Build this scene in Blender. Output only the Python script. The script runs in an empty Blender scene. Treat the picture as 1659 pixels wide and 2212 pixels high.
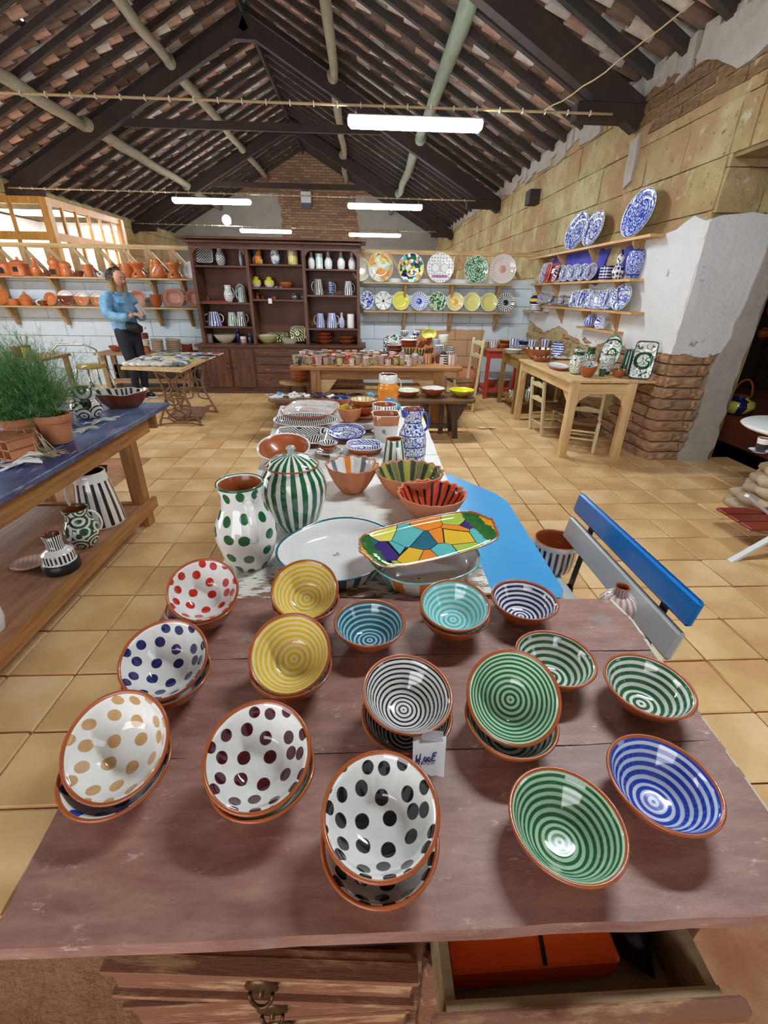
import bpy, bmesh, math, random
from math import sin, cos, pi, radians, sqrt, atan2, floor
from mathutils import Vector, Matrix, Euler
random.seed(7)
S = bpy.context.scene
COL = S.collection
# ------------------------------------------------------------------ camera
FPX, PITCH, YAW, ROLL, CH = 961.0, radians(26.2), radians(2.9), radians(0.9), 1.5
_cp, _sp, _cy, _sy = cos(PITCH), sin(PITCH), cos(YAW), sin(YAW)
FW = Vector((_sy*_cp, _cy*_cp, -_sp)); _r0 = Vector((_cy, -_sy, 0)); _u0 = _r0.cross(FW)
RT = cos(ROLL)*_r0 + sin(ROLL)*_u0; UP = -sin(ROLL)*_r0 + cos(ROLL)*_u0
EYE = Vector((0, 0, CH))
cam = bpy.data.cameras.new('camera'); camo = bpy.data.objects.new('camera', cam); COL.objects.link(camo)
camo.matrix_world = Matrix(((RT.x, UP.x, -FW.x, 0), (RT.y, UP.y, -FW.y, 0), (RT.z, UP.z, -FW.z, CH), (0, 0, 0, 1)))
cam.sensor_fit = 'VERTICAL'; cam.sensor_height = 36.0; cam.lens = FPX/2212*36.0
cam.clip_start = 0.02; cam.clip_end = 200
S.camera = camo
def at(px, py, x=None, y=None, z=None):          # where the sight line through a photo pixel meets a plane of the room
    d = FW*FPX + RT*(px-829) + UP*(1106-py)
    t = (z-CH)/d.z if z is not None else ((y/d.y) if y is not None else x/d.x)
    return EYE + d*t
# ------------------------------------------------------------------ world, exposure
W = bpy.data.worlds.new('world'); S.world = W; W.use_nodes = True
bg = W.node_tree.nodes['Background']; bg.inputs[0].default_value = (0.80, 0.88, 1.0, 1); bg.inputs[1].default_value = 1.6
vs = S.view_settings
vs.view_transform = 'Standard'; vs.look = 'None'; vs.gamma = 1; vs.use_curve_mapping = False; vs.exposure = 0.85
def area_light(name, loc, rot, sx, sy, power, col=(1, 1, 1)):
    l = bpy.data.lights.new(name, 'AREA'); l.shape = 'RECTANGLE'; l.size = sx; l.size_y = sy; l.energy = power; l.color = col
    o = bpy.data.objects.new(name, l); o.location = loc; o.rotation_euler = rot; COL.objects.link(o); return o
# unseen fill panels added in front of the closed rear and left walls
area_light('rear_fill_light', (-2.0, -2.85, 1.5), (radians(90), 0, 0), 3.2, 2.6, 75, (0.93, 0.96, 1.0))
area_light('left_fill_light', (-6.8, 3.0, 1.5), (0, radians(-90), 0), 2.4, 3.0, 75, (0.95, 0.97, 1.0))
# ------------------------------------------------------------------ node expressions
class E:
    t = None
    def __init__(s, k): s.k = k
    def _b(s, op, o, r=False):
        return mth(op, o, s) if r else mth(op, s, o)
    def __add__(s, o): return s._b('ADD', o)
    __radd__ = __add__
    def __sub__(s, o): return s._b('SUBTRACT', o)
    def __rsub__(s, o): return s._b('SUBTRACT', o, True)
    def __mul__(s, o): return s._b('MULTIPLY', o)
    __rmul__ = __mul__
    def __truediv__(s, o): return s._b('DIVIDE', o)
    def __lt__(s, o): return s._b('LESS_THAN', o)
    def __gt__(s, o): return s._b('GREATER_THAN', o)
def _set(inp, v):
    if isinstance(v, E): E.t.links.new(v.k, inp)
    elif isinstance(v, bpy.types.NodeSocket): E.t.links.new(v, inp)
    elif isinstance(v, (tuple, list)): inp.default_value = (*v[:3], 1) if len(inp.default_value) == 4 else v[:3]
    else: inp.default_value = v
def mth(op, a, b=None, c=None):
    n = E.t.nodes.new('ShaderNodeMath'); n.operation = op
    for i, v in enumerate((a, b, c)):
        if v is not None: _set(n.inputs[i], v)
    return E(n.outputs[0])
def fract(a): return mth('FRACT', a)
def mx(a, b): return mth('MAXIMUM', a, b)
def mn(a, b): return mth('MINIMUM', a, b)
def absf(a): return mth('ABSOLUTE', a)
def sinf(a): return mth('SINE', a)
def smooth(a, lo, hi):
    n = E.t.nodes.new('ShaderNodeMapRange'); n.interpolation_type = 'SMOOTHSTEP'
    _set(n.inputs[0], a); n.inputs[1].default_value = lo; n.inputs[2].default_value = hi
    return E(n.outputs[0])
def mix(f, a, b):
    n = E.t.nodes.new('ShaderNodeMix'); n.data_type = 'RGBA'
    _set(n.inputs[0], f); _set(n.inputs[6], a); _set(n.inputs[7], b); return n.outputs[2]
def vec(x, y, z=0.0):
    n = E.t.nodes.new('ShaderNodeCombineXYZ')
    for i, v in enumerate((x, y, z)): _set(n.inputs[i], v)
    return n.outputs[0]
def noise(v, scale, detail=3, rough=.55, col=False):
    n = E.t.nodes.new('ShaderNodeTexNoise'); E.t.links.new(v, n.inputs['Vector'])
    n.inputs['Scale'].default_value = scale; n.inputs['Detail'].default_value = detail; n.inputs['Roughness'].default_value = rough
    return n.outputs[1] if col else E(n.outputs[0])
def voro(v, scale, rnd=1.0, dim='3D', out='Distance', feat='F1'):
    n = E.t.nodes.new('ShaderNodeTexVoronoi'); n.voronoi_dimensions = dim; n.feature = feat
    E.t.links.new(v, n.inputs['Vector']); n.inputs['Scale'].default_value = scale; n.inputs['Randomness'].default_value = rnd
    o = n.outputs[out]; return E(o) if out == 'Distance' else o
def scl(v, s):
    n = E.t.nodes.new('ShaderNodeVectorMath'); n.operation = 'MULTIPLY'; E.t.links.new(v, n.inputs[0]); n.inputs[1].default_value = s; return n.outputs[0]
class Pt: pass
def coords():
    tc = E.t.nodes.new('ShaderNodeTexCoord'); P = Pt(); P.v = tc.outputs['Object']
    sp = E.t.nodes.new('ShaderNodeSeparateXYZ'); E.t.links.new(P.v, sp.inputs[0])
    P.x, P.y, P.z = (E(o) for o in sp.outputs)
    return P
def radial(P):
    P.r = mth('SQRT', P.x*P.x + P.y*P.y); P.th = mth('ARCTAN2', P.y, P.x)
    return P
MATS = {}
def material(name, fn, rough=.5, bump=None, spec=.5, coat=0, metal=0, emit=None, trans=0, alpha=None, sheen=0):
    if name in MATS: return MATS[name]
    m = bpy.data.materials.new(name); m.use_nodes = True; E.t = m.node_tree
    b = m.node_tree.nodes['Principled BSDF']
    P = coords()
    c = fn(P) if callable(fn) else fn
    if isinstance(c, E): c = c.k
    _set(b.inputs['Base Color'], c)
    r = rough(P) if callable(rough) else rough
    _set(b.inputs['Roughness'], r)
    b.inputs['Specular IOR Level'].default_value = spec; b.inputs['Metallic'].default_value = metal
    b.inputs['Coat Weight'].default_value = coat; b.inputs['Coat Roughness'].default_value = .04
    b.inputs['Transmission Weight'].default_value = trans
    if emit: b.inputs['Emission Color'].default_value = (*emit[0], 1); b.inputs['Emission Strength'].default_value = emit[1]
    if bump:
        h, st, dist = bump(P)
        n = m.node_tree.nodes.new('ShaderNodeBump'); n.inputs['Strength'].default_value = st; n.inputs['Distance'].default_value = dist
        _set(n.inputs['Height'], h); m.node_tree.links.new(n.outputs[0], b.inputs['Normal'])
    MATS[name] = m; return m
def glaze(name, fn, rough=.09, bumpy=.002):
    def f(P):
        radial(P); return fn(P)
    return material(name, f, rough=rough, coat=.6, bump=lambda P: (noise(P.v, 30, 2), .12, bumpy))
def rgb(h):
    h = h.lstrip('#'); v = [int(h[i:i+2], 16)/255 for i in (0, 2, 4)]
    return tuple(((c/12.92) if c <= .04045 else ((c+.055)/1.055)**2.4) for c in v)
# ------------------------------------------------------------------ mesh builder
class MB:
    def __init__(s): s.v = []; s.f = []; s.m = []; s.sm = []
    def add(s, V, F, mat=0, smooth=False, M=None):
        n = len(s.v)
        s.v += [tuple(M @ Vector(p)) for p in V] if M else [tuple(p) for p in V]
        for i, f in enumerate(F):
            s.f.append(tuple(n+j for j in f)); s.m.append(mat[i] if isinstance(mat, list) else mat); s.sm.append(smooth)
        return s
    def box(s, c, d, mat=0, rot=None, taper=1.0, bev=0):
        x, y, z = (q/2 for q in d)
        V = []
        if bev:
            b = min(bev, x*.8, y*.8, z*.8)
            for k, zz, ins in ((0, -z, b), (1, -z+b, 0), (2, z-b, 0), (3, z, b)):
                t = taper if k > 1 else 1
                X = (x-ins)*t; Y = (y-ins)*t
                for sx, sy in ((-1, -1), (1, -1), (1, 1), (-1, 1)):
                    V += [(sx*X, sy*(Y-b), zz), (sx*(X-b), sy*Y, zz)] if sx*sy > 0 else [(sx*(X-b), sy*Y, zz), (sx*X, sy*(Y-b), zz)]
            F = [tuple(range(7, -1, -1)), tuple(range(24, 32))]
            for k in range(3):
                for i in range(8): F.append((k*8+i, k*8+(i+1) % 8, k*8+8+(i+1) % 8, k*8+8+i))
        else:
            t = taper
            V = [(-x, -y, -z), (x, -y, -z), (x, y, -z), (-x, y, -z), (-x*t, -y*t, z), (x*t, -y*t, z), (x*t, y*t, z), (-x*t, y*t, z)]
            F = [(3, 2, 1, 0), (4, 5, 6, 7), (0, 1, 5, 4), (1, 2, 6, 5), (2, 3, 7, 6), (3, 0, 4, 7)]
        M = Matrix.Translation(c)
        if rot is not None: M = M @ (rot.to_matrix().to_4x4() if isinstance(rot, Euler) else rot)
        return s.add(V, F, mat, False, M)
    def bar(s, a, b, w, h, mat=0, up=(0, 0, 1), bev=0):      # rectangular beam between two points, w sideways, h along up
        a = Vector(a); b = Vector(b); d = b-a; L = d.length; zz = d/L
        xx = Vector(up).cross(zz)
        if xx.length < 1e-5: xx = Vector((1, 0, 0))
        xx.normalize(); yy = zz.cross(xx)
        M = Matrix(((xx.x, yy.x, zz.x, 0), (xx.y, yy.y, zz.y, 0), (xx.z, yy.z, zz.z, 0), (0, 0, 0, 1)))
        return s.box((a+b)/2, (w, h, L), mat, M, 1, bev)
    def tube(s, pts, r, seg=8, mat=0, closed=False, caps=True, flat=1.0):
        pts = [Vector(p) for p in pts]; n = len(pts); V = []; F = []
        R = r if isinstance(r, (list, tuple)) else [r]*n
        prev = None
        for i, p in enumerate(pts):
            if closed: t = pts[(i+1) % n]-pts[i-1]
            else: t = pts[min(i+1, n-1)]-pts[max(i-1, 0)]
            t.normalize()
            if prev is None:
                a = Vector((0, 0, 1)) if abs(t.z) < .9 else Vector((1, 0, 0))
                u = t.cross(a).normalized()
            else:
                u = (prev - t*prev.dot(t)).normalized()
            prev = u; w = t.cross(u)
            for k in range(seg):
                a = 2*pi*k/seg; V.append(p + (u*cos(a) + w*sin(a)*flat)*R[i])
        for i in range(n if closed else n-1):
            j = (i+1) % n
            for k in range(seg): F.append((i*seg+k, i*seg+(k+1) % seg, j*seg+(k+1) % seg, j*seg+k))
        if caps and not closed:
            F.append(tuple(range(seg-1, -1, -1))); F.append(tuple((n-1)*seg+k for k in range(seg)))
        return s.add(V, F, mat, True)
    def lathe(s, prof, seg=32, mod=None, M=None, sx=1, sy=1):
        V = []; F = []; mats = []
        n = len(prof)
        for p in prof:
            for k in range(seg):
                a = 2*pi*k/seg; r, z = p[0], p[1]
                if mod: r, z = mod(r, z, a)
                V.append((r*cos(a)*sx, r*sin(a)*sy, z))
        for i in range(n-1):
            if prof[i][0] == 0 and prof[i+1][0] == 0: continue
            for k in range(seg):
                k2 = (k+1) % seg
                if prof[i][0] == 0: F.append((i*seg, (i+1)*seg+k2, (i+1)*seg+k))
                elif prof[i+1][0] == 0: F.append((i*seg+k, i*seg+k2, (i+1)*seg))
                else: F.append((i*seg+k, i*seg+k2, (i+1)*seg+k2, (i+1)*seg+k))
                mats.append(prof[i][2] if len(prof[i]) > 2 else 0)
        return s.add(V, F, mats, True, M)
    def prism(s, out, z0, z1, mat=0, M=None, sidemat=None, smooth=False):
        n = len(out); V = [(x, y, z0) for x, y in out] + [(x, y, z1) for x, y in out]
        F = [tuple(range(n-1, -1, -1)), tuple(range(n, 2*n))] + [(i, (i+1) % n, n+(i+1) % n, n+i) for i in range(n)]
        sm = mat if sidemat is None else sidemat
        return s.add(V, F, [mat, mat]+[sm]*n, smooth, M)
    def mesh(s, name, mats):
        me = bpy.data.meshes.new(name); me.from_pydata(s.v, [], s.f)
        for m in (mats if isinstance(mats, (list, tuple)) else [mats]): me.materials.append(m)
        me.polygons.foreach_set('material_index', s.m); me.polygons.foreach_set('use_smooth', s.sm)
        me.validate(); me.update(); return me
    def build(s, name, mats, parent=None, loc=None, rot=None):
        o = bpy.data.objects.new(name, s.mesh(name, mats)); COL.objects.link(o)
        if parent is not None: o.parent = parent
        if loc is not None: o.location = loc
        if rot is not None: o.rotation_euler = rot
        return o
def tag(o, label, cat, group=None):
    o['label'] = label; o['category'] = cat
    if group: o['group'] = group
    return o
def thing(name, label, cat, loc=(0, 0, 0), rot=(0, 0, 0), group=None):
    o = bpy.data.objects.new(name, None); COL.objects.link(o); o.empty_display_size = .05
    o.location = loc; o.rotation_euler = rot
    return tag(o, label, cat, group)
def structure(name, kind='structure'):
    o = bpy.data.objects.new(name, None); COL.objects.link(o); o.empty_display_size = .1; o['kind'] = kind; return o
def link(name, me, parent=None, loc=(0, 0, 0), rot=(0, 0, 0), scale=None):
    o = bpy.data.objects.new(name, me); COL.objects.link(o); o.location = loc; o.rotation_euler = rot
    if scale: o.scale = scale
    if parent: o.parent = parent
    return o
# ------------------------------------------------------------------ plain materials
def woodfn(c1, c2, ax=0, sc=3.0, stretch=12):
    def f(P):
        s = [stretch]*3; s[ax] = 1.0
        n = noise(scl(P.v, s), sc, 5, .6); n2 = noise(P.v, 2.3, 2)
        return mix(smooth(n*.75+n2*.25, .33, .68), c1, c2)
    return f
def wood(name, c1, c2, ax=0, rough=.55, sc=3.0, bd=.0015):
    c1 = rgb(c1) if isinstance(c1, str) else c1; c2 = rgb(c2) if isinstance(c2, str) else c2
    s = [12]*3; s[ax] = 1
    return material(name, woodfn(c1, c2, ax, sc), rough, bump=lambda P: (noise(scl(P.v, s), sc*3, 4), .35, bd))
WH = (.86, .86, .84)
oak_x = wood('oak_x', '#8a5a30', '#b9844e', 0); oak_y = wood('oak_y', '#8a5a30', '#b9844e', 1); oak_z = wood('oak_z', '#8a5a30', '#b9844e', 2)
pine_x = wood('pine_x', '#c9a06a', '#e6c898', 0); pine_y = wood('pine_y', '#c9a06a', '#e6c898', 1); pine_z = wood('pine_z', '#c9a06a', '#e6c898', 2)
shelf_x = wood('shelf_pine_x', '#a98550', '#d3b27c', 0); shelf_y = wood('shelf_pine_y', '#b5864c', '#dcae72', 1); shelf_z = wood('shelf_pine_z', '#9c7848', '#c3a070', 2)
darkwood_x = wood('dark_wood_x', '#4a2c20', '#744832', 0, .42); darkwood_z = wood('dark_wood_z', '#4a2c20', '#744832', 2, .42); darkwood_y = wood('dark_wood_y', '#4a2c20', '#744832', 1, .42)
beam = material('blackened_beam', lambda P: mix(noise(P.v, 3), rgb('#231a17'), rgb('#43332b')), .8, bump=lambda P: (noise(P.v, 18), .5, .01))
rafterm = material('rafter_wood', lambda P: mix(noise(P.v, 4), rgb('#221c19'), rgb('#463b34')), .85, bump=lambda P: (noise(P.v, 20), .5, .01))
logm = material('grey_log', lambda P: mix(noise(scl(P.v, (6, 1, 6)), 3, 5), rgb('#6f6a58'), rgb('#a59c84')), .8, bump=lambda P: (noise(scl(P.v, (5, 1, 5)), 6), .5, .01))
loggreen = material('greenish_log', lambda P: mix(noise(scl(P.v, (6, 1, 6)), 3, 5), rgb('#667060'), rgb('#9aa890')), .8, bump=lambda P: (noise(scl(P.v, (5, 1, 5)), 6), .5, .01))
tilem = [material('roof_tile_%d' % i, (lambda c1, c2: lambda P: mix(noise(P.v, 9), rgb(c1), rgb(c2)))(*c), .85) for i, c in enumerate((('#96705e', '#cbaa98'), ('#a69c90', '#e6ded4'), ('#5a4438', '#86705f')))]
deckm = material('roof_deck', lambda P: mix(noise(P.v, 6), rgb('#2a211c'), rgb('#4a3c34')), .9)
clay = material('terracotta', lambda P: mix(noise(P.v, 25), rgb('#9a4d28'), rgb('#b25f30')), .3, coat=.35, bump=lambda P: (noise(P.v, 60), .15, .001))
claymat = material('matte_terracotta', lambda P: mix(noise(P.v, 14), rgb('#b4663f'), rgb('#d08a62')), .75, bump=lambda P: (noise(P.v, 60), .3, .001))
clayor = material('orange_terracotta', lambda P: mix(noise(P.v, 14), rgb('#bb6232'), rgb('#d57c48')), .3, coat=.3)
claypink = material('pinkish_terracotta', lambda P: mix(noise(P.v, 14), rgb('#a66a58'), rgb('#bf8573')), .5, coat=.2)
darkclay = material('dark_terracotta', lambda P: mix(noise(P.v, 14), rgb('#6a2e18'), rgb('#8a4226')), .2, coat=.4)
whiteglaze = glaze('white_glaze', lambda P: mix(noise(P.v, 12), (.80, .80, .78), WH))
creamglaze = glaze('cream_glaze', lambda P: mix(noise(P.v, 12), rgb('#d9cfb0'), rgb('#ece4cc')))
blackm = material('black_paint', (.012, .012, .014), .35)
steel = material('steel', (.55, .55, .56), .25, metal=1)
brass = material('brass', lambda P: mix(noise(P.v, 40), rgb('#7d6a3c'), rgb('#c9b88a')), .35, metal=1)
iron = material('rusty_iron', lambda P: mix(noise(P.v, 30), rgb('#5b4030'), rgb('#a07c5e')), .7)
paperm = material('paper', lambda P: mix(noise(P.v, 40), (.78, .78, .82), (.88, .88, .9)), .7)
redpaint = material('red_paint', lambda P: mix(noise(P.v, 8), rgb('#a12c22'), rgb('#c6473a')), .5)
plasterw = material('white_plaster', lambda P: mix(smooth(noise(P.v, 5, 8, .7), .62, .72), mix(noise(P.v, 2.5, 6), rgb('#dedddd'), rgb('#f6f6f7')), rgb('#a39a90')), .85,
    bump=lambda P: (noise(P.v, 6, 9, .75), .8, .035))
plastergrey = material('grey_plaster', lambda P: mix(noise(P.v, 6, 8, .7), rgb('#928a80'), rgb('#c9c3bb')), .85, bump=lambda P: (noise(P.v, 14, 8, .7), .7, .02))
def _dirt(P, a, b): return mix(smooth(noise(P.v, 3.5, 6, .6), .3, .7), rgb(a), rgb(b))
def worldcoords(fn):
    def f(P):
        g = E.t.nodes.new('ShaderNodeNewGeometry'); P.v = g.outputs['Position']
        sp = E.t.nodes.new('ShaderNodeSeparateXYZ'); E.t.links.new(P.v, sp.inputs[0]); P.x, P.y, P.z = (E(o) for o in sp.outputs)
        return fn(P)
    return f
def _adobe(P, a, b):
    base = mix(smooth(noise(P.v, 1.1, 5, .6), .42, .62), _dirt(P, a, b), mix(noise(P.v, 5, 6, .7), rgb('#a58358'), rgb('#caa87a')))
    base = mix(smooth(noise(P.v, 4.2, 7, .75), .585, .64), base, rgb('#d2cbb0'))
    return mix(smooth(noise(P.v, 17, 6, .7), .60, .68), base, rgb('#7a6040'))
adobe = [material('adobe_%d' % i, (lambda a, b: worldcoords(lambda P: _adobe(P, a, b)))(*c), .92,
    bump=lambda P: (noise(P.v, 9, 8, .72), .9, .045)) for i, c in enumerate((('#b4a26e', '#d6c894'), ('#ae9c6a', '#d0c08c'), ('#baa878', '#dcd09e')))]
adobemortar = material('adobe_mortar', lambda P: _dirt(P, '#84704a', '#a89066'), .95, bump=lambda P: (noise(P.v, 14, 8, .7), .9, .03))
brickm = [material('rough_brick_%d' % i, (lambda a, b: lambda P: _dirt(P, a, b))(*c), .9, bump=lambda P: (noise(P.v, 22, 6, .7), .8, .015)) for i, c in enumerate((('#a57a5a', '#c9a080'), ('#b0815e', '#cfaa88'), ('#9c7a5e', '#bd9a78')))]
# ================================================================== THE SETTING
XL, XR, XM, YG, YF = -6.95, 2.85, -2.05, 19.8, -3.0
def inframe(p, m=60):
    v = Vector(p)-EYE; d = v.dot(FW)
    if d < .1: return False
    X = 829+FPX*v.dot(RT)/d; Y = 1106-FPX*v.dot(UP)/d
    return -m < X < 1659+m and -m < Y < 2212+m
# ---- floor
floorbase = MB().box((-1.2, 8.4, -.08), (12.2, 23.2, .16)).build('floor', material('earth_floor', lambda P: mix(smooth(noise(P.v, 3, 8, .65), .35, .65), rgb('#ad7148'), rgb('#cf9a70')), .9,
    bump=lambda P: (noise(P.v, 7, 9, .7), 1.0, .05)))
floorbase['kind'] = 'structure'
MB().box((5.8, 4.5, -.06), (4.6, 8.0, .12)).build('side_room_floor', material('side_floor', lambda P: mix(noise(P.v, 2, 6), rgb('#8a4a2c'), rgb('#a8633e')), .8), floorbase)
tfm = []
for i, (a, b) in enumerate((('#d0a26a', '#ecc68e'), ('#ca9a64', '#e6bc84'), ('#d4a972', '#f0cc9a'))):
    tfm.append(material('floor_tile_%d' % i, (lambda a, b: lambda P: mix(smooth(noise(P.v, 7, 8, .7), .66, .78), mix(smooth(noise(P.v, 2.2, 5, .6), .3, .7), rgb(a), rgb(b)), rgb('#8f5c36')))(a, b), (lambda P: noise(P.v, 6, 4)*.35+.38),
        bump=lambda P: (noise(P.v, 16, 6, .65), .35, .006)))
tv = []
for k in range(6):
    b = MB().box((0, 0, -.011), (.272, .272, .022), bev=.004)
    b.v = [(x+random.uniform(-.003, .003), y+random.uniform(-.003, .003), z+(random.uniform(-.0015, .0015) if z > 0 else 0)) for x, y, z in b.v]
    tv.append(b)
tmesh = [t.mesh('floor_tile', tfm[i % 3]) for i, t in enumerate(tv)]
cells = []
for i in range(-25, 14):
    for j in range(0, 44):
        x = .02+i*.28+(.14 if j % 2 else 0)*0; y = .76+j*.28
        if x < -1.95 and y < 4.4: continue
        if x > 2.84 and y > 4.15: continue
        if x < XL+.1 or x > 4.2 or y > 8.05: continue
        cells.append((x, y))
vis = sorted([c for c in cells if inframe((c[0], c[1], 0), 20)], key=lambda c: c[0]**2+c[1]**2)
keep = set(vis[:300])
stuff = MB()
for c in cells:
    k = random.randrange(6); a = random.choice((0, pi/2, pi, -pi/2)); z = .016+random.uniform(-.002, .002)
    if c in keep: link('floor_tile', tmesh[k], floorbase, (c[0], c[1], z), (0, 0, a))
    else: stuff.add(tv[k].v, tv[k].f, 0, False, Matrix.Translation((c[0], c[1], z)) @ Matrix.Rotation(a, 4, 'Z'))
o = stuff.build('floor_tiles_far', tfm[0], floorbase); o['kind'] = 'stuff'
# ---- rough block pieces shared by every wall
def rough_block(seedn, d=.05, bulge=.05):
    random.seed(seedn); b = MB(); V = []; F = []; nx, nz = 4, 3
    for j in range(nz+1):
        for i in range(nx+1):
            x = i/nx-.5; z = j/nz-.5; e = (i in (0, nx)) or (j in (0, nz))
            V.append((x*(1 if not e else 1)+random.uniform(-.015, .015), -.5+(bulge if e else 0)+random.uniform(-d, d), z+random.uniform(-.03, .03)*(0 if e else 1)))
    for j in range(nz):
        for i in range(nx): a = j*(nx+1)+i; F.append((a, a+1, a+nx+2, a+nx+1))
    ring = [i for i in range(nx)] + [(nx)+(nx+1)*j for j in range(nz)] + [(nx+1)*nz+i for i in range(nx, 0, -1)] + [(nx+1)*j for j in range(nz, 0, -1)]
    n0 = len(V); V += [(V[i][0], .5, V[i][2]) for i in ring]
    for k in range(len(ring)):
        k2 = (k+1) % len(ring); F.append((ring[k], n0+k, n0+k2, ring[k2]))
    return b.add(V, F, 0, False)
RB = [rough_block(i) for i in range(6)]; random.seed(11)
def jag(pts, step=.12, amp=.02):
    out = []
    for i, p in enumerate(pts):
        q = pts[(i+1) % len(pts)]; L = sqrt((p[0]-q[0])**2+(p[1]-q[1])**2); n = max(1, int(L/step))
        for k in range(n):
            t = k/n; out.append((p[0]+(q[0]-p[0])*t+random.uniform(-amp, amp), p[1]+(q[1]-p[1])*t+random.uniform(-amp, amp)))
    return out
def wallset(name, mats): return [[b.mesh(name, m) for m in mats] for b in RB]
RBB = [rough_block(40+i, .11, .10) for i in range(6)]; random.seed(11)
adobeset = wallset('adobe_block', adobe); brickset = [[b.mesh('brick', m) for m in brickm] for b in RBB]
brownm = [material('brown_brick_%d' % i, (lambda a, b: lambda P: _dirt(P, a, b))(*c), .9, bump=lambda P: (noise(P.v, 16, 7, .7), .9, .03)) for i, c in enumerate((('#8a6a4a', '#b08e6a'), ('#9a7450', '#b8946c')))]
brownset = [[b.mesh('brick', m) for m in brownm] for b in RBB]
def put_block(par, name, ms, c, w, d, h, rz):
    me = random.choice(random.choice(ms)); return link(name, me, par, c, (0, random.uniform(-.014, .014), rz), (w, d, h))
# ---- right wall (X = 2.85): adobe blocks, whitewash, brick base, end face at Y = 4.2
wr = MB()
wr.box((XR+.37, 12.0, 1.7), (.70, 15.6, 3.42)); wr.box((XR+.37, .6, 2.95), (.70, 7.2, .95))
wr.box((XR+.37, -2.2, 1.3), (.7, 1.6, 2.6))
wr = wr.build('wall_right', adobemortar); wr['kind'] = 'structure'
def solid(y, z): return z > 1.06
z = .02
rows = []
zz = 1.06
hs = [.34, .36, .38, .36, .36, .36, .26]
for ri, h in enumerate(hs):
    y = 4.2+random.uniform(-.2, 0)
    while y < 19.6:
        w = random.uniform(.55, .95); y0 = max(y, 4.2); y1 = min(y+w, 19.7)
        if y1-y0 > .15: put_block(wr, 'adobe_block', adobeset, (XR+.05, (y0+y1)/2, zz+h/2), (y1-y0)-.010, .12+random.uniform(-.012, .012), h-.009, -pi/2)
        y += w
    zz += h
for ri, (h, z0) in enumerate(((.36, 2.5), (.36, 2.86), (.24, 3.22))):       # the wall carried over the opening
    y = -1.0
    while y < 4.1:
        w = random.uniform(.55, .9); y1 = min(y+w, 4.2)
        if y1-y > .15: put_block(wr, 'adobe_block', adobeset, (XR+.05, (y+y1)/2, z0+h/2), y1-y-.01, .12, h-.009, -pi/2)
        y += w
zz = .0
k = 0
while zz < 1.05:                                                            # brick base of the side wall
    h = .105; y = 4.2; k += 1
    off = .13 if k % 2 else 0
    while y < (8.1 if zz > .5 else 6.2):
        w = random.uniform(.24, .34); w = w-off if y == 4.2 else w
        put_block(wr, 'brick', brickset, (XR+.04, y+w/2, zz+h/2), w-.014, .14+random.uniform(-.03, .02), h-.014, -pi/2); y += w
    x = XR
    while x < 3.19:                                                         # and of its end face
        w = min(random.uniform(.22, .34), 3.24-x)
        if w > .08: put_block(wr, 'brick', brickset, (x+w/2, 4.2+.02, zz+h/2), w-.012, .14+random.uniform(-.03, .02), h-.014, 0)
        x += w
    zz += h
for z0, h in ((2.12, .3), (2.42, .36), (2.78, .36), (3.14, .3)):
    for x0, x1 in ((XR, 3.2), (3.2, 3.55)): put_block(wr, 'adobe_block', adobeset, ((x0+x1)/2, 4.22, z0+h/2), x1-x0-.01, .12, h-.009, 0)
for r in range(4):
    y = 3.7+.11*(r % 2)
    while y < 5.4+.2*r:
        w = random.uniform(.22, .30); put_block(wr, 'brick', brownset, (XR+.03, y+w/2, 2.99+r*.098), w-.012, .12+random.uniform(-.02, .02), .086, -pi/2); y += w
def wallpatch(name, pts, mat, d=.03, par=None, face='X', plane=XR, step=.1, amp=.018):
    pts = jag(pts, step, amp); b = MB()
    if face == 'X': M = Matrix(((0, 0, 1, plane), (1, 0, 0, 0), (0, 1, 0, 0), (0, 0, 0, 1)))
    else: M = Matrix(((1, 0, 0, 0), (0, 0, 1, plane), (0, 1, 0, 0), (0, 0, 0, 1)))
    b.prism(pts, -d, .05, 0, M); return b.build(name, mat, par)
def wy(px, py): p = at(px, py, x=XR); return (p.y, p.z)
wallpatch('whitewash', [(4.14, 1.02), (4.14, 2.07), (4.35, 2.12), (4.7, 2.03), (5.1, 2.0), (5.3, 1.70), (5.9, 1.62), (6.4, 1.68), (7.2, 1.66), (8.08, 1.66), (8.08, 1.12), (7.3, 1.0),
    (6.8, 1.1), (6.4, 1.04), (6.0, .96), (5.7, .95), (5.3, 1.06), (4.8, .98), (4.5, 1.02)], plasterw, .035, wr)
wallpatch('whitewash', [(2.82, 1.04), (3.15, 1.0), (3.3, 1.05), (3.5, 1.1), (3.5, 2.1), (3.15, 2.14), (2.82, 2.06)], plasterw, .045, wr, 'Y', 4.2)
wallpatch('plaster_strip', [(3.17, -.02), (3.5, -.02), (3.5, 2.2), (3.40, 2.2), (3.36, 1.6), (3.3, 1.2), (3.22, .9), (3.25, .5)], plastergrey, .05, wr, 'Y', 4.19)
wallpatch('earth_plaster', [(4.95, .3), (6.0, .25), (8.08, .3), (8.08, 1.2), (7.3, 1.14), (6.0, 1.12), (5.5, 1.14), (5.2, .9), (5.0, .6)], adobe[0], .024, wr)
bluem = material('blue_wall_paint', lambda P: mix(smooth(noise(P.v, 6, 6, .7), .4, .7), rgb('#3d3fae'), rgb('#6a63c4')), .8)
wallpatch('blue_paint_patch', [(5.85, 1.70), (7.55, 1.70), (7.6, 1.9), (7.3, 2.0), (6.1, 2.0), (5.75, 1.98)], bluem, .035, wr)
wallpatch('blue_paint_patch', [(5.05, 1.75), (5.45, 1.78), (5.4, 1.98), (5.1, 1.98)], bluem, .035, wr)
lt = MB()                                                                  # plastered stepped top of the wall
y = 4.4
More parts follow.
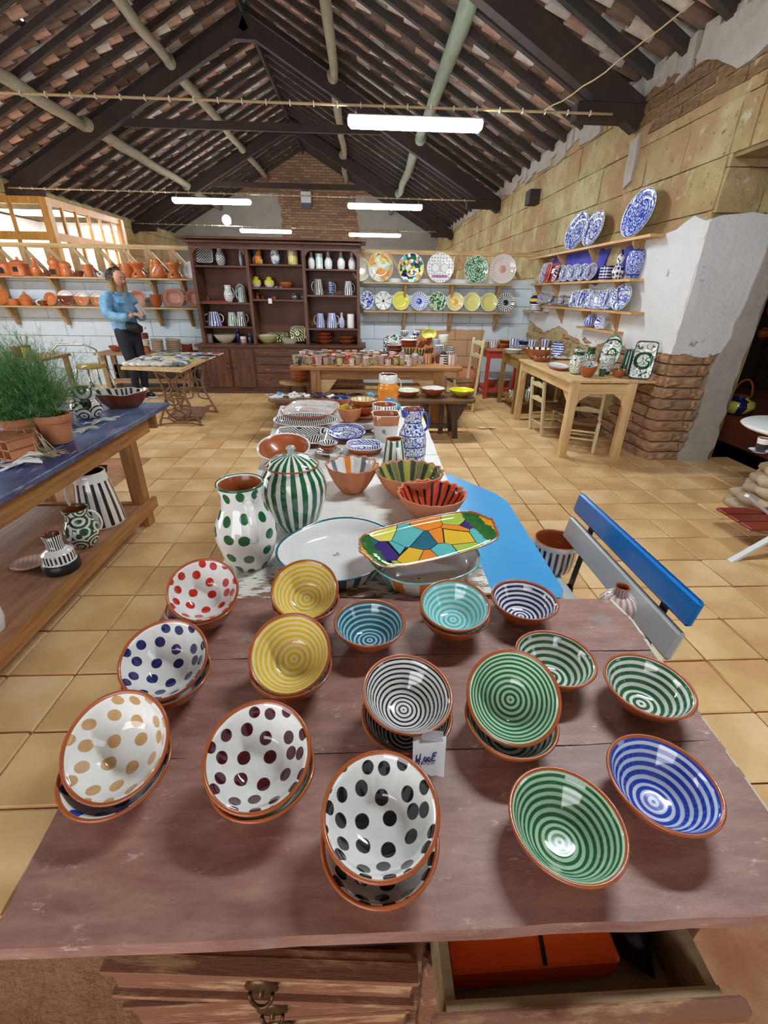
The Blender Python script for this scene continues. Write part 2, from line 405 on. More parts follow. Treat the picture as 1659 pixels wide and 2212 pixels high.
while y < 19:
    lt.box((XR+.09, y+.12, 3.36+random.uniform(-.02, .06)), (.26, .3+random.uniform(-.1, .1), .16+random.uniform(-.03, .1)), rot=Euler((random.uniform(-.15, .15), 0, random.uniform(-.1, .1)))); y += .27
lt.build('plaster_ledge', plastergrey, wr)
wallpatch('plaster_patch', [(3.9, 3.12), (4.3, 3.02), (4.6, 3.2), (4.9, 3.3), (4.8, 3.42), (3.9, 3.42)], plastergrey, .05, wr)
wallpatch('plaster_patch', [(5.6, 2.6), (5.75, 2.55), (5.8, 2.95), (5.62, 2.98)], plastergrey, .03, wr)
bs = MB().box((XR-.02, 8.6, 2.92), (.3, .24, .2), bev=.01).build('beam_stub', beam, wr)
# ---- left wall, gables
wl = MB().box((XL-.15, 8.4, 1.7), (.3, 23.2, 3.4)).build('wall_left', adobemortar); wl['kind'] = 'structure'
zz = 1.7
for h in (.36, .36, .36, .36, .24):
    y = 8.3
    while y < 19.6:
        w = random.uniform(.6, 1.0); y1 = min(y+w, 19.7)
        put_block(wl, 'adobe_block', adobeset, (XL-.02, (y+y1)/2, zz+h/2), y1-y-.02, .1, h-.02, pi/2); y += w
    zz += h
def roofz(x): return 5.98-.525*abs(x-XM)
def gable(P):
    bt = E.t.nodes.new('ShaderNodeTexBrick'); E.t.links.new(vec(P.x, P.z), bt.inputs['Vector'])
    for k, v in (('Scale', 1.0), ('Mortar Size', .012), ('Brick Width', .26), ('Row Height', .085), ('Bias', 0.0)): bt.inputs[k].default_value = v
    _set(bt.inputs['Color1'], rgb('#7c5a44')); _set(bt.inputs['Color2'], rgb('#a07c5e')); _set(bt.inputs['Mortar'], rgb('#5f5044'))
    d = absf(P.x+1.65)+noise(P.v, 1.2, 3)*.7
    side = mth('LESS_THAN', P.z, 4.7+0)
    gr = mix(noise(P.v, 2, 5), rgb('#84807a'), rgb('#a8a49c'))
    return mix(mn(smooth(d, 1.75, 1.8), side), bt.outputs['Color'], gr)
gm = material('gable_brickwork', gable, .9, bump=lambda P: (noise(P.v, 9, 5), .5, .02))
for nm, yy in (('wall_back', YG+.12), ('wall_front', YF-.12)):
    out = [(XL-.2, 0), (XR+.2, 0), (XR+.2, 3.5), (XM, 6.15), (XL-.2, 3.5)]
    b = MB()
    M = Matrix(((1, 0, 0, 0), (0, 0, 1, yy), (0, 1, 0, 0), (0, 0, 0, 1)))
    b.prism(out, -.12, .12, 0, M); o = b.build(nm, gm if nm == 'wall_back' else plasterw); o['kind'] = 'structure'
# ---- partition of white blocks (Y = 8.1) with the bare patch
def blockcol(P):
    q = noise(P.v, 4, 4)*.22
    m1 = mn(mn(smooth(P.x+q, 1.0, 1.02), smooth(-1*P.x+q, -1.98, -1.96)), smooth(-1*P.z+q*.4, -.92, -.90))
    m2 = mn(mn(smooth(P.x+q, .75, .77), smooth(-1*P.x+q, -2.95, -2.9)), smooth(-1*P.z+q*.5, -.5, -.48))
    w = mix(noise(P.v, 3, 5), rgb('#c6d4de'), rgb('#dfeaf1'))
    br = mix(noise(P.v, 5, 5), rgb('#b98e66'), rgb('#cfa67e'))
    return mix(mx(m1, m2*0), w, br)
blkm = material('whitewashed_block', worldcoords(blockcol), .8, bump=lambda P: (noise(P.v, 14, 6), .4, .01))
mortm = material('block_mortar', lambda P: mix(noise(P.v, 12), rgb('#8f8a84'), rgb('#c9c6c0')), .9)
wm = MB().box((-1.9, 8.24, .85), (9.6, .2, 1.70)).build('wall_middle', mortm); wm['kind'] = 'structure'
fb = []
for k in range(3):
    b = MB().box((0, 0, 0), (1, 1, 1), bev=.02); fb.append(b.mesh('wall_block', blkm))
for r in range(7):
    h = .265 if r < 6 else .13; x = -6.7+(0 if r % 2 else -.23)
    while x < 2.84:
        x1 = min(x+.46, 2.85); x0 = max(x, -6.7)
        if x1-x0 > .05: link('wall_block', fb[r % 3], wm, ((x0+x1)/2, 8.16+random.uniform(-.004, .004), r*.265+h/2), (0, 0, 0), (x1-x0-.005, .12, h-.006))
        x += .46
# ---- roof: rafters, trusses, logs, tiles
roof = structure('ceiling')
SL = math.atan(.525)
y = -2.9
rm = {}
for s in (-1, 1):
    L = 5.75
    b = MB().box((0, 0, .015), (L, .075, .085)); rm[s] = b.mesh('rafter', rafterm)
n = 0
while y < 19.75:
    for s in (-1, 1):
        cx = XM+s*2.52; o = link('rafter', rm[s], roof, (cx, y+random.uniform(-.04, .04), roofz(cx)), (0, s*SL, random.uniform(-.006, .006)))
    y += .5
def tile_geo(k):
    random.seed(k); V = []; F = []; n = 7; t = .022
    for e, (yy, r) in enumerate(((-.19, .108), (.19, .088))):
        for lay in (0, 1):
            for i in range(n+1):
                a = pi+pi*i/n; V.append(((r-t*lay)*cos(a), yy+random.uniform(-.004, .004), (r-t*lay)*.75*sin(a)+.05))
    m = n+1
    for i in range(n): F += [(i, i+1, 2*m+i+1, 2*m+i), (m+i+1, m+i, 3*m+i, 3*m+i+1), (i+1, i, m+i, m+i+1), (2*m+i, 2*m+i+1, 3*m+i+1, 3*m+i)]
    return MB().add(V, F)
TG = [tile_geo(k) for k in range(3)]; random.seed(5)
TM = [[g.mesh('roof_tile', m) for m in tilem] for g in TG]
_d = FW*FPX+RT*(36-829)+UP*(1106-22); _t = (4.72+1.076)/(_d.z-.525*_d.x); GAP = EYE+_d*_t
tiles = []
ncol = int((19.7+2.9)/.25)
for c in range(ncol):
    yy = -2.78+c*.25
    for s in (-1, 1):
        for r in range(24):
            d = .10+r*.235; cx = XM+s*d*cos(SL)
            (abs(cx-GAP.x) < .12 and abs(yy-GAP.y) < .13) or tiles.append((cx, yy, roofz(cx)+.115, s))
vt = sorted([t for t in tiles if inframe(t[:3], 0)], key=lambda t: (Vector(t[:3])-EYE).length)[:300]
vs_ = set(vt); farM = [MB() for _ in range(3)]
for t in tiles:
    s = t[3]; k = random.randrange(3); m = random.randrange(3)
    M = Matrix.Translation(t[:3]) @ Euler((0, 0, random.uniform(-.05, .05))).to_matrix().to_4x4() @ Matrix.Rotation(s*SL, 4, 'Y') @ Matrix.Rotation(s*pi/2, 4, 'Z') @ Matrix.Rotation(-.20, 4, 'X')
    if t in vs_:
        o = link('roof_tile', TM[k][m], roof); o.matrix_local = M
    else: farM[m].add(TG[k].v, TG[k].f, 0, False, M)
for i in range(3):
    o = farM[i].build('roof_tiles_far', tilem[i], roof); o['kind'] = 'stuff'
dk = MB(); holes = set()
for _ in range(46): holes.add((random.randrange(30, 88), random.choice((-1, 1)), random.randrange(2, 17)))
for q in ((30, -1, 6), (31, -1, 6), (36, -1, 9), (44, 1, 4), (50, -1, 3)): holes.add(q)
for c in range(ncol+1):
    for s in (-1, 1):
        run = 0
        for r in range(20):
            if (c, s, r) in holes:
                # a slipped tile leaves a thin gap
                d0 = r*.30; d1 = d0+.24
            else: d0 = r*.30; d1 = d0+.30
            y0 = -2.95+c*.25; y1 = y0+.25
            if (c, s, r) in holes: y1 -= .03
            P4 = [(XM+s*d*cos(SL), q, roofz(XM+s*d*cos(SL))+.24) for d, q in ((d0, y0), (d1, y0), (d1, y1), (d0, y1))]
            if not (abs((P4[0][0]+P4[1][0])/2-GAP.x) < .15 and abs((y0+y1)/2-GAP.y) < .13): dk.add(P4, [(0, 1, 2, 3)])
dko = dk.build('roof_cover', deckm, roof); dko['kind'] = 'stuff'
def truss(Y, hw=4.9):
    for s in (-1, 1):
        b = MB().bar((XM-s*.03, Y, 5.74), (XM+s*hw, Y, 5.74-.535*hw), .14, .24, up=(0, 0, 1)); b.build('truss_leg', beam, roof)
        MB().box((XM+s*(hw-.33), Y, 3.16), (.75, .16, .15), bev=.01).build('truss_foot', beam, roof)
    MB().box((XM, Y, 5.66), (.34, .13, .34), taper=.3).build('truss_apex', beam, roof)
    MB().bar((XM-2.45, Y+.09, 4.32), (XM+2.45, Y+.09, 4.32), .06, .13).build('collar_tie', beam, roof)
for Y in (.5, 5.72, 10.9, 16.2): truss(Y)
MB().box((XM, 8.4, 5.9), (.05, 22.6, .14)).build('ridge_board', rafterm, roof)
def log(x, y0, y1, m, r=.085, dz=-.15):
    n = 8; pts = []; rr = []
    for i in range(n+1):
        t = i/n; pts.append((x+random.uniform(-.025, .025), y0+(y1-y0)*t, roofz(x)+dz+random.uniform(-.015, .015))); rr.append(r*(1.1-.25*t))
    MB().tube(pts, rr, 10).build('log_purlin', m, roof)
for x, m, r in ((-5.12, logm, .10), (-3.42, logm, .09), (-.52, logm, .085), (1.12, loggreen, .095)):
    for y0, y1 in ((-2.9, 5.6), (5.3, 11.0), (10.7, 16.3), (16.0, 19.7)): log(x+random.uniform(-.05, .05), y0, y1, m, r)
# ---- lattice rail on the partition
t = thing('lattice_rail', 'wooden rail on slanted slats along the top of the white block wall', 'railing')
MB().box((-1.9, 8.18, 2.085), (9.5, .09, .06)).build('rail', shelf_x, t)
x = -6.35
while x < 2.6:
    MB().bar((x, 8.18, 2.07), (x-.03, 8.26, 1.70), .07, .10, up=(0, 1, 0)).build('slat', shelf_z, t)
    MB().bar((x+.01, 8.15, 2.07), (x+.33, 8.12, 1.70), .05, .03, up=(0, 1, 0)).build('slat', shelf_z, t)
    x += .375
# ---- glazed booth behind the partition
yellow = wood('honey_wood', '#b9782a', '#dca04c', 2, .4)
glassm = material('clear_glass', (1, 1, 1), .02, trans=1.0, spec=.5)
bt = thing('glazed_booth', 'honey-coloured wooden booth with glass panes behind the white block wall', 'booth')
bx0, bx1, by0, by1, bz = -6.85, -5.18, 9.0, 11.5, 2.82
for px, py in ((bx1, by0), (bx1, by1), (bx0, by0)): MB().box((px, py, bz/2), (.12, .12, bz)).build('corner_post', yellow, bt)
for z0, h in ((2.78, .1), (2.28, .12), (1.62, .08)):
    MB().box(((bx0+bx1)/2, by0, z0), (bx1-bx0, .07, h)).build('rail', yellow, bt)
    MB().box((bx1, (by0+by1)/2, z0), (.07, by1-by0, h)).build('rail', yellow, bt)
for x in (-5.75, -6.3): MB().box((x, by0, 2.2), (.045, .05, 1.2)).build('mullion', yellow, bt)
for i in range(1, 6): MB().box((bx1, by0+i*(by1-by0)/6, 2.2), (.05, .045, 1.2)).build('mullion', yellow, bt)
for x0, x1 in ((-5.75, -5.24), (-6.3, -5.75), (-6.8, -6.3)):
    for z0, z1 in ((2.34, 2.73), (1.66, 2.22)): MB().box(((x0+x1)/2, by0, (z0+z1)/2), (x1-x0-.045, .008, z1-z0)).build('pane', glassm, bt)
for i in range(6):
    ya = by0+i*(by1-by0)/6
    for z0, z1 in ((2.34, 2.73), (1.66, 2.22)): MB().box((bx1, ya+.21, (z0+z1)/2), (.008, .37, z1-z0)).build('pane', glassm, bt)
panelw = material('white_panel', (.85, .84, .82), .6)
MB().box(((bx0+bx1)/2, by1, 1.45), (bx1-bx0, .05, 2.6)).build('back_panel', panelw, bt)
MB().box((bx0, (by0+by1)/2, 1.45), (.05, by1-by0, 2.6)).build('side_panel', panelw, bt)
MB().box(((bx0+bx1)/2, by0+.02, .8), (bx1-bx0, .04, 1.6)).build('lower_panel', panelw, bt)
MB().box((bx1, (by0+by1)/2, .8), (.04, by1-by0, 1.6)).build('lower_panel', panelw, bt)
area_light('booth_lamp', (-6.0, 10.2, 2.75), (0, 0, 0), 1.2, .8, 60)
# ---- lamps
tubem = material('lit_tube', (1, 1, 1), .4, emit=((.86, .95, 1.0), 62))
lampwhite = material('lamp_housing', (.85, .85, .85), .4)
def lamp(xa, xb, y, z, label, st=None):
    t = thing('fluorescent_lamp', label, 'lamp', ((xa+xb)/2, y, z), group='fluorescent lamps hung on the wires')
    L = xb-xa; b = MB().box((0, 0, .035), (L, .13, .035), bev=.01); b.build('housing', lampwhite, t)
    pr = [(-L/2+.02, 0), (L/2-.02, 0)]
    V = []; F = []; n = 8
    dm = MB()
    for i, x in enumerate((-L/2, -L/2+.03, L/2-.03, L/2)):
        s = .6 if i in (0, 3) else 1
        for k in range(n+1):
            a = pi+pi*k/n; V.append((x, .075*s*cos(a), .02+.07*s*sin(a)))
    for i in range(3):
        for k in range(n): F.append((i*(n+1)+k, i*(n+1)+k+1, (i+1)*(n+1)+k+1, (i+1)*(n+1)+k))
    F += [tuple(range(n, -1, -1)), tuple(range(3*(n+1), 4*(n+1)))]
    dm.add(V, F, 0, True); dm.build('diffuser', st or tubem, t)
    for x in (-L/2+.08, L/2-.08): MB().tube([(x, 0, .05), (x, 0, .12)], .006, 6).build('hanger', steel, t)
lamp(-.13, 1.20, 5.62, 3.00, 'nearest and largest fluorescent lamp, hung right of centre')
lamp(-3.72, -2.2, 10.75, 3.08, 'fluorescent lamp left of centre on the second wire')
lamp(-.28, 1.22, 10.75, 3.06, 'fluorescent lamp right of centre on the second wire')
lamp(-3.7, -2.15, 16.1, 3.14, 'far fluorescent lamp above the left end of the dark cabinet')
lamp(-.4, 1.2, 16.1, 3.10, 'far fluorescent lamp above the right end of the dark cabinet')
lamp(-5.6, -4.3, 5.62, 3.0, 'added fluorescent fill lamp, out of view at left on the nearest wire')  # unseen lamp added as fill for the left of the hall
lamp(.75, 1.75, 1.6, 3.0, 'fluorescent lamp above the right side of the front tables, over the picture')
def wire(y, z0, z1, x0=-6.6, x1=2.5, r=.012, label='', sag=0):
    pts = [(x0+(x1-x0)*i/24, y, z0+(z1-z0)*i/24-sag*sin(pi*i/24)) for i in range(25)]
    ropem = material('pale_rope', lambda P: mix(noise(P.v, 60), rgb('#9a8560'), rgb('#cdb88c')), .8)
    o = MB().tube(pts, r, 8).build('cable', ropem); tag(o, label, 'cable')
    b = MB()
    for i in range(1, 40):
        x = x0+(x1-x0)*i/40; b.box((x, y, z0+(z1-z0)*i/40-sag*sin(pi*i/40)), (.006, r*3.2, r*3.4))
    b.build('cable_ties', paperm, o)['kind'] = 'stuff'
wire(5.62, 3.13, 3.13, label='pale cable with ties strung across the hall at the nearest truss')
wire(10.75, 3.22, 3.2, -6.8, 2.3, .012, 'pale cable strung across the hall at the second truss')
wire(16.1, 3.27, 3.22, -6.8, 2.3, .012, 'pale cable strung across the hall at the far truss')
a = at(1175, 240, y=5.55); b_ = at(1500, 0, y=4.2)
sw = MB().tube([a.lerp(b_, i/12)+Vector((0, 0, -.04*sin(pi*i/12)+random.uniform(-.008, .008))) for i in range(13)], .006, 6).build('loose_cord', MATS['pale_rope'])
tag(sw, 'thin twisted cord rising from the nearest cable to the roof at right', 'cord')
fl = thing('flood_lamp', 'small bright round lamp shining above the cabinet, under a far tube', 'lamp', at(490, 476, y=16.0))
MB().lathe([(0, -.0), (.1, 0), (.13, .06), (.0, .07)], 16, M=Matrix.Rotation(pi/2, 4, 'X')).build('glass', material('lit_flood', (1, 1, 1), .4, emit=((.95, 1, 1), 90)), fl)
MB().box((0, .1, 0), (.16, .12, .16)).build('housing', lampwhite, fl)
jb = thing('junction_box', 'small grey and white box hung on the gable brickwork', 'box', at(661, 433, y=19.6))
MB().box((0, 0, .09), (.36, .1, .34)).build('cover', material('pale_box', (.6, .65, .66), .5), jb); MB().box((0, 0, -.16), (.34, .12, .16)).build('base', material('dark_box', (.05, .06, .08), .5), jb)
# ================================================================== FURNITURE
# ---- side room beyond the opening
sr = MB().box((7.7, 4.0, 1.4), (.2, 8.8, 2.8)).box((5.5, 8.3, 1.4), (4.4, .2, 2.8)).box((5.5, -.3, 1.4), (4.4, .2, 2.8)).box((5.6, 4.0, 2.85), (4.2, 8.8, .1)).build('wall_side', material('dark_brown_plaster', lambda P: mix(noise(P.v, 2, 5), rgb('#3a2a22'), rgb('#5e463a')), .9)); sr['kind'] = 'structure'  # walls and ceiling of the side room in mottled dark brown
# ---- front chest of drawers with its worn top
brown_top = material('worn_brown_paint', lambda P: mix(smooth(noise(scl(P.v, (1.6, 3, 3)), 11, 9, .78), .58, .70), mix(smooth(noise(P.v, 6.5, 4, .55), .60, .68)*.55, mix(smooth(noise(scl(P.v, (1, 4, 4)), 9, 8, .7), .3, .72), rgb('#885f54'), rgb('#ab8375')), rgb('#968f8b')), rgb('#d0b4a6')),
    lambda P: noise(P.v, 9, 6)*.3+.26, bump=lambda P: (noise(scl(P.v, (3, 8, 8)), 14, 8, .75), .3, .002))
brown_body = material('peeling_brown_wood', lambda P: mix(smooth(noise(scl(P.v, (1, 4, 4)), 7, 8, .7), .48, .62), rgb('#84553c'), rgb('#bd936c')), .65, bump=lambda P: (noise(scl(P.v, (1, 9, 9)), 10, 8, .7), .6, .004))
raw_wood = wood('raw_wood_x', '#8d7452', '#b9a27c', 0, .7)
ch = thing('chest_of_drawers', 'worn brown chest of drawers in the foreground carrying the rows of small bowls', 'chest', (.09, .58, 0))
def L(x, y, z): return (x-.09, y-.58, z)
def plank(pts, z0, z1, name, m, par, jit=.0015, step=.06):
    b = MB(); b.prism([(x-.09, y-.58) for x, y in jag(pts, step, jit)], z0, z1); return b.build(name, m, par)
plank([(-.447, .262), (.600, .258), (.622, .5), (-.466, .495)], .772, .80, 'plank', brown_top, ch)
plank([(-.466, .497), (.622, .502), (.632, .72), (-.477, .72)], .772, .80, 'plank', brown_top, ch)
plank([(-.477, .722), (.632, .722), (.642, .82), (.628, .905), (-.487, .935)], .772, .80, 'plank', brown_top, ch)
wp = material('chipped_white_strip', lambda P: mix(smooth(noise(P.v, 40, 5), .55, .6), rgb('#c9c3b4'), rgb('#8a7a66')), .6)
MB().prism([(x-.09, y-.58) for x, y in ((.603, .26), (.608, .26), (.650, .82), (.640, .905), (.632, .905), (.640, .82))], .770, .7985).build('edge_strip', wp, ch)
b = MB(); b.box(L(.07, .60, .36), (.86, .52, .72)); b.build('carcass', brown_body, ch)
for x in (-.355, .495): MB().box(L(x, .325, .385), (.035, .04, .77), bev=.006).build('corner_post', brown_body, ch)
MB().box(L(.07, .325, .725), (.84, .03, .085)).build('top_rail', brown_body, ch)
dr = MB().box((0, 0, 0), (.43, .028, .085), bev=.006).box((0, -.012, -.038), (.43, .02, .012)).box((0, -.012, .038), (.43, .02, .012)).build('drawer', brown_body, ch, L(-.145, .290, .625), (0, radians(2.4), radians(-3)))
def drop_handle(par, y=-.018):
    MB().lathe([(0, 0), (.022, 0), (.024, .004), (.01, .006), (0, .007)], 12, M=Matrix.Translation((0, y, .012)) @ Matrix.Rotation(pi/2, 4, 'X')).tube([(.016*cos(a), y-.008-.006*sin(-a), .004+.024*sin(a)) for a in [pi+pi*i/8 for i in range(9)]], .003, 6).tube([(0, y, .01), (0, y-.012, .004)], .004, 6).build('handle', material('tarnished_brass', lambda P: mix(noise(P.v, 60), rgb('#2e1d14'), rgb('#7a5a38')), .4, metal=.6), par)
drop_handle(dr)
for k, z in enumerate((.50, .385, .27, .155)):
    d2 = MB().box((0, 0, 0), (.43, .028, .105), bev=.006).box((0, -.012, .046), (.43, .02, .012)).build('drawer', brown_body, ch, L(-.145, .315-.012*(k == 0), z)); drop_handle(d2)
    d2 = MB().box((0, 0, 0), (.37, .028, .105), bev=.006).build('drawer', brown_body, ch, L(.275, .315, z)); drop_handle(d2)
od = MB()
od.box((0, -.105, 0), (.345, .014, .11)).box((0, -.119, 0), (.385, .018, .135), 1, bev=.004).box((-.166, .10, 0), (.013, .40, .10)).box((.166, .10, 0), (.013, .40, .10)).box((0, .10, -.05), (.34, .40, .008))
od = od.build('open_drawer', [raw_wood, brown_body], ch, L(.268, .318, .672))
orm = material('orange_cardboard', lambda P: mix(noise(P.v, 8), rgb('#ee4a08'), rgb('#fa6a18')), .45)
ob = MB().box((0, 0, 0), (.235, .24, .052), bev=.004).build('orange_box', orm, None, (.226, .375, .668), (0, 0, radians(1))); tag(ob, 'flat orange box lying inside the open drawer of the brown chest', 'box')
MB().box((.03, 0, .0265), (.006, .24, .002), rot=Euler((0, 0, radians(-9)))).build('dark_strap', blackm, ob)
bb = MB(); bb.lathe([(0, 0), (.03, .002), (.036, .02), (.028, .045), (.012, .052), (0, .05)], 20, mod=lambda r, z, a: (r*(1+.12*sin(5*a+z*80)), z), sy=2.6); bb = bb.build('black_bag', material('black_plastic', (.015, .015, .017), .22), None, (.388, .35, .632)); tag(bb, 'crumpled black plastic bag beside the orange box in the drawer', 'bag')
# ---- white topped display table
white_paint = material('flaking_white_paint', lambda P: mix(mn(smooth(noise(scl(P.v, (4, 14, 14)), 4, 9, .75)+smooth(P.y*-1, .86, 1.08)*.13, .62, .64), 1.0), mix(noise(P.v, 4, 4), rgb('#e2dfd6'), rgb('#f2f0ea')), rgb('#8f7350')), .55, bump=lambda P: (noise(scl(P.v, (1, 9, 9)), 9, 8, .75), .35, .004))
wt = thing('display_table', 'long table with flaking white top behind the brown chest', 'table', (0, 2.05, 0))
for i, (a, b_, c, d) in enumerate((((-.405, .955), (.345, .955), (.352, 1.35), (-.43, 1.35)), ((-.43, 1.354), (.352, 1.354), (.37, 2.1), (-.49, 2.1)), ((-.49, 2.104), (.37, 2.104), (.40, 3.16), (-.58, 3.16)))):
    MB().prism([(x, y-2.05) for x, y in jag([a, b_, c, d], .07, .002)], .752, .78).build('plank', white_paint, wt)
whitey = wood('whitish_wood', '#a89a80', '#d6cbb4', 2, .7)
for x, y in ((-.44, 2.95), (.30, 2.95), (-.38, 2.0), (.28, 2.0)): MB().box((x, y-2.05, .36), (.06, .06, .72), bev=.006).build('leg', whitey, wt)
MB().box((-.07, .90, .70), (.74, .02, .09)).build('apron', whitey, wt)
blue_gloss = material('blue_gloss_paint', lambda P: mix(smooth(noise(P.v, 9, 6, .7), .7, .74), mix(noise(P.v, 3, 3), rgb('#3a97d8'), rgb('#55abe2')), rgb('#8fa0a8')), .28, coat=.3)
bl = thing('blue_table', 'glossy blue table with clipped corners sticking out right of the white table', 'table', (.05, 1.45, 0))
MB().prism([(x-.05, y-1.45) for x, y in ((-.40, 1.0), (.545, .985), (.57, 1.02), (.585, 1.62), (.56, 1.70), (.40, 1.93), (-.40, 1.93), (-.44, 1.80))], .712, .745, 0).build('tabletop', blue_gloss, bl)
for x in (-.32, .44):
    for y in (-.38, .38): MB().box((x, y, .355), (.05, .05, .71), taper=1.2).build('leg', blue_gloss, bl)
MB().box((.03, -.42, .66), (.86, .025, .10)).build('apron', blue_gloss, bl)
MB().box((.47, 0, .66), (.025, .8, .10)).build('apron', blue_gloss, bl)
# ---- blue and white slatted bench
bb_ = material('bright_blue_gloss', (.012, .20, .62), .2, coat=.5); bw_ = material('white_gloss', (.70, .74, .74), .25, coat=.4)
be = thing('garden_bench', 'blue and white slatted bench with black brackets beside the blue table', 'bench', (.8, 1.3, 0))
def slat(x, z, w, th, m, tilt, y0=-.38, y1=.36):
    MB().box((0, 0, 0), (th, y1-y0, w), bev=.008).build('slat', m, be, (x, (y0+y1)/2, z), (0, tilt, 0))
slat(.10, .725, .085, .022, bb_, radians(10)); slat(.08, .610, .10, .022, bw_, radians(10))
for i, (x, m) in enumerate(((-.22, bb_), (-.14, bw_), (-.06, bb_), (.02, bw_))): MB().box((0, 0, 0), (.062, .74, .02), bev=.007).build('slat', m, be, (x, -.01, .408))
for y in (-.26, .22):
    MB().bar((.112, y, .74), (.075, y, .40), .03, .006, up=(1, 0, 0)).bar((.075, y, .40), (.12, y, 0), .03, .008, up=(1, 0, 0)).bar((.08, y, .392), (-.24, y, .392), .03, .008).bar((-.22, y, .392), (-.27, y, 0), .03, .008, up=(1, 0, 0)).build('bracket', blackm, be)
# ---- left table with blue boards and lower shelf
blue_worn = material('worn_blue_paint', lambda P: mix(smooth(noise(scl(P.v, (8, 2, 8)), 4, 8, .7), .56, .68), mix(smooth(noise(P.v, 3, 4), .35, .65), rgb('#30386c'), rgb('#66789c')), rgb('#8a90a0')), .4, bump=lambda P: (noise(scl(P.v, (14, 1, 14)), 8, 6, .7), .4, .004))
lt_ = thing('work_table', 'long table at left with worn blue boards on top and a lower wooden shelf', 'table', (-1.95, 1.8, 0))
x = -2.55
for i in range(7):
    MB().box((x+.08+1.95, .02, .738), (.155, 3.10, .028), bev=.003).build('plank', blue_worn, lt_); x += .16
for x, y in ((-1.53, 2.85), (-2.36, 3.12), (-1.53, .5), (-2.36, .5), (-2.36, 1.7)): MB().box((x+1.95, y-1.8, .36), (.085, .085, .72), bev=.004).build('leg', oak_z, lt_)
MB().box((-1.50+1.95, .0, .665), (.03, 2.6, .11)).build('apron', oak_y, lt_); MB().box((-.0, 1.40, .665), (.95, .03, .11)).build('apron', oak_x, lt_)
MB().box((-1.88+1.95, -.25, .195), (.86, 2.4, .02)).build('lower_shelf', wood('brown_board', '#8a5a40', '#ad7a58', 1), lt_)
MB().box((-1.46+1.95, -.2, .17), (.028, 2.6, .075)).build('shelf_edge', oak_y, lt_); MB().box((.0, 1.02, .165), (.95, .04, .06)).build('shelf_edge', oak_x, lt_)
# ---- right pine table
pt = thing('pine_table', 'light pine table against the right wall with green and white pottery', 'table', (2.40, 5.04, 0))
MB().box((0, 0, .768), (.86, 1.56, .024), bev=.003).build('tabletop', pine_y, pt)
for x, y in ((-.37, -.76), (.19, -.76), (-.37, .72), (.36, .72)): MB().box((x, y, .378), (.075, .075, .756), bev=.003).build('leg', pine_z, pt)
MB().box((-.09, -.765, .70), (.5, .025, .09)).build('apron', pine_x, pt); MB().box((-.385, -.02, .70), (.025, 1.42, .09)).build('apron', pine_y, pt)
def brace(par, p, dx, dy, s=.14):
    b = MB(); V = [(0, 0), (dx*s+dy*0, 0), (0, -s)]
    if dx: M = Matrix(((1, 0, 0, p[0]), (0, 0, 1, p[1]), (0, 1, 0, p[2]), (0, 0, 0, 1))); b.prism([(0, 0), (dx*s, 0), (dx*s*.25, -s*.5), (0, -s*1.2)], -.012, .012, 0, M)
    else: M = Matrix(((0, 0, 1, p[0]), (1, 0, 0, p[1]), (0, 1, 0, p[2]), (0, 0, 0, 1))); b.prism([(0, 0), (dy*s, 0), (dy*s*.25, -s*.5), (0, -s*1.2)], -.012, .012, 0, M)
    b.build('corner_brace', pine_z, par)
brace(pt, (-.335, -.76, .66), 1, 0); brace(pt, (.155, -.76, .66), -1, 0); brace(pt, (-.37, -.72, .66), 0, 1, .2); brace(pt, (-.37, .68, .66), 0, -1)
# ---- rush seated chairs
rush = material('woven_rush', lambda P: mix(fract(mx(absf(P.x), absf(P.y))*70+noise(P.v, 30)*.6), rgb('#5c3f28'), rgb('#8f6c48')), .85, bump=lambda P: (fract(mx(absf(P.x), absf(P.y))*70), .6, .004))
def rush_chair(loc, rz, label, m=None, seat_z=.32, top=.72, w=.36):
    m = m or wood('pale_chair_wood', '#c9b98c', '#e3d6ae', 2)
    t = thing('rush_chair', label, 'chair', loc, (0, 0, rz))
    h = w/2
    b = MB(); b.box((0, 0, seat_z), (w-.02, w-.04, .03), bev=.012); b.build('seat', rush, t)
    for x in (-h, h):
        MB().bar((x, -h+.02, 0), (x, -h+.02, seat_z+.04), .034, .034, up=(0, 1, 0), bev=.006).build('leg', m, t)
        MB().bar((x, h-.02, 0), (x*.98, h+.05, top), .034, .034, up=(0, 1, 0), bev=.006).build('leg', m, t)
    for z, y in ((top-.06, h+.042), (top-.22, h+.025)):
        M = Matrix(((1, 0, 0, 0), (0, 0, 1, y), (0, 1, 0, z), (0, 0, 0, 1)))
        MB().prism([(-h, -.02), (h, -.02), (h, .015), (0, .04), (-h, .015)], -.008, .008, 0, M).build('back_slat', m, t)
    for z in (.1, .2):
        for s in (-h, h): MB().tube([(s, -h+.02, z), (s, h-.02, z)], .011, 8).build('stretcher', m, t)
    for z, y in ((.14, -h+.02), (.22, -h+.02), (.12, h-.02)): MB().tube([(-h, y, z), (h, y, z)], .011, 8).build('stretcher', m, t)
    return t
rush_chair((2.33, 4.55, .017), radians(-28), 'small cream wooden chair with rush seat under the near end of the pine table', w=.30, seat_z=.29, top=.60)
rush_chair((2.22, 5.18, .017), radians(95), 'small wooden chair with dark rush seat tucked under the middle of the pine table', w=.32, seat_z=.31, top=.62)
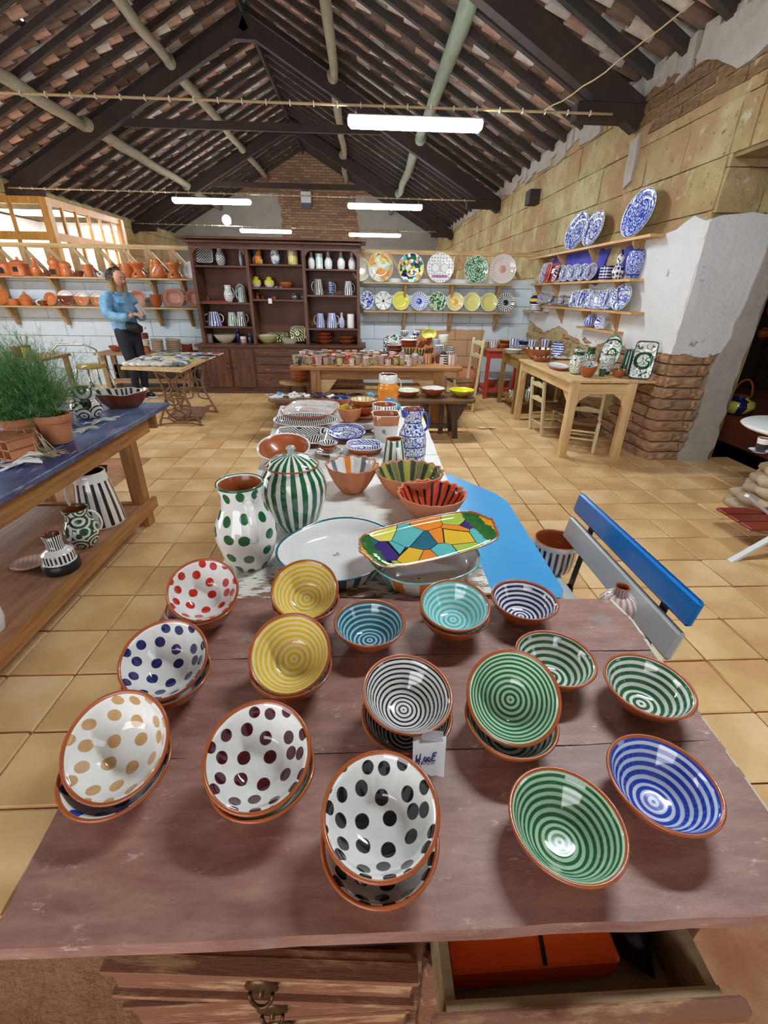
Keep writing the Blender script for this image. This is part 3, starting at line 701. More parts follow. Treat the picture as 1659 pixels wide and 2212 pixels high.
# ---- small brown table and red table at the corner
oldw = wood('old_brown_wood', '#7d5c2e', '#a8843f', 2, .6)
st = thing('side_table', 'narrow brown wooden table between the red table and the pine table', 'table', (2.38, 6.45, 0))
MB().box((0, 0, .745), (.64, .80, .03), bev=.004).build('tabletop', oldw, st)
for x, y in ((-.29, -.36), (.29, -.36), (-.29, .36), (.29, .36)): MB().box((x, y, .365), (.055, .055, .73)).build('leg', oldw, st)
MB().box((-.29, 0, .67), (.02, .68, .12)).build('apron', oldw, st); MB().box((0, -.36, .67), (.54, .02, .12)).build('apron', oldw, st)
MB().box((0, 0, .16), (.56, .70, .04)).build('shelf', oldw, st)
rt_ = thing('red_table', 'narrow red painted table with dishes, standing in the far right corner', 'table', (2.25, 7.35, 0))
MB().box((.05, 0, .745), (.80, .62, .03), bev=.004).build('tabletop', wood('reddish_board', '#a8603a', '#c88458', 0), rt_)
for x, y in ((-.32, -.26), (.12, -.26), (-.32, .26), (.36, .26)): MB().box((x, y, .365), (.05, .05, .73)).build('leg', redpaint, rt_)
MB().box((-.1, -.27, .68), (.46, .02, .11)).build('apron', redpaint, rt_); MB().box((-.32, 0, .68), (.02, .5, .11)).build('apron', redpaint, rt_)
MB().box((-.08, 0, .14), (.48, .54, .05)).build('shelf', redpaint, rt_)
# ---- table with the small cups
ct = thing('cup_table', 'honey coloured wooden table crowded with small painted cups', 'table', (.17, 6.02, 0))
MB().box((0, 0, .70), (2.02, 1.22, .04), bev=.004).build('tabletop', oak_x, ct)
for x, y in ((-.73, -.50), (.74, -.50), (-.73, .50), (.74, .50)): MB().box((x, y, .34), (.12, .12, .68), bev=.004).build('leg', oak_z, ct)
MB().box((0, -.5, .62), (1.40, .03, .11)).build('apron', oak_x, ct); MB().box((0, .5, .62), (1.4, .03, .11)).build('apron', oak_x, ct)
for s in (-1, 1):
    M = Matrix(((1, 0, 0, 0), (0, 0, 1, -.53), (0, 1, 0, .565), (0, 0, 0, 1)))
    MB().prism([(s*.68, 0), (s*.48, 0), (s*.68, -.26)][::s], -.01, .01, 0, M).build('corner_brace', pine_x, ct)
sb = thing('plank_bench', 'rough wooden plank bench standing behind the honey coloured cup table', 'bench', (.25, 7.0, 0))
MB().box((0, 0, .44), (1.9, .3, .04)).build('seat', shelf_x, sb)
for x in (-.8, .8): MB().box((x, 0, .21), (.06, .26, .42)).build('leg', shelf_z, sb)
MB().box((0, .0, .14), (1.6, .05, .05)).box((0, .0, .24), (1.6, .03, .04)).build('stretcher', shelf_x, sb)
# ---- low dark bench with rounded ends
lb = thing('low_bench', 'low dark bench with rounded ends holding clay doves and three dishes', 'bench', (.11, 5.06, 0))
out = []
for s in (1, -1):
    for i in range(9):
        a = -pi/2+pi*i/8; out.append((s*(1.04+.12*cos(a)), s*.21*sin(a)))
MB().prism(out, .42, .45).build('seat', wood('bench_wood', '#4a2f22', '#8a6a4c', 0, .35), lb)
dz = wood('bench_leg_wood', '#33211a', '#5b4030', 2, .5)
for x in (-.95, .93):
    for y in (-.14, .14):
        M = Matrix(((1, 0, 0, 0), (0, 0, 1, y), (0, 1, 0, 0), (0, 0, 0, 1))); s = 1 if x > 0 else -1
        MB().prism([(x-.02*s, 0), (x+.04*s, 0), (x+.02*s, .22), (x+.12*s, .42), (x-.10*s, .42), (x-.05*s, .25)][::s], -.02, .02, 0, M).build('leg', dz, lb)
for x in (.62, .80): MB().box((x, .05, .21), (.05, .05, .42)).build('leg', dz, lb)
MB().box((0, 0, .12), (1.75, .03, .05)).build('stretcher', dz, lb)
MB().box((0, .13, .385), (1.8, .02, .07)).build('apron', dz, lb)
# ---- stool with half round top, cream chair, jar
so = thing('stool', 'small stool with a rounded pale top left of the cup table', 'stool', (-.92, 6.35, 0))
MB().lathe([(0, .36), (.2, .36), (.215, .375), (.2, .39), (0, .39)], 24, sx=1.1).build('seat', shelf_x, so)
for a in (.6, 2.5, 3.8, 5.6): MB().bar((.12*cos(a), .12*sin(a), .36), (.16*cos(a), .16*sin(a), 0), .035, .035, up=(0, 1, 0)).build('leg', dz, so)
c3 = rush_chair((1.36, 6.35, .017), radians(-80), 'tall cream wooden chair at the right end of the cup table', w=.34, seat_z=.40, top=.95)
# ---- long bench behind the woman, treadle table
lbn = thing('trestle_table', 'old wooden trestle table behind the woman with stacks of plates', 'table', (-3.36, 7.55, 0))
gw = wood('greyed_wood_x', '#8d6c46', '#b3936a', 0, .6); gwz = wood('greyed_wood_z', '#8d6c46', '#b3936a', 2, .6)
MB().box((0, -.02, .605), (1.46, .46, .035), bev=.004).build('tabletop', gw, lbn)
for x in (-.64, .62):
    for y in (-.16, .14): MB().box((x, y, .29), (.07, .06, .59)).build('leg', gwz, lbn)
MB().box((0, -.16, .2), (1.3, .03, .06)).build('stretcher', gw, lbn); MB().box((0, 0, .1), (1.3, .3, .02)).build('lower_board', dz, lbn)
MB().box((0, .12, .3), (1.3, .02, .22)).build('back_board', dz, lbn)
tr = thing('treadle_table', 'table made of pale boards on an ornate rusty iron sewing machine base', 'table', (-2.22, 5.75, 0))
tv_ = [(-.40, -.62), (.30, -.78), (.28, .74), (-.56, .62)]
MB().prism(tv_, .715, .742).build('tabletop', pine_y, tr)
def curl(p, r, a0, a1, n=12): return [(p[0], p[1]+r*cos(a0+(a1-a0)*i/n), p[2]+r*sin(a0+(a1-a0)*i/n)) for i in range(n+1)]
def iron_side(y):
    b = MB(); R = .010
    def T(pts, r=R, closed=False): b.tube([(q[0], y, q[1]) for q in pts], r, 6, 0, closed)
    def spl(P, n=6):
        out = []
        for i in range(len(P)-1):
            p0 = P[max(i-1, 0)]; p1 = P[i]; p2 = P[i+1]; p3 = P[min(i+2, len(P)-1)]
            for k in range(n):
                t = k/n; out.append(tuple(.5*((2*p1[j])+(-p0[j]+p2[j])*t+(2*p0[j]-5*p1[j]+4*p2[j]-p3[j])*t*t+(-p0[j]+3*p1[j]-3*p2[j]+p3[j])*t**3) for j in (0, 1)))
        return out+[P[-1]]
    for s in (-1, 1):
        T(spl([(s*.20, .71), (s*.13, .5), (s*.12, .34), (s*.19, .16), (s*.25, .02)]), .013)
        T(spl([(s*.25, .02), (s*.22, .10), (s*.12, .10), (s*.06, .05)]))
        T(spl([(s*.18, .66), (s*.06, .58), (s*.04, .48), (s*.12, .42)])); T(spl([(s*.02, .70), (s*.07, .62), (s*.0, .52), (s*.05, .40), (s*.02, .30)]))
        T(spl([(s*.13, .34), (s*.04, .30), (s*.05, .22), (s*.16, .20)])); T(spl([(s*.09, .70), (s*.12, .62), (s*.05, .66)]), .008)
    T(spl([(-.24, .03), (0, .05), (.24, .03)])); T([(-.2, .705), (.2, .705)], .013); T([(-.12, .34), (.12, .34)])
    for s in (-1, 1): b.box((s*.25, y, .012), (.05, .04, .024))
    return b
for y in (-.32, .34): iron_side(y).build('iron_leg', iron, tr)
MB().box((.0, .02, .1), (.42, .34, .02), rot=Euler((radians(8), 0, 0))).build('treadle', iron, tr)
b = MB(); rr = .15
ctr = (-.02, -.25, .22)
b.tube([(ctr[0]+rr*cos(a), ctr[1], ctr[2]+rr*sin(a)) for a in [2*pi*i/28 for i in range(28)]], .012, 6, 0, True)
b.tube([(ctr[0]+.04*cos(a), ctr[1], ctr[2]+.04*sin(a)) for a in [2*pi*i/14 for i in range(14)]], .010, 6, 0, True)
for k in range(5): a = 2*pi*k/5; b.tube([(ctr[0]+.04*cos(a), ctr[1], ctr[2]+.04*sin(a)), (ctr[0]+.1*cos(a+.3), ctr[1], ctr[2]+.1*sin(a+.3)), (ctr[0]+rr*cos(a), ctr[1], ctr[2]+rr*sin(a))], .009, 6)
b.build('flywheel', iron, tr)
MB().tube([(-.16, .28, .36), (.16, .28, .36)], .009, 6).tube([(0, -.3, .36), (0, .32, .36)], .01, 6).tube([(0, -.3, .1), (0, .32, .1)], .01, 6).build('cross_rod', iron, tr)
# ---- dark cabinet
cb = thing('cabinet', 'tall dark wooden cabinet with open shelves above doors and drawers', 'cabinet', (-1.27, 7.74, 0))
Cx = lambda x: x+1.27
b = MB(); b.box((0, -.02, .365), (2.55, .62, .71)); b.build('base', darkwood_x, cb)
MB().box((0, -.03, .735), (2.64, .67, .03), bev=.006).build('counter', darkwood_x, cb)
MB().box((0, -.03, .03), (2.62, .66, .06), bev=.01).box((0, -.03, .075), (2.58, .64, .02)).build('plinth', darkwood_x, cb)
MB().box((0, .26, 1.42), (2.44, .02, 1.36)).build('back_panel', material('cabinet_back', lambda P: mix(noise(scl(P.v, (1, 1, .3)), 3, 3), rgb('#683c2c'), rgb('#86523e')), .5), cb)
for x in (-1.21, -.415, .405, 1.21): MB().box((x, .03, 1.42), (.045, .46, 1.36)).build('upright', darkwood_z, cb)
MB().box((0, .03, 2.10), (2.44, .46, .03)).build('top_board', darkwood_x, cb)
MB().box((0, -.02, 2.125), (2.52, .58, .035), bev=.008).box((0, -.04, 2.165), (2.66, .66, .03), bev=.006).build('cornice', darkwood_x, cb)
MB().box((0, -.205, 2.065), (2.44, .025, .05)).build('top_rail', darkwood_x, cb)
for x0, x1 in ((-1.19, -.44), (.43, 1.19)):
    for s, x in ((1, x0), (-1, x1)):
        M = Matrix(((1, 0, 0, 0), (0, 0, 1, -.205), (0, 1, 0, 2.045), (0, 0, 0, 1))); MB().prism([(x, 0), (x+s*.10, 0), (x+s*.04, -.03), (x, -.09)][::s], -.01, .01, 0, M).build('corner_bracket', darkwood_x, cb)
SH = {'L': (-1.19, -.44, (1.83, 1.34, 1.00)), 'M': (-.39, .38, (1.86, 1.55, 1.39)), 'R': (.43, 1.19, (1.81, 1.46, .99))}
for k, (x0, x1, zs) in SH.items():
    for z in zs: MB().box(((x0+x1)/2, .04, z-.012), (x1-x0, .44, .024)).build('shelf', darkwood_x, cb)
for i, (x0, x1) in enumerate(((-1.20, -.80), (-.78, -.43), (.42, .80), (.82, 1.20))):
    d = MB().box(((x0+x1)/2, -.34, .40), (x1-x0-.015, .02, .58), bev=.004).build('door', darkwood_z, cb)
    hx = x1-.05 if i % 2 == 0 else x0+.05
    MB().tube([(hx, -.352, .47), (hx+(.012 if i % 2 == 0 else -.008), -.375, .45), (hx+(.03 if i % 2 == 0 else -.01), -.37, .42), (hx+(.035 if i % 2 == 0 else 0), -.352, .40)], .007, 6).build('handle', brass, d)
for k, (z, h) in enumerate(((.645, .12), (.52, .12), (.395, .12), (.19, .22))):
    if k == 3: z = .22
    d = MB().box((0, -.34, z), (.80, .02, h-.012), bev=.004).build('drawer', darkwood_x, cb)
    for x in (-.24,):
        pts = [(x-.05, -.352, z+.01), (x-.045, -.375, z+.0), (x-.02, -.38, z-(.0 if k < 3 else .03)), (x+.02, -.38, z-(.0 if k < 3 else .03)), (x+.045, -.375, z), (x+.05, -.352, z+.01)]
        MB().tube(pts, .006, 6).lathe([(0, 0), (.012, 0), (0, .008)], 8, M=Matrix.Translation((x-.05, -.352, z+.01)) @ Matrix.Rotation(pi/2, 4, 'X')).build('handle', brass, d)
# ---- wall shelves
def wall_shelf(name, x0, x1, z, brk, label, d=.24, y1=8.08):
    t = thing('wall_shelf', label, 'shelf', ((x0+x1)/2, y1-d/2, z), group=None); c = (x0+x1)/2
    MB().box((0, 0, -.012), (x1-x0, d, .024)).build('board', shelf_x, t)
    for x in brk:
        M = Matrix(((0, 0, 1, x-c), (1, 0, 0, d/2), (0, 1, 0, -.024), (0, 0, 0, 1)))
        MB().prism([(0, 0), (-d+.03, 0), (-d+.05, -.04), (-.04, -.26), (0, -.26)][::-1], -.02, .02, 0, M).build('bracket', shelf_z, t)
    return t
def bx(px, py, y): return at(px, py, y=y).x
SZ1, SZ2 = 1.655, 1.245
wall_shelf('a', -6.6, -2.56, SZ1, [bx(q, 610, 8.0) for q in (2, 118, 330, 395)], 'upper left wall shelf carrying terracotta burners and vases')
wall_shelf('b', -6.6, -2.56, SZ2, [bx(q, 675, 8.0) for q in (28, 137, 342, 410)], 'lower left wall shelf carrying terracotta dishes')
wall_shelf('c', .02, 2.42, SZ1, [bx(q, 630, 8.0) for q in (874, 974, 1075)], 'upper wall shelf right of the cabinet with five large plates')
wall_shelf('d', .02, 2.40, SZ2, [bx(q, 690, 8.0) for q in (872, 970, 1070)], 'lower wall shelf right of the cabinet with nine small plates')
def side_shelf(y0, y1, z, brk, label, d=.18):
    t = thing('wall_shelf', label, 'shelf', (XR-d/2, (y0+y1)/2, z)); c = (y0+y1)/2
    MB().box((0, 0, -.012), (d, y1-y0, .024)).build('board', shelf_y, t)
    for y in brk:
        M = Matrix(((1, 0, 0, d/2), (0, 0, 1, y-c), (0, 1, 0, -.024), (0, 0, 0, 1)))
        MB().prism([(0, 0), (0, -.2), (-.03, -.2), (-d+.03, -.03), (-d+.02, 0)][::-1], -.015, .015, 0, M).build('bracket', shelf_z, t)
    return t
side_shelf(4.72, 7.9, 2.03, [5.05, 6.0, 6.95, 7.7], 'top shelf on the right wall with three big blue plates')
side_shelf(4.9, 7.85, 1.665, [5.25, 6.1, 7.0, 7.7], 'middle shelf on the right wall with blue vases and plates')
side_shelf(4.75, 7.2, 1.365, [5.2, 5.9, 6.7], 'third shelf on the right wall with blue fish dishes')
side_shelf(5.05, 6.0, 1.16, [], 'smallest and lowest shelf on the right wall', .14)
side_shelf(7.25, 8.05, 1.28, [], 'short thin shelf in the far right corner', .18)
# ================================================================== POTTERY: patterns
C_ = {'black': (.013, .013, .016), 'navy': (.012, .02, .13), 'blue': (.015, .06, .42), 'green': (.02, .13, .05), 'yellow': (.80, .50, .04), 'lemon': (.80, .74, .12), 'red': (.55, .03, .02),
      'burg': (.07, .006, .012), 'beige': (.56, .34, .15), 'teal': (.02, .14, .21), 'aqua': (.12, .50, .50), 'white': (.84, .84, .81), 'orange': (.85, .26, .03), 'grey': (.20, .22, .28), 'pink': (.72, .38, .30),
      'olive': (.14, .15, .06), 'violet': (.06, .03, .20), 'clay': (.47, .17, .07), 'cream': (.80, .74, .58), 'sky': (.15, .42, .68)}
def K(c): return C_[c] if isinstance(c, str) else c
def wob(P, amp=.004, sc=30): return (noise(P.v, sc, 2)-.5)*amp
def slen(P, z0=.006): q = P.z-z0; return mth('SQRT', P.r*P.r+q*q)
def rings(c, bg='white', pitch=.0065, w=.5, tint=0.0):
    def f(P):
        s = slen(P)/1.38+wob(P, .0016, 25)
        on = smooth(absf(fract(s/pitch+.5)-.5), .5*w-.06, .5*w+.06)
        b = mix(tint, K(bg), K(c)) if tint else K(bg)
        c2 = mix(noise(P.v, 40), tuple(q*.75 for q in K(c)), tuple(min(1, q*1.35) for q in K(c)))
        return mix(on, c2, b)
    return glaze('rings_%s_%s_%g_%g' % (c, bg, pitch, w), f)
def dots(c, scale=38, thr=.29, bg='white', mode='bowl', rnd=.45, R=.06, key=''):
    def f(P):
        if mode == 'bowl':
            s = slen(P); k = s/mx(P.r, .0005); v = vec(P.x*k, P.y*k)
        elif mode == 'side': v = vec(P.th*R, P.z)
        else: v = vec(P.x, P.y)
        d = voro(v, scale*.84, rnd, '2D')
        c2 = mix(noise(P.v, 50), tuple(q*.7 for q in K(c)), tuple(min(1, q*1.3) for q in K(c)))
        return mix(smooth(d+(noise(P.v, 45, 1)-.5)*.05, thr-.02, thr+.02), c2, K(bg))
    return glaze('dots_%s_%s_%g_%g_%s%s' % (c, bg, scale, thr, mode, key), f)
def stripes(cols, n=12, w=.5, bg='white', z0=-9, z1=9, r0=-1, rot=0, clayin=None, wb=.05):
    cols = cols if isinstance(cols, (list, tuple)) and not isinstance(cols[0], float) else [cols]
    def f(P):
        u = P.th*(n/(2*pi))+rot+(noise(P.v, 18, 2)-.5)*wb*2
        on = mn(mn((absf(fract(u)-.5) < w*.5), (P.z > z0)), mn((P.z < z1), (P.r > r0)))
        if len(cols) == 1: c = mix(noise(P.v, 45), tuple(q*.75 for q in K(cols[0])), tuple(min(1, q*1.25) for q in K(cols[0])))
        else:
            id_ = mth('FLOORED_MODULO' if False else 'PINGPONG', mth('FLOOR', u)+100.0, float(len(cols)-1)) if len(cols) > 2 else absf(mth('MODULO', mth('FLOOR', u)+100.0, 2.0))
            c = K(cols[0])
            for i in range(1, len(cols)): c = mix(id_ > (i-.5), c, K(cols[i]))
        return mix(on, K(bg), c)
    return glaze('stripes_%s_%d_%g_%s_%g_%g_%g_%g' % ('_'.join(map(str, cols)), n, w, bg, z0, z1, r0, rot), f)
def bands(c, bg='white', pitch=.02, w=.5, ax='z', off=0):
    def f(P): return mix(absf(fract((getattr(P, ax)+off+wob(P, .003))/pitch)-.5) < w*.5, K(bg), K(c))
    return glaze('bands_%s_%s_%g_%g_%s%g' % (c, bg, pitch, w, ax, off), f)
def spatter(c, bg='white', sc=40, thr=.5, det=3):
    def f(P): return mix(smooth(noise(P.v, sc, det, .6), thr-.04, thr+.04), K(bg), K(c))
    return glaze('spatter_%s_%s_%g_%g' % (c, bg, sc, thr), f)
def floral(c='blue', bg='white', sc=26, ring=.03, hv=None):
    hv = (.16, .575) if hv is None else hv        # brushwork: petals round cell centres, circles and leafy marks
    def f(P):
        q = noise(P.v, 20, 2)*.25
        d = voro(P.v, sc, .8)+q
        a = absf(fract(d*3.2)-.5) < hv[0]
        b = absf(fract((P.r+wob(P, .006))/ring)-.5) < .10
        e = smooth(noise(P.v, sc*2.2, 2), hv[1], hv[1]+.03)
        return mix(mx(mx(a, b), e), K(bg), K(c))
    return glaze('floral_%s_%s_%g_%g_%g' % (c, bg, sc, ring, hv[0]), f)
def tribal(c='black', bg='white', sc=14, pitch=.012, w=.5, rnd=1.0, key=''):       # patches hatched in different directions
    def f(P):
        col = voro(P.v, sc, rnd, '3D', 'Color')
        sp = E.t.nodes.new('ShaderNodeSeparateColor'); E.t.links.new(col, sp.inputs[0]); h = E(sp.outputs[0])
        a = mth('FLOOR', h*4.0)*(pi/4)
        u = (P.x*mth('COSINE', a)+(P.y+P.z)*sinf(a))/pitch
        rg = absf(fract(voro(P.v, sc, rnd)*4.0)-.5) < w*.5
        hat = absf(fract(u)-.5) < w*.5
        sel = h > .72
        return mix(mx(mn(rg, sel), mn(hat, 1.0-sel)), K(bg), K(c))
    return glaze('tribal_%s_%s_%g_%g%s' % (c, bg, sc, pitch, key), f)
def patches(cols, sc=14, line='black', lw=.03, rnd=1.0, dim='3D', key=''):
    def f(P):
        col = voro(P.v, sc, rnd, dim, 'Color')
        rp = E.t.nodes.new('ShaderNodeValToRGB'); rp.color_ramp.interpolation = 'CONSTANT'
        sp = E.t.nodes.new('ShaderNodeSeparateColor'); E.t.links.new(col, sp.inputs[0]); E.t.links.new(sp.outputs[0], rp.inputs[0])
        el = rp.color_ramp.elements
        el[0].color = (*K(cols[0]), 1); el[1].position = 1/len(cols); el[1].color = (*K(cols[1]), 1)
        for i in range(2, len(cols)): e = el.new(i/len(cols)); e.color = (*K(cols[i]), 1)
        ed = voro(P.v, sc, rnd, dim, 'Distance', 'DISTANCE_TO_EDGE')
        return mix(ed < lw, rp.outputs[0], K(line)) if line else rp.outputs[0]
    return glaze('patches_%s_%g_%s%s' % ('_'.join(map(str, cols)), sc, line, key), f)
def dip(c1, c2, z, ax='y', soft=.004):
    return glaze('dip_%s_%s_%g_%s' % (c1, c2, z, ax), lambda P: mix(smooth(getattr(P, ax)+wob(P, .004), z-soft, z+soft), K(c1), K(c2)))
def plain(c): return glaze('plain_%s' % (c if isinstance(c, str) else '%.2f_%.2f_%.2f' % c), lambda P: mix(noise(P.v, 25), tuple(q*.85 for q in K(c)), K(c)))
def check(c='black', bg='white', pitch=.02, ang=pi/4, mode='plate'):
    def f(P):
        a, b = (P.x, P.y) if mode == 'plate' else (P.th*.05, P.z)
        u = (a+b)/pitch; v = (a-b)/pitch
        x = mth('LESS_THAN', absf((fract(u)-.5))+absf((fract(v)-.5)), .52)
        return mix(x, K(c), K(bg))
    return glaze('check_%s_%g_%s' % (c, pitch, mode), f)
# ------------------------------------------------------------------ shapes
PROF = {
 'bowl': [(.40, 0), (.44, .05), (.58, .2), (.73, .42), (.87, .68), (.96, .93), (1, 1)],
 'deep': [(.5, 0), (.56, .06), (.74, .25), (.88, .5), (.95, .75), (1, 1)],
 'plate': [(.55, 0), (.60, .1), (.72, .45), (.86, .8), (1, 1)],
 'dish': [(.78, 0), (.82, .1), (.9, .5), (.97, .9), (1, 1)],
 'cup': [(.70, 0), (.74, .03), (.83, .4), (.93, .8), (1, 1)],
 'cyl': [(.97, 0), (1, .02), (1, .5), (1, .98), (1, 1)],
 'pot': [(.80, 0), (.86, .05), (1, .4), (1, .7), (.96, 1)],
 'jug': [(1, 0), (1, .03), (.93, .3), (.82, .6), (.70, .88), (.66, 1)],
 'vase': [(.55, 0), (.6, .03), (.86, .2), (1, .42), (.92, .62), (.62, .78), (.5, .86), (.58, 1)],
 'dotjug': [(.62, 0), (.66, .02), (.86, .16), (1, .38), (.97, .52), (.76, .68), (.66, .76), (.66, .86), (.74, 1)],
 'ginger': [(.52, 0), (.56, .03), (.78, .2), (.96, .5), (1, .68), (.93, .84), (.78, .95), (.74, 1)],
 'bottle': [(.75, 0), (.80, .03), (1, .25), (.95, .48), (.55, .68), (.38, .8), (.42, 1)],
 'round': [(.5, 0), (.7, .08), (1, .42), (.9, .7), (.5, .85), (.42, .9), (.5, 1)],
 'amph': [(.4, 0), (.6, .08), (1, .5), (.95, .72), (.55, .88), (.45, .93), (.58, 1)],
 'bigvase': [(.92, 0), (.96, .02), (1, .18), (.98, .4), (.9, .54), (.62, .72), (.58, .78), (.68, .9), (.74, 1)],
 'hour': [(.95, 0), (.98, .05), (.8, .3), (.52, .5), (.7, .7), (1, .88), (1, 1)],
}
def sup(n): return lambda r, z, a: (r/((abs(cos(a))**n+abs(sin(a))**n)**(1/n)), z)
def scal(k, amp, zamp=0): return lambda r, z, a: (r*(1+amp*cos(k*a)), z*(1+zamp*cos(k*a)))
def rev(kind, R, H, t=.005, mod=None, sx=1, sy=1, seg=36, closed_top=False, floor_t=.008):
    pr = PROF[kind] if isinstance(kind, str) else kind
    # refine
    pts = [(0, 0)]
    for i, p in enumerate(pr):
        if i > 1:
            a = pr[i-1]; pts.append((((a[0]+p[0])/2)*R, (a[1]+p[1])/2*H))
        pts.append((p[0]*R, p[1]*H))
    P = [(r, z, 0) for r, z in pts]
    r1, z1 = pts[-1]
    if closed_top: P[-1] = (r1, z1, 1); P += [(r1*.5, z1+.0, 1), (0, z1, 1)]
    else:
        P[-1] = (r1, z1, 1); P += [(r1-t*.3, z1+t*.45, 1), (r1-t*.8, z1+t*.35, 1), (r1-t*1.1, z1-t*.2, 2)]
        inner = [(max(r-t*1.1, .001), z) for r, z in reversed(pts[2:-1]) if z > floor_t*1.2]
        P += [(r, z, 2) for r, z in inner]
        lr = inner[-1][0] if inner else r1*.8
        P += [(lr*.86, floor_t, 2), (lr*.4, floor_t*.9, 2), (0, floor_t*.9, 2)]
    return MB().lathe(P, seg, mod, None, sx, sy)
def depth(p): return (Vector(p)-EYE).dot(FW)
def PX(bx, by, ty, w, z=None, y=None, tx=None):
    B = at(bx, by, z=z) if z is not None else at(bx, by, y=y)
    T = at(tx if tx is not None else bx, ty, y=B.y); H = abs(T.z-B.z); R = w/2*depth(B+Vector((0, 0, H/2)))/FPX
    return B, R, H
def rim_mats(m):
    if not isinstance(m, (list, tuple)): m = (m, m, clay)
    return list(m)
def vessel(name, label, cat, B, R, H, kind, mats, group=None, rot=(0, 0, 0), seg=32, t=None, mod=None, sx=1, sy=1, **k):
    t = t if t is not None else max(.003, min(.007, R*.07))
    o = rev(kind, R, H, t, mod, sx, sy, seg, floor_t=min(.008, H*.2), **k).build(name, rim_mats(mats), None, B, rot)
    return tag(o, label, cat, group)
def handle(o, R, H, m, ang=0, z0=.3, z1=.85, out=.55, r=.010, rin=.8, flat=.6, rin1=None):
    rin1 = rin if rin1 is None else rin1
    pts = []
    for i in range(13):
        a = -pi/2+pi*i/12; z = (z0+z1)/2*H+(z1-z0)/2*H*sin(a); q = rin*R+(rin1-rin)*R*i/12+out*R*cos(a)**.8 if cos(a) > 0 else rin*R+(rin1-rin)*R*i/12
        pts.append((q*cos(ang), q*sin(ang), z))
    return MB().tube(pts, r, 8, flat=flat).build('handle', m, o)
def spout(o, R, H, m, ang, rt=.66, ln=.35):
    c = Vector((cos(ang), sin(ang), 0)); s = Vector((-sin(ang), cos(ang), 0)); r = R*rt
    V = []; F = []
    for k, (zz, w, ex) in enumerate(((H*.86, .25, 0), (H*.94, .45, ln*.5), (H*1.01, .55, ln))):
        V += [c*(r*.97)+s*(w*r)+Vector((0, 0, zz)), c*(r+ex*r)+Vector((0, 0, zz)), c*(r*.97)-s*(w*r)+Vector((0, 0, zz))]
    for k in range(2): a = k*3; F += [(a, a+1, a+4, a+3), (a+1, a+2, a+5, a+4)]
    b = MB().add(V, F, 0, True); o2 = b.build('spout', m, o)
    sm = o2.modifiers.new('thickness', 'SOLIDIFY'); sm.thickness = .004; return o2
def knob_lid(o, R, H, m, rr=.74, h=.14):
    return MB().lathe([(rr*R*1.04, H*.985), (rr*R*1.02, H*1.01), (rr*R*.8, H*1.0+h*H*.45), (rr*R*.4, H+h*H*.75), (.10*R, H+h*H*.8), (.09*R, H+h*H*1.05), (.15*R, H+h*H*1.25), (.10*R, H+h*H*1.45), (0, H+h*H*1.5)], 28).build('lid', m, o)
# ------------------------------------------------------------------ the small bowls on the chest (poses recovered from their rims)
BR, BH = .078, .057
def bowl_at(c, n, mat, label, h=BH, R=BR, seg=56):
    nv = Vector((n[0], n[1], 1)).normalized(); q = Vector((0, 0, 1)).rotation_difference(nv)
    o = rev('bowl', R, h, .0055, seg=seg, floor_t=.006).build('bowl', [clay, clay, mat], None, Vector(c)-nv*h); o.rotation_mode = 'QUATERNION'; o.rotation_quaternion = q
    return tag(o, label, 'bowl', 'small bowls on the brown chest')
ZR = .8575
bowl_at((-.367, .848, .889), (.24, -.62), dots('red', 34, .285), 'small clay bowl with red dots on white, upper of the pair at the back left')
bowl_at((-.372, .835, ZR), (0, 0), dots('blue', 34, .285), 'plain clay bowl almost hidden under the red dotted bowl')
bowl_at((-.372, .637, .887), (.12, -.48), dots('navy', 36, .29), 'small clay bowl with navy blue dots on white, upper of its pair')
bowl_at((-.368, .628, ZR), (0, 0), dots('blue', 35, .285), 'clay bowl underneath the navy dotted bowl')
bowl_at((-.372, .458, .890), (.0, -.70), dots('beige', 35, .29), 'small clay bowl with beige dots on cream white, front left corner of the table')
bowl_at((-.374, .449, ZR+.003), (.04, -.16), dots('blue', 30, .27), 'clay bowl with blue dots peeping out under the beige dotted bowl')
bowl_at((-.158, .437, .890), (.09, -.38), dots('burg', 36, .30), 'small clay bowl with dark burgundy dots on white')
bowl_at((-.154, .436, ZR), (0, 0), rings('green', 'white', .009), 'clay bowl with white and green inside under the burgundy dotted bowl')
bowl_at((.0195, .350, .891), (-.03, -.17), dots('black', 37, .31), 'small clay bowl with black dots on white, upper of the pair nearest the viewer')
bowl_at((.0185, .335, ZR), (0, 0), dots('black', 36, .31), 'lower clay bowl with black dots on white, nearest the viewer')
bowl_at((-.137, .848, .885), (.02, -.56), rings('yellow', (.80, .72, .42), .0078, .55), 'smaller looking yellow ringed bowl standing farther back')
bowl_at((-.135, .842, ZR), (0, 0), rings('navy', 'white', .009), 'clay bowl hidden beneath the farther yellow ringed bowl')
bowl_at((-.142, .645, .886), (-.03, -.66), rings('yellow', (.80, .72, .42), .0080, .55, 0.0), 'yellow ringed bowl in front of the other yellow one')
bowl_at((-.140, .640, ZR), (0, 0), rings('teal', 'white', .009), 'clay bowl with dark inside under the nearer yellow ringed bowl')
bowl_at((.0115, .763, ZR), (0, 0), rings('teal', (.45, .70, .74), .0070, .62), 'single clay bowl with dark teal rings')
bowl_at((.201, .789, .882), (-.03, -.16), rings('aqua', (.55, .80, .78), .0078, .5), 'pale aqua ringed bowl, upper of its pair')
bowl_at((.203, .790, ZR), (0, 0), rings('aqua', 'white', .0078), 'clay bowl beneath the pale aqua ringed bowl')
bowl_at((.377, .835, ZR), (0, 0), rings('navy', 'white', .0070, .5), 'single clay bowl with navy rings, at the back right beside the blue table')
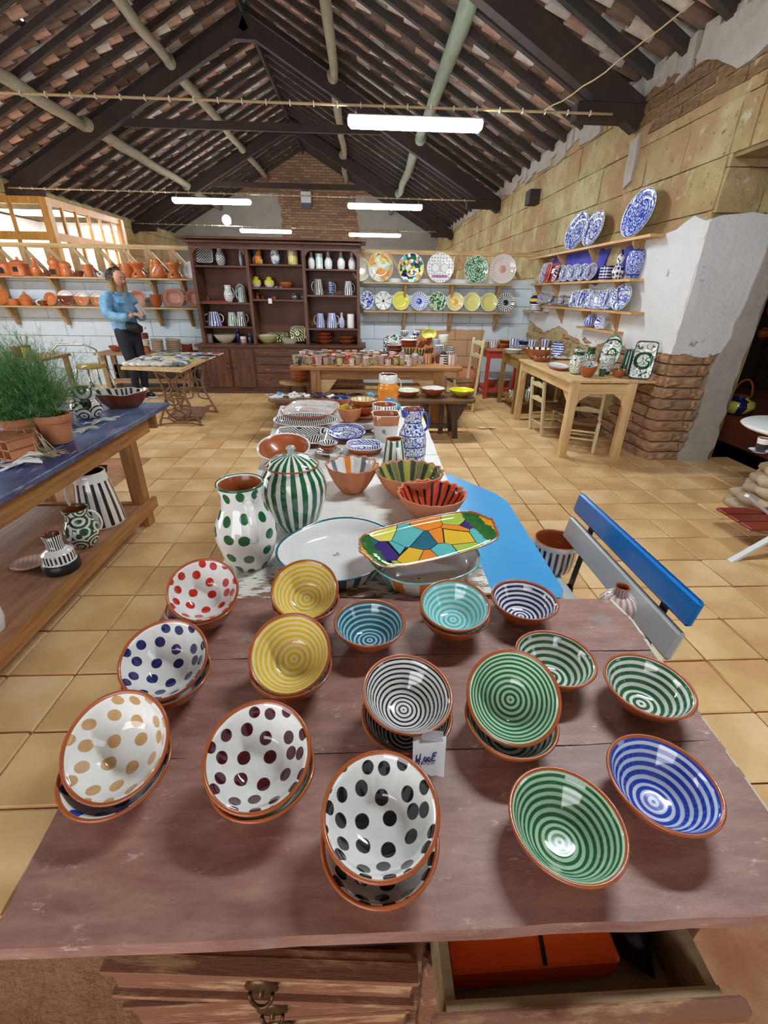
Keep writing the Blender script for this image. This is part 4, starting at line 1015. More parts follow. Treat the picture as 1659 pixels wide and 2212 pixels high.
bowl_at((.0725, .541, .892), (.09, -.13), rings('black', 'white', .0056, .42), 'clay bowl with thin black rings, with the price tag taped to it')
bowl_at((.071, .527, ZR), (0, 0), rings('black', 'white', .0056), 'clay bowl beneath the thin black ringed bowl')
bowl_at((.377, .648, ZR), (0, 0), rings('green', 'white', .0086, .5), 'green ringed bowl half hidden behind the largest looking green bowl')
bowl_at((.250, .527, .892), (-.24, -.68), rings('green', (.52, .74, .52), .0066, .5), 'steeply tilted green ringed bowl on top of another bowl')
bowl_at((.247, .512, ZR), (0, 0), rings('green', 'white', .008), 'clay bowl beneath the tilted green ringed bowl')
bowl_at((.525, .576, ZR), (0, 0), rings('green', 'white', .0086, .52), 'green ringed bowl at the right edge of the chest top')
bowl_at((.441, .397, ZR), (0, 0), rings('blue', (.66, .72, .84), .0078, .55), 'bright blue ringed bowl near the front right corner')
bowl_at((.274, .347, ZR), (0, 0), rings('green', (.50, .72, .50), .0066, .5), 'green ringed bowl at the front, left of the bright blue one')
# price tag: torn paper with handwriting 4,00 E
tg = MB(); n = 8; w, h = .050, .054
V = []; F = []
def tz(u, v): return .0025*sin(3*u+2)*cos(4*v)+.003*sin(7*u*v)
for j in range(n+1):
    for i in range(n+1):
        u, v = i/n-.5, j/n-.5; e = .0012*sin(i*2.3+j)*(j in (0, n)) ; V.append((u*w*(1+.06*v), v*h+e, tz(u, v)))
for j in range(n):
    for i in range(n): a = j*(n+1)+i; F.append((a, a+1, a+n+2, a+n+1))
pa = at(926, 1630, z=.866)
tgo = tg.add(V, F, 0, True).build('price_tag', paperm, None, pa, (radians(34), radians(4), radians(-6))); tag(tgo, 'torn white paper price tag with blue handwriting taped to a bowl', 'tag', None)
ink = material('blue_ink', (.02, .03, .2), .5)
def stroke(par, pts, w=.0009, m=ink, lift=.0014, s=.92, ox=-.001, oy=-.003, W_=.050, H_=.054):
    q = [(x*s+ox, y*s+oy) for x, y in pts]
    MB().tube([(x, y, tz(x/W_, y/H_)+lift) for x, y in q], w, 6, flat=.6).build('pen_stroke', m, par)
def dense(pts, k=4):
    out = []
    for i in range(len(pts)-1):
        for j in range(k): t = j/k; out.append((pts[i][0]+(pts[i+1][0]-pts[i][0])*t, pts[i][1]+(pts[i+1][1]-pts[i][1])*t))
    return out+[pts[-1]]
s = .001
stroke(tgo, dense([(-19*s, 1*s), (-20*s, -9*s), (-18.2*s, -8*s), (-15*s, -5.5*s)])); stroke(tgo, dense([(-13*s, 3*s), (-14.5*s, -6*s), (-15.5*s, -13*s)])); stroke(tgo, dense([(-20*s, -7*s), (-12*s, -4*s)]))
stroke(tgo, dense([(-10*s, -8*s), (-10.8*s, -12.5*s)]))
for cx in (-5, 1.2): stroke(tgo, [((cx+2.3*cos(a))*s, (-4.5+.6*(cx+5)/6+3.3*sin(a))*s) for a in [pi/2+2*pi*i/14 for i in range(15)]])
stroke(tgo, dense([(8*s, 6*s), (6.5*s, -2*s), (6*s, -6*s)])); stroke(tgo, dense([(8*s, 6*s), (14*s, 7.5*s)])); stroke(tgo, dense([(6.5*s, 1*s), (12*s, 2.5*s)])); stroke(tgo, dense([(6*s, -6*s), (12*s, -4*s)]))
tape = MB().box((.004, .027, .0025), (.034, .014, .0006)).build('tape', material('clear_tape', (.9, .9, .92), .15, trans=.7), tgo)
# ------------------------------------------------------------------ white table
ZT = .781
B, R, H = PX(541, 1214, 1043, 131, ZT, tx=524)
o = vessel('jug', 'white jug with green dots and clay coloured inside at the left of the white table', 'jug', B, R, H, 'dotjug', (dots('green', 22, .27, mode='side', R=R*.9, rnd=.35), whiteglaze, clay), seg=48)
handle(o, R, H, whiteglaze, radians(-62), .42, .86, .62, .013, .62, .7, .60); spout(o, R, H, whiteglaze, radians(118), .72, .2)
MB().lathe([(.735*R, H*.985), (.755*R, H*1.0), (.735*R, H*1.015), (.70*R, H*1.01)], 40).build('rim', plain('green'), o)
B, R, H = PX(641, 1136, 1003, 141, ZT, tx=634)
gs = stripes('green', 20, .54, wb=.02)
o = vessel('ginger_jar', 'large lidded jar with green and white vertical stripes', 'jar', B, R, H, 'ginger', (gs, clay, clay), seg=56); knob_lid(o, R, H, gs, .76, .19)
MB().lathe([(.74*R, H*.99), (.80*R, H*.995), (.80*R, H*1.01), (.74*R, H*1.015)], 40).build('rim', clay, o)
def dish_fit(pts, z, kind='dish', h=.05):        # four rim points: ends of the long axis, ends of the short axis
    a, b, c, d = (at(px, py, z=z) for px, py in pts)
    ctr = (a+b+c+d)/4; ang = atan2((b-a).y, (b-a).x); return Vector((ctr.x, ctr.y, z-h)), (b-a).length/2, (d-c).length/2, ang
def dish(name, label, cat, pts, z, h, mats, kind='dish', mod=None, n=None, t=.006, group=None, seg=48, tilt=(0, 0)):
    B, rx, ry, ang = dish_fit(pts, z, kind, h)
    o = rev(kind, rx, h, t, sup(n) if n else mod, 1, ry/rx, seg, floor_t=min(.008, h*.3)).build(name, rim_mats(mats), None, B, (tilt[0], tilt[1], ang)); return tag(o, label, cat, group)
dish('baking_dish', 'oval white baking dish with dark blue rim and striped outside', 'dish', ((634, 1232), (828, 1132), (690, 1128), (775, 1245)), ZT+.055, .055, (stripes('teal', 26, .5), plain('teal'), whiteglaze), n=2.4)
aq = spatter('aqua', (.25, .62, .58), 40, .5)
dish('baking_dish', 'oval white baking dish with turquoise rim under the colourful platter', 'dish', ((818, 1215), (1024, 1165), (880, 1150), (930, 1268)), ZT+.06, .06, (stripes(['aqua', 'orange', 'white'], 26, .8), aq, whiteglaze), n=2.4)
tk = MB().box((0, 0, 0), (.02, .012, .0006)).build('sticker', paperm, None, at(904, 1250, z=ZT+.008+.003)); tag(tk, 'tiny paper sticker inside the turquoise rimmed dish', 'sticker')
MB().prism([(-.005, -.001), (.0, -.003), (.006, 0), (.003, .002), (-.003, .002)], .0004, .0008).build('printed_mark', blackm, tk)
tk = MB().box((0, 0, 0), (.02, .012, .0006), rot=Euler((0, 0, .3))).build('sticker', paperm, None, at(728, 1195, z=ZT+.008+.003)); tag(tk, 'tiny paper sticker inside the dark blue rimmed dish', 'sticker')
MB().prism([(-.005, -.001), (.0, -.003), (.006, 0), (.003, .002), (-.003, .002)], .0004, .0008).build('printed_mark', blackm, tk)
# colourful long platter with leafy ends
B, rx, ry, ang = dish_fit(((780, 1193), (1070, 1138), (905, 1126), (940, 1202)), ZT+.085, 'dish', .014)
def platmod(r, z, a):
    n = 5; q = r/((abs(cos(a))**n+abs(sin(a))**n)**(1/n))*(1-.10*abs(cos(a))**2*abs(sin(a))*2+.012*sin(30*a)*abs(cos(a))**4); return (q, z+.10*abs(q*cos(a)/rx)**6*.12)
mp = rev('dish', rx, .016, .006, platmod, 1, ry/rx, 72, floor_t=.006)
cols6 = patches(['yellow', 'violet', 'aqua', 'orange', 'lemon', 'teal', 'red', (.35, .5, .05)], 17, 'black', .012, 1, '3D', 'p')
def leafy(P):
    c = MATS['x'] if False else None
    col = voro(P.v, 13, 1.0, '3D', 'Color'); rp = E.t.nodes.new('ShaderNodeValToRGB'); rp.color_ramp.interpolation = 'CONSTANT'
    sp = E.t.nodes.new('ShaderNodeSeparateColor'); E.t.links.new(col, sp.inputs[0]); E.t.links.new(sp.outputs[0], rp.inputs[0])
    cs = ['yellow', 'violet', 'aqua', 'orange', 'lemon', 'teal', 'yellow', (.42, .55, .08)]
    el = rp.color_ramp.elements; el[0].color = (*K(cs[0]), 1); el[1].position = 1/8; el[1].color = (*K(cs[1]), 1)
    for i in range(2, 8): e = el.new(i/8); e.color = (*K(cs[i]), 1)
    ed = voro(P.v, 13, 1.0, '3D', 'Distance', 'DISTANCE_TO_EDGE')
    base = mix(ed < .014, rp.outputs[0], (.01, .01, .02))
    q = absf(P.x)/rx+noise(P.v, 60, 2)*.10
    g = mix(noise(P.v, 60, 3), (.01, .08, .02), (.05, .22, .05)); yl = mix(noise(P.v, 90, 3), (.75, .5, .02), (.85, .25, .03))
    return mix(smooth(q, .94, .95), mix(smooth(q, .76, .77), base, g), yl)
o = mp.build('platter', [clay, clay, glaze('leafy_platter', leafy)], None, B, (radians(4), radians(-3), ang)); tag(o, 'long platter painted in colourful patches with green leafy ends, lying on a dish', 'platter')
fl_ = scal(12, .035, .03)
B, R, H = PX(761, 1060, 1011, 112, ZT); o = vessel('bowl', 'fluted clay bowl with white inside and orange and grey stripes', 'bowl', B, R, H*1.15, 'bowl', (claymat, claymat, stripes(['orange', 'grey'], 8, .36, rot=.2, wb=.03)), mod=fl_, seg=60)
B, R, H = PX(882, 1070, 1030, 146, ZT); o = vessel('bowl', 'wide fluted clay bowl with olive green striped inside', 'bowl', B, R, H*1.3, 'bowl', (claymat, claymat, stripes([(.20, .19, .08), (.06, .07, .03), (.42, .40, .06)], 26, .8, bg=(.30, .29, .15), wb=.12)), mod=scal(18, .03, .03), sy=.95, seg=72)
B, R, H = PX(929, 1118, 1075, 147, ZT); o = vessel('bowl', 'fluted bowl with red and black striped inside', 'bowl', B, R, H*1.25, 'bowl', (claymat, claymat, stripes('black', 20, .34, bg=(.60, .07, .03), wb=.12, r0=.03)), mod=scal(20, .03, .03), sy=1, seg=80)
B, R, H = PX(849, 1020, 948, 55, ZT); o = vessel('vase', 'narrow white vase with green vertical stripes in front of the blue jug', 'vase', B, R, H, 'jug', (stripes('green', 9, .45, wb=.02, rot=.3), clay, clay))
handle(o, R, H, whiteglaze, radians(-70), .1, .8, .35, .010, .75, .6, .66)
B, R, H = PX(888, 990, 884, 62, ZT, tx=884); o = vessel('jug', 'tall jug covered in blue and white folk patterns', 'jug', B, R, H, 'bigvase', (floral('blue', 'white', 38, .05), plain('blue'), clay), seg=40)
for z, c in ((.52, 'blue'), (.30, 'blue'), (.12, 'blue'), (.76, 'blue')):
    pr = PROF['bigvase']
    for i in range(len(pr)-1):
        if pr[i][1] <= z <= pr[i+1][1]: rr = pr[i][0]+(pr[i+1][0]-pr[i][0])*(z-pr[i][1])/(pr[i+1][1]-pr[i][1])
    MB().lathe([(rr*R*.99, H*z-.003), (rr*R*1.01, H*z-.002), (rr*R*1.01, H*z+.002), (rr*R*.99, H*z+.003)], 36).build('painted_band', plain('navy'), o)
spout(o, R, H, plain('blue'), radians(200), .72, .25); handle(o, R, H, plain('blue'), radians(20), .55, .92, .5, .009, .75, .6, .72)
B, R, H = PX(832, 950, 893, 58, ZT)
def flowerpot(P):
    top = mix(smooth(P.z, H*.62, H*.66), mix(noise(P.v, 8, 4), (.60, .58, .55), (.78, .77, .73)), K('clay'))
    return top
o = vessel('flower_pot', 'white pot with clay band and a drawn flower, behind the green striped vase', 'pot', B, R, H, [(.78, 0), (.82, .02), (.9, .5), (1, 1)], (glaze('flower_pot_glaze', flowerpot), whiteglaze, clay), mod=sup(5))
for k in range(4):
    a = k*pi/2+.7; rr_ = R*.93
    MB().tube([(-.012+.006*cos(a)+.005*cos(q), -rr_, H*.45+.006*sin(a)+.005*sin(q)) for q in [2*pi*i/10 for i in range(10)]], .0009, 5, 0, True).build('drawn_petal', blackm, o)
MB().tube([(-.012, -rr_, H*.42), (-.004, -rr_, H*.32), (.006, -rr_, H*.34)], .0012, 5).build('drawn_stem', blackm, o)
o2 = vessel('pot', 'clay pot with thin black marks at the rim, behind the white flower pot', 'pot', Vector((B.x-.0, B.y+R*1.9, ZT)), R*.98, H*1.12, [(.8, 0), (.84, .02), (.92, .5), (1, 1)], (stripes('black', 26, .3, z0=.0), whiteglaze, clay))
def flatdish(label, cx, cy, w, aspect, z, h, mats, name='plate', kind='plate', mod=None, n=None, ang=0, lift=0, group=None, cat=None, seg=40, tilt=(0, 0)):
    c = at(cx, cy, z=z+h); R = w/2*depth(c)/FPX
    o = rev(kind, R, h, max(.003, min(.006, R*.06)), sup(n) if n else mod, 1, aspect, seg, floor_t=min(.008, h*.3)).build(name, rim_mats(mats), None, (c.x, c.y, z+lift), (tilt[0], tilt[1], radians(ang))); return tag(o, label, cat or name, group)
fb_ = floral('blue', 'white', 44, .035)
flatdish('blue and white flowered plate in the middle of the white table', 748, 935, 83, 1, ZT+.012, .024, (clay, plain('blue'), fb_), tilt=(radians(7), 0), lift=.008)
flatdish('clay plate under the blue and white flowered plate', 750, 941, 66, 1, ZT, .016, (clay, clay, clay))
flatdish('angular blue and white dish in front of the flowered plate', 786, 962, 78, .85, ZT+.014, .024, (clay, whiteglaze, tribal('blue', 'white', 22, .012)), 'dish', 'dish', sup(3), ang=0, tilt=(radians(4), 0), lift=.004)
flatdish('angular clay dish beneath the angular blue one', 788, 968, 74, .85, ZT, .018, (clay, clay, clay), 'dish', 'dish', sup(3))
bw = stripes('black', 18, .5, bg='white')
for i in range(4): flatdish('black and white striped saucer, number %d from the bottom of its stack' % (i+1) if False else ['lowest', 'second', 'third', 'topmost'][i]+' striped saucer in the stack left of the angular blue dish', 711, 974-i*.5, 59-i, 1, ZT+.0075*i, .009, (bw, whiteglaze, bw), 'saucer', 'plate', group='striped saucers', cat='saucer')
flatdish('small clay bowl with black marks inside, on the striped saucers, lower one', 708, 962, 41, 1, ZT+.034, .024, (clay, clay, bw), 'bowl', 'bowl')
flatdish('small clay bowl with black marks inside, on the striped saucers, upper one', 708, 956, 42, 1, ZT+.048, .024, (clay, whiteglaze, bw), 'bowl', 'bowl')
B, R, H = PX(616, 996, 972, 113, ZT); vessel('bowl', 'wide plain clay bowl behind the green striped jar', 'bowl', B, R, .065, 'bowl', (clay, whiteglaze, clay), rot=(radians(14), 0, 0)).location.z += .014
flatdish('rectangular tray with black and white geometric pattern', 650, 946, 112, .78, ZT, .026, (darkclay, whiteglaze, tribal('black', 'white', 13, .013)), 'tray', 'dish', None, 8, -3, tilt=(radians(8), 0), lift=.018)
flatdish('long oval platter with black and white stripes', 659, 911, 137, .56, ZT, .026, (clay, whiteglaze, bands('black', 'white', .0115, .5, 'x')), 'platter', 'plate', tilt=(radians(8), 0), lift=.016)
dish('baking_dish', 'white baking dish with pink marbling and red frilled rim', 'dish', ((614, 880), (728, 884), (664, 862), (684, 897)), ZT+.055, .045, (claypink, spatter('red', 'pink', 40, .5), glaze('pink_marble', lambda P: mix(smooth(noise(scl(P.v, (3, 8, 8)), 6, 7, .7), .54, .60), (.80, .78, .76), (.72, .30, .22)))), mod=lambda r, z, a: (r/((abs(cos(a))**3.2+abs(sin(a))**3.2)**(1/3.2))*(1+.012*cos(34*a)), z))
B, R, H = PX(756, 910, 886, 52, ZT); vessel('bowl', 'clay bowl with bright yellow wavy edged inside', 'bowl', B, R, H*1.25, 'deep', (claymat, plain('yellow'), plain('yellow')), mod=scal(6, .02, .03))
for i in range(3): flatdish(['lowest', 'middle', 'upper'][i]+' clay saucer in the stack under the yellow striped bowl', 788, 899-i, 50, 1, ZT+.012*i, .013, (clay, clay, clay), 'saucer', 'plate', group='clay saucers', cat='saucer')
B, R, H = PX(785, 893, 876, 56, ZT+.037); vessel('bowl', 'clay bowl stacked under the yellow striped one', 'bowl', B, R, .05, 'bowl', (clay, clay, clay))
vessel('bowl', 'clay bowl with white and yellow striped inside, on its stack', 'bowl', B+Vector((0, .0, .034)), R*1.07, .055, 'bowl', (clay, clay, stripes('yellow', 16, .4, bg=(.82, .78, .62))))
B, R, H = PX(736, 880, 864, 46, ZT); vessel('bowl', 'clay bowl with deep blue and teal inside', 'bowl', B, R, H*1.3, 'bowl', (clay, clay, patches(['blue', 'navy', 'teal', 'aqua'], 20, None, 0)))
B, R, H = PX(837, 872, 808, 47, ZT)
o = MB().lathe([(0, 0, 0), (R*.8, 0, 0)]+[(R*(.96+(.06 if i % 2 else -.05)), H*(.06+.095*i), 0) for i in range(7)]+[(R*.80, H*.73, 1), (R*.86, H*.78, 1), (R*.84, H*.98, 1), (R*.78, H, 1), (R*.74, H*.98, 2), (R*.7, H*.3, 2), (0, H*.28, 2)], 36).build('vase', [spatter('orange', (.9, .33, .04), 20, .5), whiteglaze, darkclay], None, B); tag(o, 'tall orange ribbed vase with white neck', 'vase')
handle(o, R, H, whiteglaze, radians(5), .45, .85, .35, .006, .85)
B, R, H = PX(842, 893, 862, 48, ZT); o = vessel('pot', 'sky blue pot with dark green leaves painted on it', 'pot', B, R, H, 'round', (spatter((.01, .1, .04), 'sky', 16, .60, 1), plain('sky'), plain('sky')))
flatdish('small white dish on a clay foot right of the flowered plate', 789, 922, 42, 1, ZT, .025, (clay, whiteglaze, whiteglaze), 'dish', 'bowl')
flatdish('tiny red spoon rest beside the orange striped bowl', 703, 984, 18, .9, ZT, .008, (clay, clay, plain('red')), 'spoon_rest', 'plate', cat='dish')
flatdish('small dish with blue and white striped edge behind the orange striped bowl', 724, 984, 26, .7, ZT, .03, (stripes('navy', 16, .45), whiteglaze, whiteglaze), 'dish', 'cup')
# on the garden bench
B, R, H = PX(1190, 1222, 1168, 92, .42); o = vessel('planter', 'clay pot with black and white stripes on the garden bench seat', 'pot', B, R*.98, H*1.05, [(.86, 0), (.9, .03), (.98, .3), (1, .7), (1, 1)], (stripes('black', 22, .46, z1=H*.88, wb=.02), clay, clay), seg=48)
B, R, H = Vector((.800, 1.10, .42)), .057, .275; o = vessel('vase', 'small round vase with pink and white stripes on the garden bench', 'vase', B, R, H, [(.62, 0), (.66, .02), (.45, .2), (.5, .38), (.8, .55), (1, .70), (.97, .79), (.7, .88), (.36, .92), (.36, .97), (.40, 1)], (stripes('pink', 14, .48, wb=.05), clay, clay), seg=44)
# ================================================================== POTTERY: shelves, cabinet, tables
def lean(label, xl, xr, yt, yb, mats, y=None, x=None, kind='plate', n=None, d=.035, tilt=12, name='plate', group=None, cat=None, roll=0, asp=None, seg=40, base=None, mod=None):
    if y is not None:
        a = at(xl, (yt+yb)/2, y=y); b = at(xr, (yt+yb)/2, y=y); c = (a+b)/2; t = at((xl+xr)/2, yt, y=y); q = at((xl+xr)/2, yb, y=y)
        w = abs(b.x-a.x)/2; h = (t.z-q.z)/2; c.z = (t.z+q.z)/2; rz = 0
    else:
        a = at(xl, (yt+yb)/2, x=x); b = at(xr, (yt+yb)/2, x=x); c = (a+b)/2; t = at((xl+xr)/2, yt, x=x); q = at((xl+xr)/2, yb, x=x)
        w = abs(b.y-a.y)/2; h = (t.z-q.z)/2; c.z = (t.z+q.z)/2; rz = radians(-90)
    if asp: w = h*asp
    if base is not None: c.z = base+h*cos(radians(tilt))
    if y is not None: c.y += .012
    o = rev(kind, w, d, .006, sup(n) if n else mod, 1, h/w, seg, floor_t=.008).build(name, rim_mats(mats), None, c, (radians(90-tilt), roll, rz)); return tag(o, label, cat or name, group)
def vs(label, xl, xr, yt, yb, kind, mats, y=None, z=None, name='vase', cat=None, seg=24, hand=None, group=None, sp=None, base=None, **k):
    bx = (xl+xr)/2; B, R, H = PX(bx, yb, yt, xr-xl, z, y); 
    if z is not None: B.y += R*.8
    if base is not None: B.z = base
    o = vessel(name, label, cat or name, B, R, H, kind, mats, group, seg=seg, **k)
    if hand is not None:
        hm, angs = hand
        for a in (angs if isinstance(angs, (list, tuple)) else [angs]): handle(o, R, H, hm, radians(a), .25, .85, .5, max(.005, R*.1), .8)
    if sp is not None: spout(o, R, H, sp[0], radians(sp[1]), .7, .3)
    return o, B, R, H
def C3(x): return x*.2532
def ci(x, y): return (.1326*x, 480+.1326*y)       # crop helpers used while measuring
# ---- upper left shelf
Y8 = 7.93
dkin = material('dark_inside', (.03, .012, .008), .8)
def hole(o, R, H, z, w, h, shape='sq', ang=-90):
    c = Vector((cos(radians(ang)), sin(radians(ang)), 0)); M = Matrix(((1, 0, 0, 0), (0, 0, 1, -R*.93), (0, 1, 0, z*H), (0, 0, 0, 1)))
    P4 = {'sq': [(-w, -h), (w, -h), (w, h), (-w, h)], 'tri': [(-w, -h), (w, -h), (0, h)], 'arch': [(-w, -h), (w, -h), (w, h*.3), (w*.6, h*.8), (0, h), (-w*.6, h*.8), (-w, h*.3)]}[shape]
    MB().prism([(x*R, y*H) for x, y in P4][::-1], -R*.12, R*.02, 0, M).build('opening', dkin, o)
    q = [Vector((x*R*1.15, -R*.99, z*H+y*H*1.15)) for x, y in P4]; MB().tube(q, R*.05, 6, 0, True).build('opening_rim', clayor, o)
o, B, R, H = vs('round clay oven with arched opening at the far left of the upper shelf', 2, 31, 560, 595, [(.9, 0), (1, .05), (1, .6), (1.02, .66), (.8, .78), (.4, .88), (.12, .92), (.14, .97), (.05, 1)], (clayor, clayor, clayor), y=Y8, name='clay_oven', cat='oven', base=SZ1); hole(o, R, H, .32, .32, .18, 'arch')
o, B, R, H = vs('square clay house shaped burner with pointed roof on the upper left shelf', 31, 63, 553, 595, [(1, 0), (1, .03), (.97, .6), (1.1, .64), (.5, .8), (.15, .86), (.16, .95), (.05, 1)], (clayor, clayor, clayor), y=Y8, name='clay_house', cat='burner', base=SZ1, mod=sup(6)); hole(o, R, H, .34, .3, .12)
vs('slim clay bottle vase beside the clay house burner', 70, 91, 558, 595, 'bottle', (clayor, clayor, clayor), y=Y8, base=SZ1)
for a, b, c, d, l in ((97, 115, 583, 596, 'left'), (164, 182, 583, 596, 'middle'), (208, 224, 583, 596, 'right')): vs('small dark brown dish on the upper left shelf, %s one of three' % l, a, b, c, d, 'bowl', (darkclay, darkclay, darkclay), y=Y8, name='dish', cat='dish', base=SZ1)
o, B, R, H = vs('gourd shaped clay lantern with square opening on the upper left shelf', 111, 136, 552, 597, [(.9, 0), (1, .05), (.97, .42), (.8, .48), (1, .6), (.95, .75), (.5, .88), (.25, .93), (.3, 1)], (clayor, clayor, clayor), y=Y8, name='clay_lantern', cat='lantern', base=SZ1); hole(o, R, H, .22, .45, .13)
vs('gourd shaped clay jar right of the clay lantern', 134, 158, 563, 597, [(.9, 0), (1, .05), (.98, .45), (.85, .52), (.97, .65), (.9, .85), (.5, .97), (.2, 1)], (clayor, clayor, clayor), y=Y8, name='clay_jar', cat='jar', base=SZ1)
vs('tall plain clay pot with wide mouth above the woman', 182, 205, 570, 597, 'cup', (clayor, clayor, darkclay), y=Y8, name='clay_pot', cat='pot', base=SZ1)
def roll_(label, px, py, y, base):
    c = at(px, py, y=y); o = MB().tube([(0, 0, 0), (0, .05, 0)], .045, 16).build('tape_roll', paperm, None, (c.x, y, base+.045)); tag(o, label, 'roll'); MB().tube([(0, -.002, 0), (0, .02, 0)], .02, 12).build('core', brass, o)
roll_('small white roll between the tall clay pot and a brown dish', 214, 590, Y8-.05, SZ1)
o, B, R, H = vs('clay pitcher with a long slanted spout right of the woman\'s head', 263, 291, 568, 598, 'deep', (clayor, clayor, darkclay), y=Y8, name='clay_pitcher', cat='pitcher', base=SZ1)
MB().tube([(-R*.7, 0, H*.35), (-R*1.2, 0, H*.65), (-R*2.1, 0, H*1.05)], [R*.42, R*.26, R*.2], 10).build('spout', clayor, o)
for a, b, l in ((284, 316, 'left of the twisted vase'), (362, 394, 'right of the twisted vase, next to the cabinet')):
    o, B, R, H = vs('hourglass shaped clay burner with triangular opening, '+l, a, b, 565, 599, 'hour', (clayor, clayor, darkclay), y=Y8, name='oil_burner', cat='burner', base=SZ1, seg=28); hole(o, R*.85, H, .2, .3, .14, 'tri')
o, B, R, H = vs('lumpy twisted clay vase between the two hourglass burners', 328, 356, 560, 600, [(.75, 0), (.95, .1), (1, .35), (.9, .6), (.7, .75), (.8, .9), (.7, 1)], (clayor, clayor, darkclay), y=Y8, base=SZ1, mod=lambda r, z, a: (r*(1+.16*sin(2*a+z*14)), z))
lean('white plate mostly hidden by the left edge of the cabinet', 401, 422, 562, 600, (whiteglaze,)*3, y=8.0, base=SZ1, asp=.9)
# ---- lower left shelf
lean('large plain clay plate at the left picture edge on the lower shelf', -22, 20, 618, 658, (clayor,)*3, y=7.97, base=SZ2)
vs('low clay casserole without lid on the lower left shelf', 17, 44, 643, 657, 'dish', (clayor, clayor, clayor), y=7.92, name='casserole', cat='casserole', base=SZ2)
o, B, R, H = vs('round clay casserole with knobbed lid on the lower left shelf', 45, 72, 644, 657, 'dish', (clayor,)*3, y=7.92, name='lidded_casserole', cat='casserole', base=SZ2)
MB().lathe([(R*1.03, H), (R*.9, H*1.2), (R*.5, H*1.75), (R*.18, H*2), (R*.2, H*2.3), (0, H*2.35)], 24).build('lid', clayor, o)
for s in (-1, 1): MB().tube([(s*R, -.02, H*.7), (s*R*1.15, -.01, H*.7), (s*R*1.15, .01, H*.7), (s*R, .02, H*.7)], .008, 6).build('handle', clayor, o)
roll_('small white roll beside a dark dish on the lower left shelf', 82, 651, 7.9, SZ2)
vs('dark brown shallow dish on the lower left shelf', 84, 103, 646, 657, 'dish', (darkclay,)*3, y=7.95, name='dish', cat='dish', base=SZ2)
lean('plain orange clay plate on the lower left shelf', 95, 123, 628, 657, (clayor,)*3, y=7.97, base=SZ2)
def halfdip(c2, h): return glaze('halfdip_%s' % str(c2), lambda P: mix(smooth(P.y, .035, .037), K(c2), (.80, .78, .74)))
for a, b, t, c, l in ((123, 160, 623, (.16, .04, .02), 'dark brown'), (161, 193, 626, (.55, .20, .08), 'orange clay'), (195, 226, 627, (.56, .21, .09), 'orange clay')):
    lean('plate dipped white above and %s below, %s' % (l, 'left of three' if a == 123 else ('middle of three' if a == 161 else 'partly behind the woman')), a, b, t, 658, (clayor, clayor, halfdip(c, 0)), y=7.97, base=SZ2)
lean('rounded square reddish dish just right of the woman', 281, 315, 627, 661, (claypink, claypink, claypink), y=7.97, n=3.2, base=SZ2, name='dish', cat='dish', d=.05)
for i in range(4): vs('clay bowl in the stack of four on the lower left shelf, %s' % ('bottom one', 'second from bottom', 'third from bottom', 'top one')[i], 326, 350, 641, 654, 'bowl', (clay,)*3, y=7.93, name='bowl', base=SZ2+.032*i)
for a, b, l in ((354, 398, 'wide rounded pinkish clay baking dish standing upright'), (402, 446, 'pinkish clay baking dish half hidden behind the cabinet')):
    o = lean(l, a, b, 621, 661, (claypink,)*3, y=7.97, n=2.8, base=SZ2, name='baking_dish', cat='dish', d=.055)
    for s in (-1, 1): MB().tube([(s*.165, -.04, .05), (s*.195, 0, .045), (s*.165, .04, .05)], .012, 6).build('handle', claypink, o)
# ---- plates right of the cabinet
def cx5(a): return 770+.229*a
def cy5(a): return 520+.229*a
def swirl():
    def f(P):
        q = noise(P.v, 9, 2, .4, True); col = patches
        sp = E.t.nodes.new('ShaderNodeSeparateColor'); E.t.links.new(q, sp.inputs[0])
        n1 = noise(P.v, 10, 1)*5; k = fract(n1)
        c = mix(smooth(noise(P.v, 7, 1), .46, .48), (.82, .82, .80), (.75, .70, .15)); c = mix(smooth(noise(scl(P.v, (1, 1, 1)), 8.5, 2), .58, .6), c, (.25, .45, .65)); c = mix(smooth(noise(P.v, 6, 1, .3), .56, .57), c, (.85, .35, .10))
        return mix(absf(k-.5) < .035, c, (.05, .05, .25))
    return glaze('swirls', f)
def facep():
    def f(P):
        d = voro(P.v, 22, .2, '2D'); c = mix(smooth(d, .20, .23), (.25, .25, .33), (.82, .82, .81))
        for cx in (-.075, .075):
            u = P.x-cx; v = P.y; rr = mth('SQRT', u*u+v*v); c = mix(rr < .062, c, (.80, .82, .78)); c = mix(absf(rr-.062) < .004, c, (.3, .32, .3))
        nose = mn(absf(P.x) < .013, absf(P.y-.04) < .075); c = mix(nose, c, (.62, .62, .52))
        c = mix(mn(absf(P.x) < .12, absf(P.y+.125) < .018), c, (.55, .2, .35)); return mix(mn(absf(P.x) < .12, absf(P.y+.107) < .005), c, (.08, .08, .25))
    return glaze('faces', f)
big = ((105, 342, 100, 387, swirl(), 'large plate with swirling yellow, blue and orange shapes'), (393, 633, 108, 390, patches(['lemon', 'green', 'white', 'teal', 'orange', 'aqua', 'pink', 'navy'], 24, None, 0, .9), 'large plate covered in multicoloured dots'),
       (660, 915, 103, 395, facep(), 'large white plate with two circles and a pink bar, dotted all round'), (1010, 1242, 122, 392, floral('green', (.55, .72, .58), 12, .035), 'large plate with green zigzag rings'),
       (1252, 1503, 110, 397, stripes('pink', 26, .20, bg=(.74, .70, .66), wb=.0, r0=.0), 'large pale plate with fine pink spokes'))
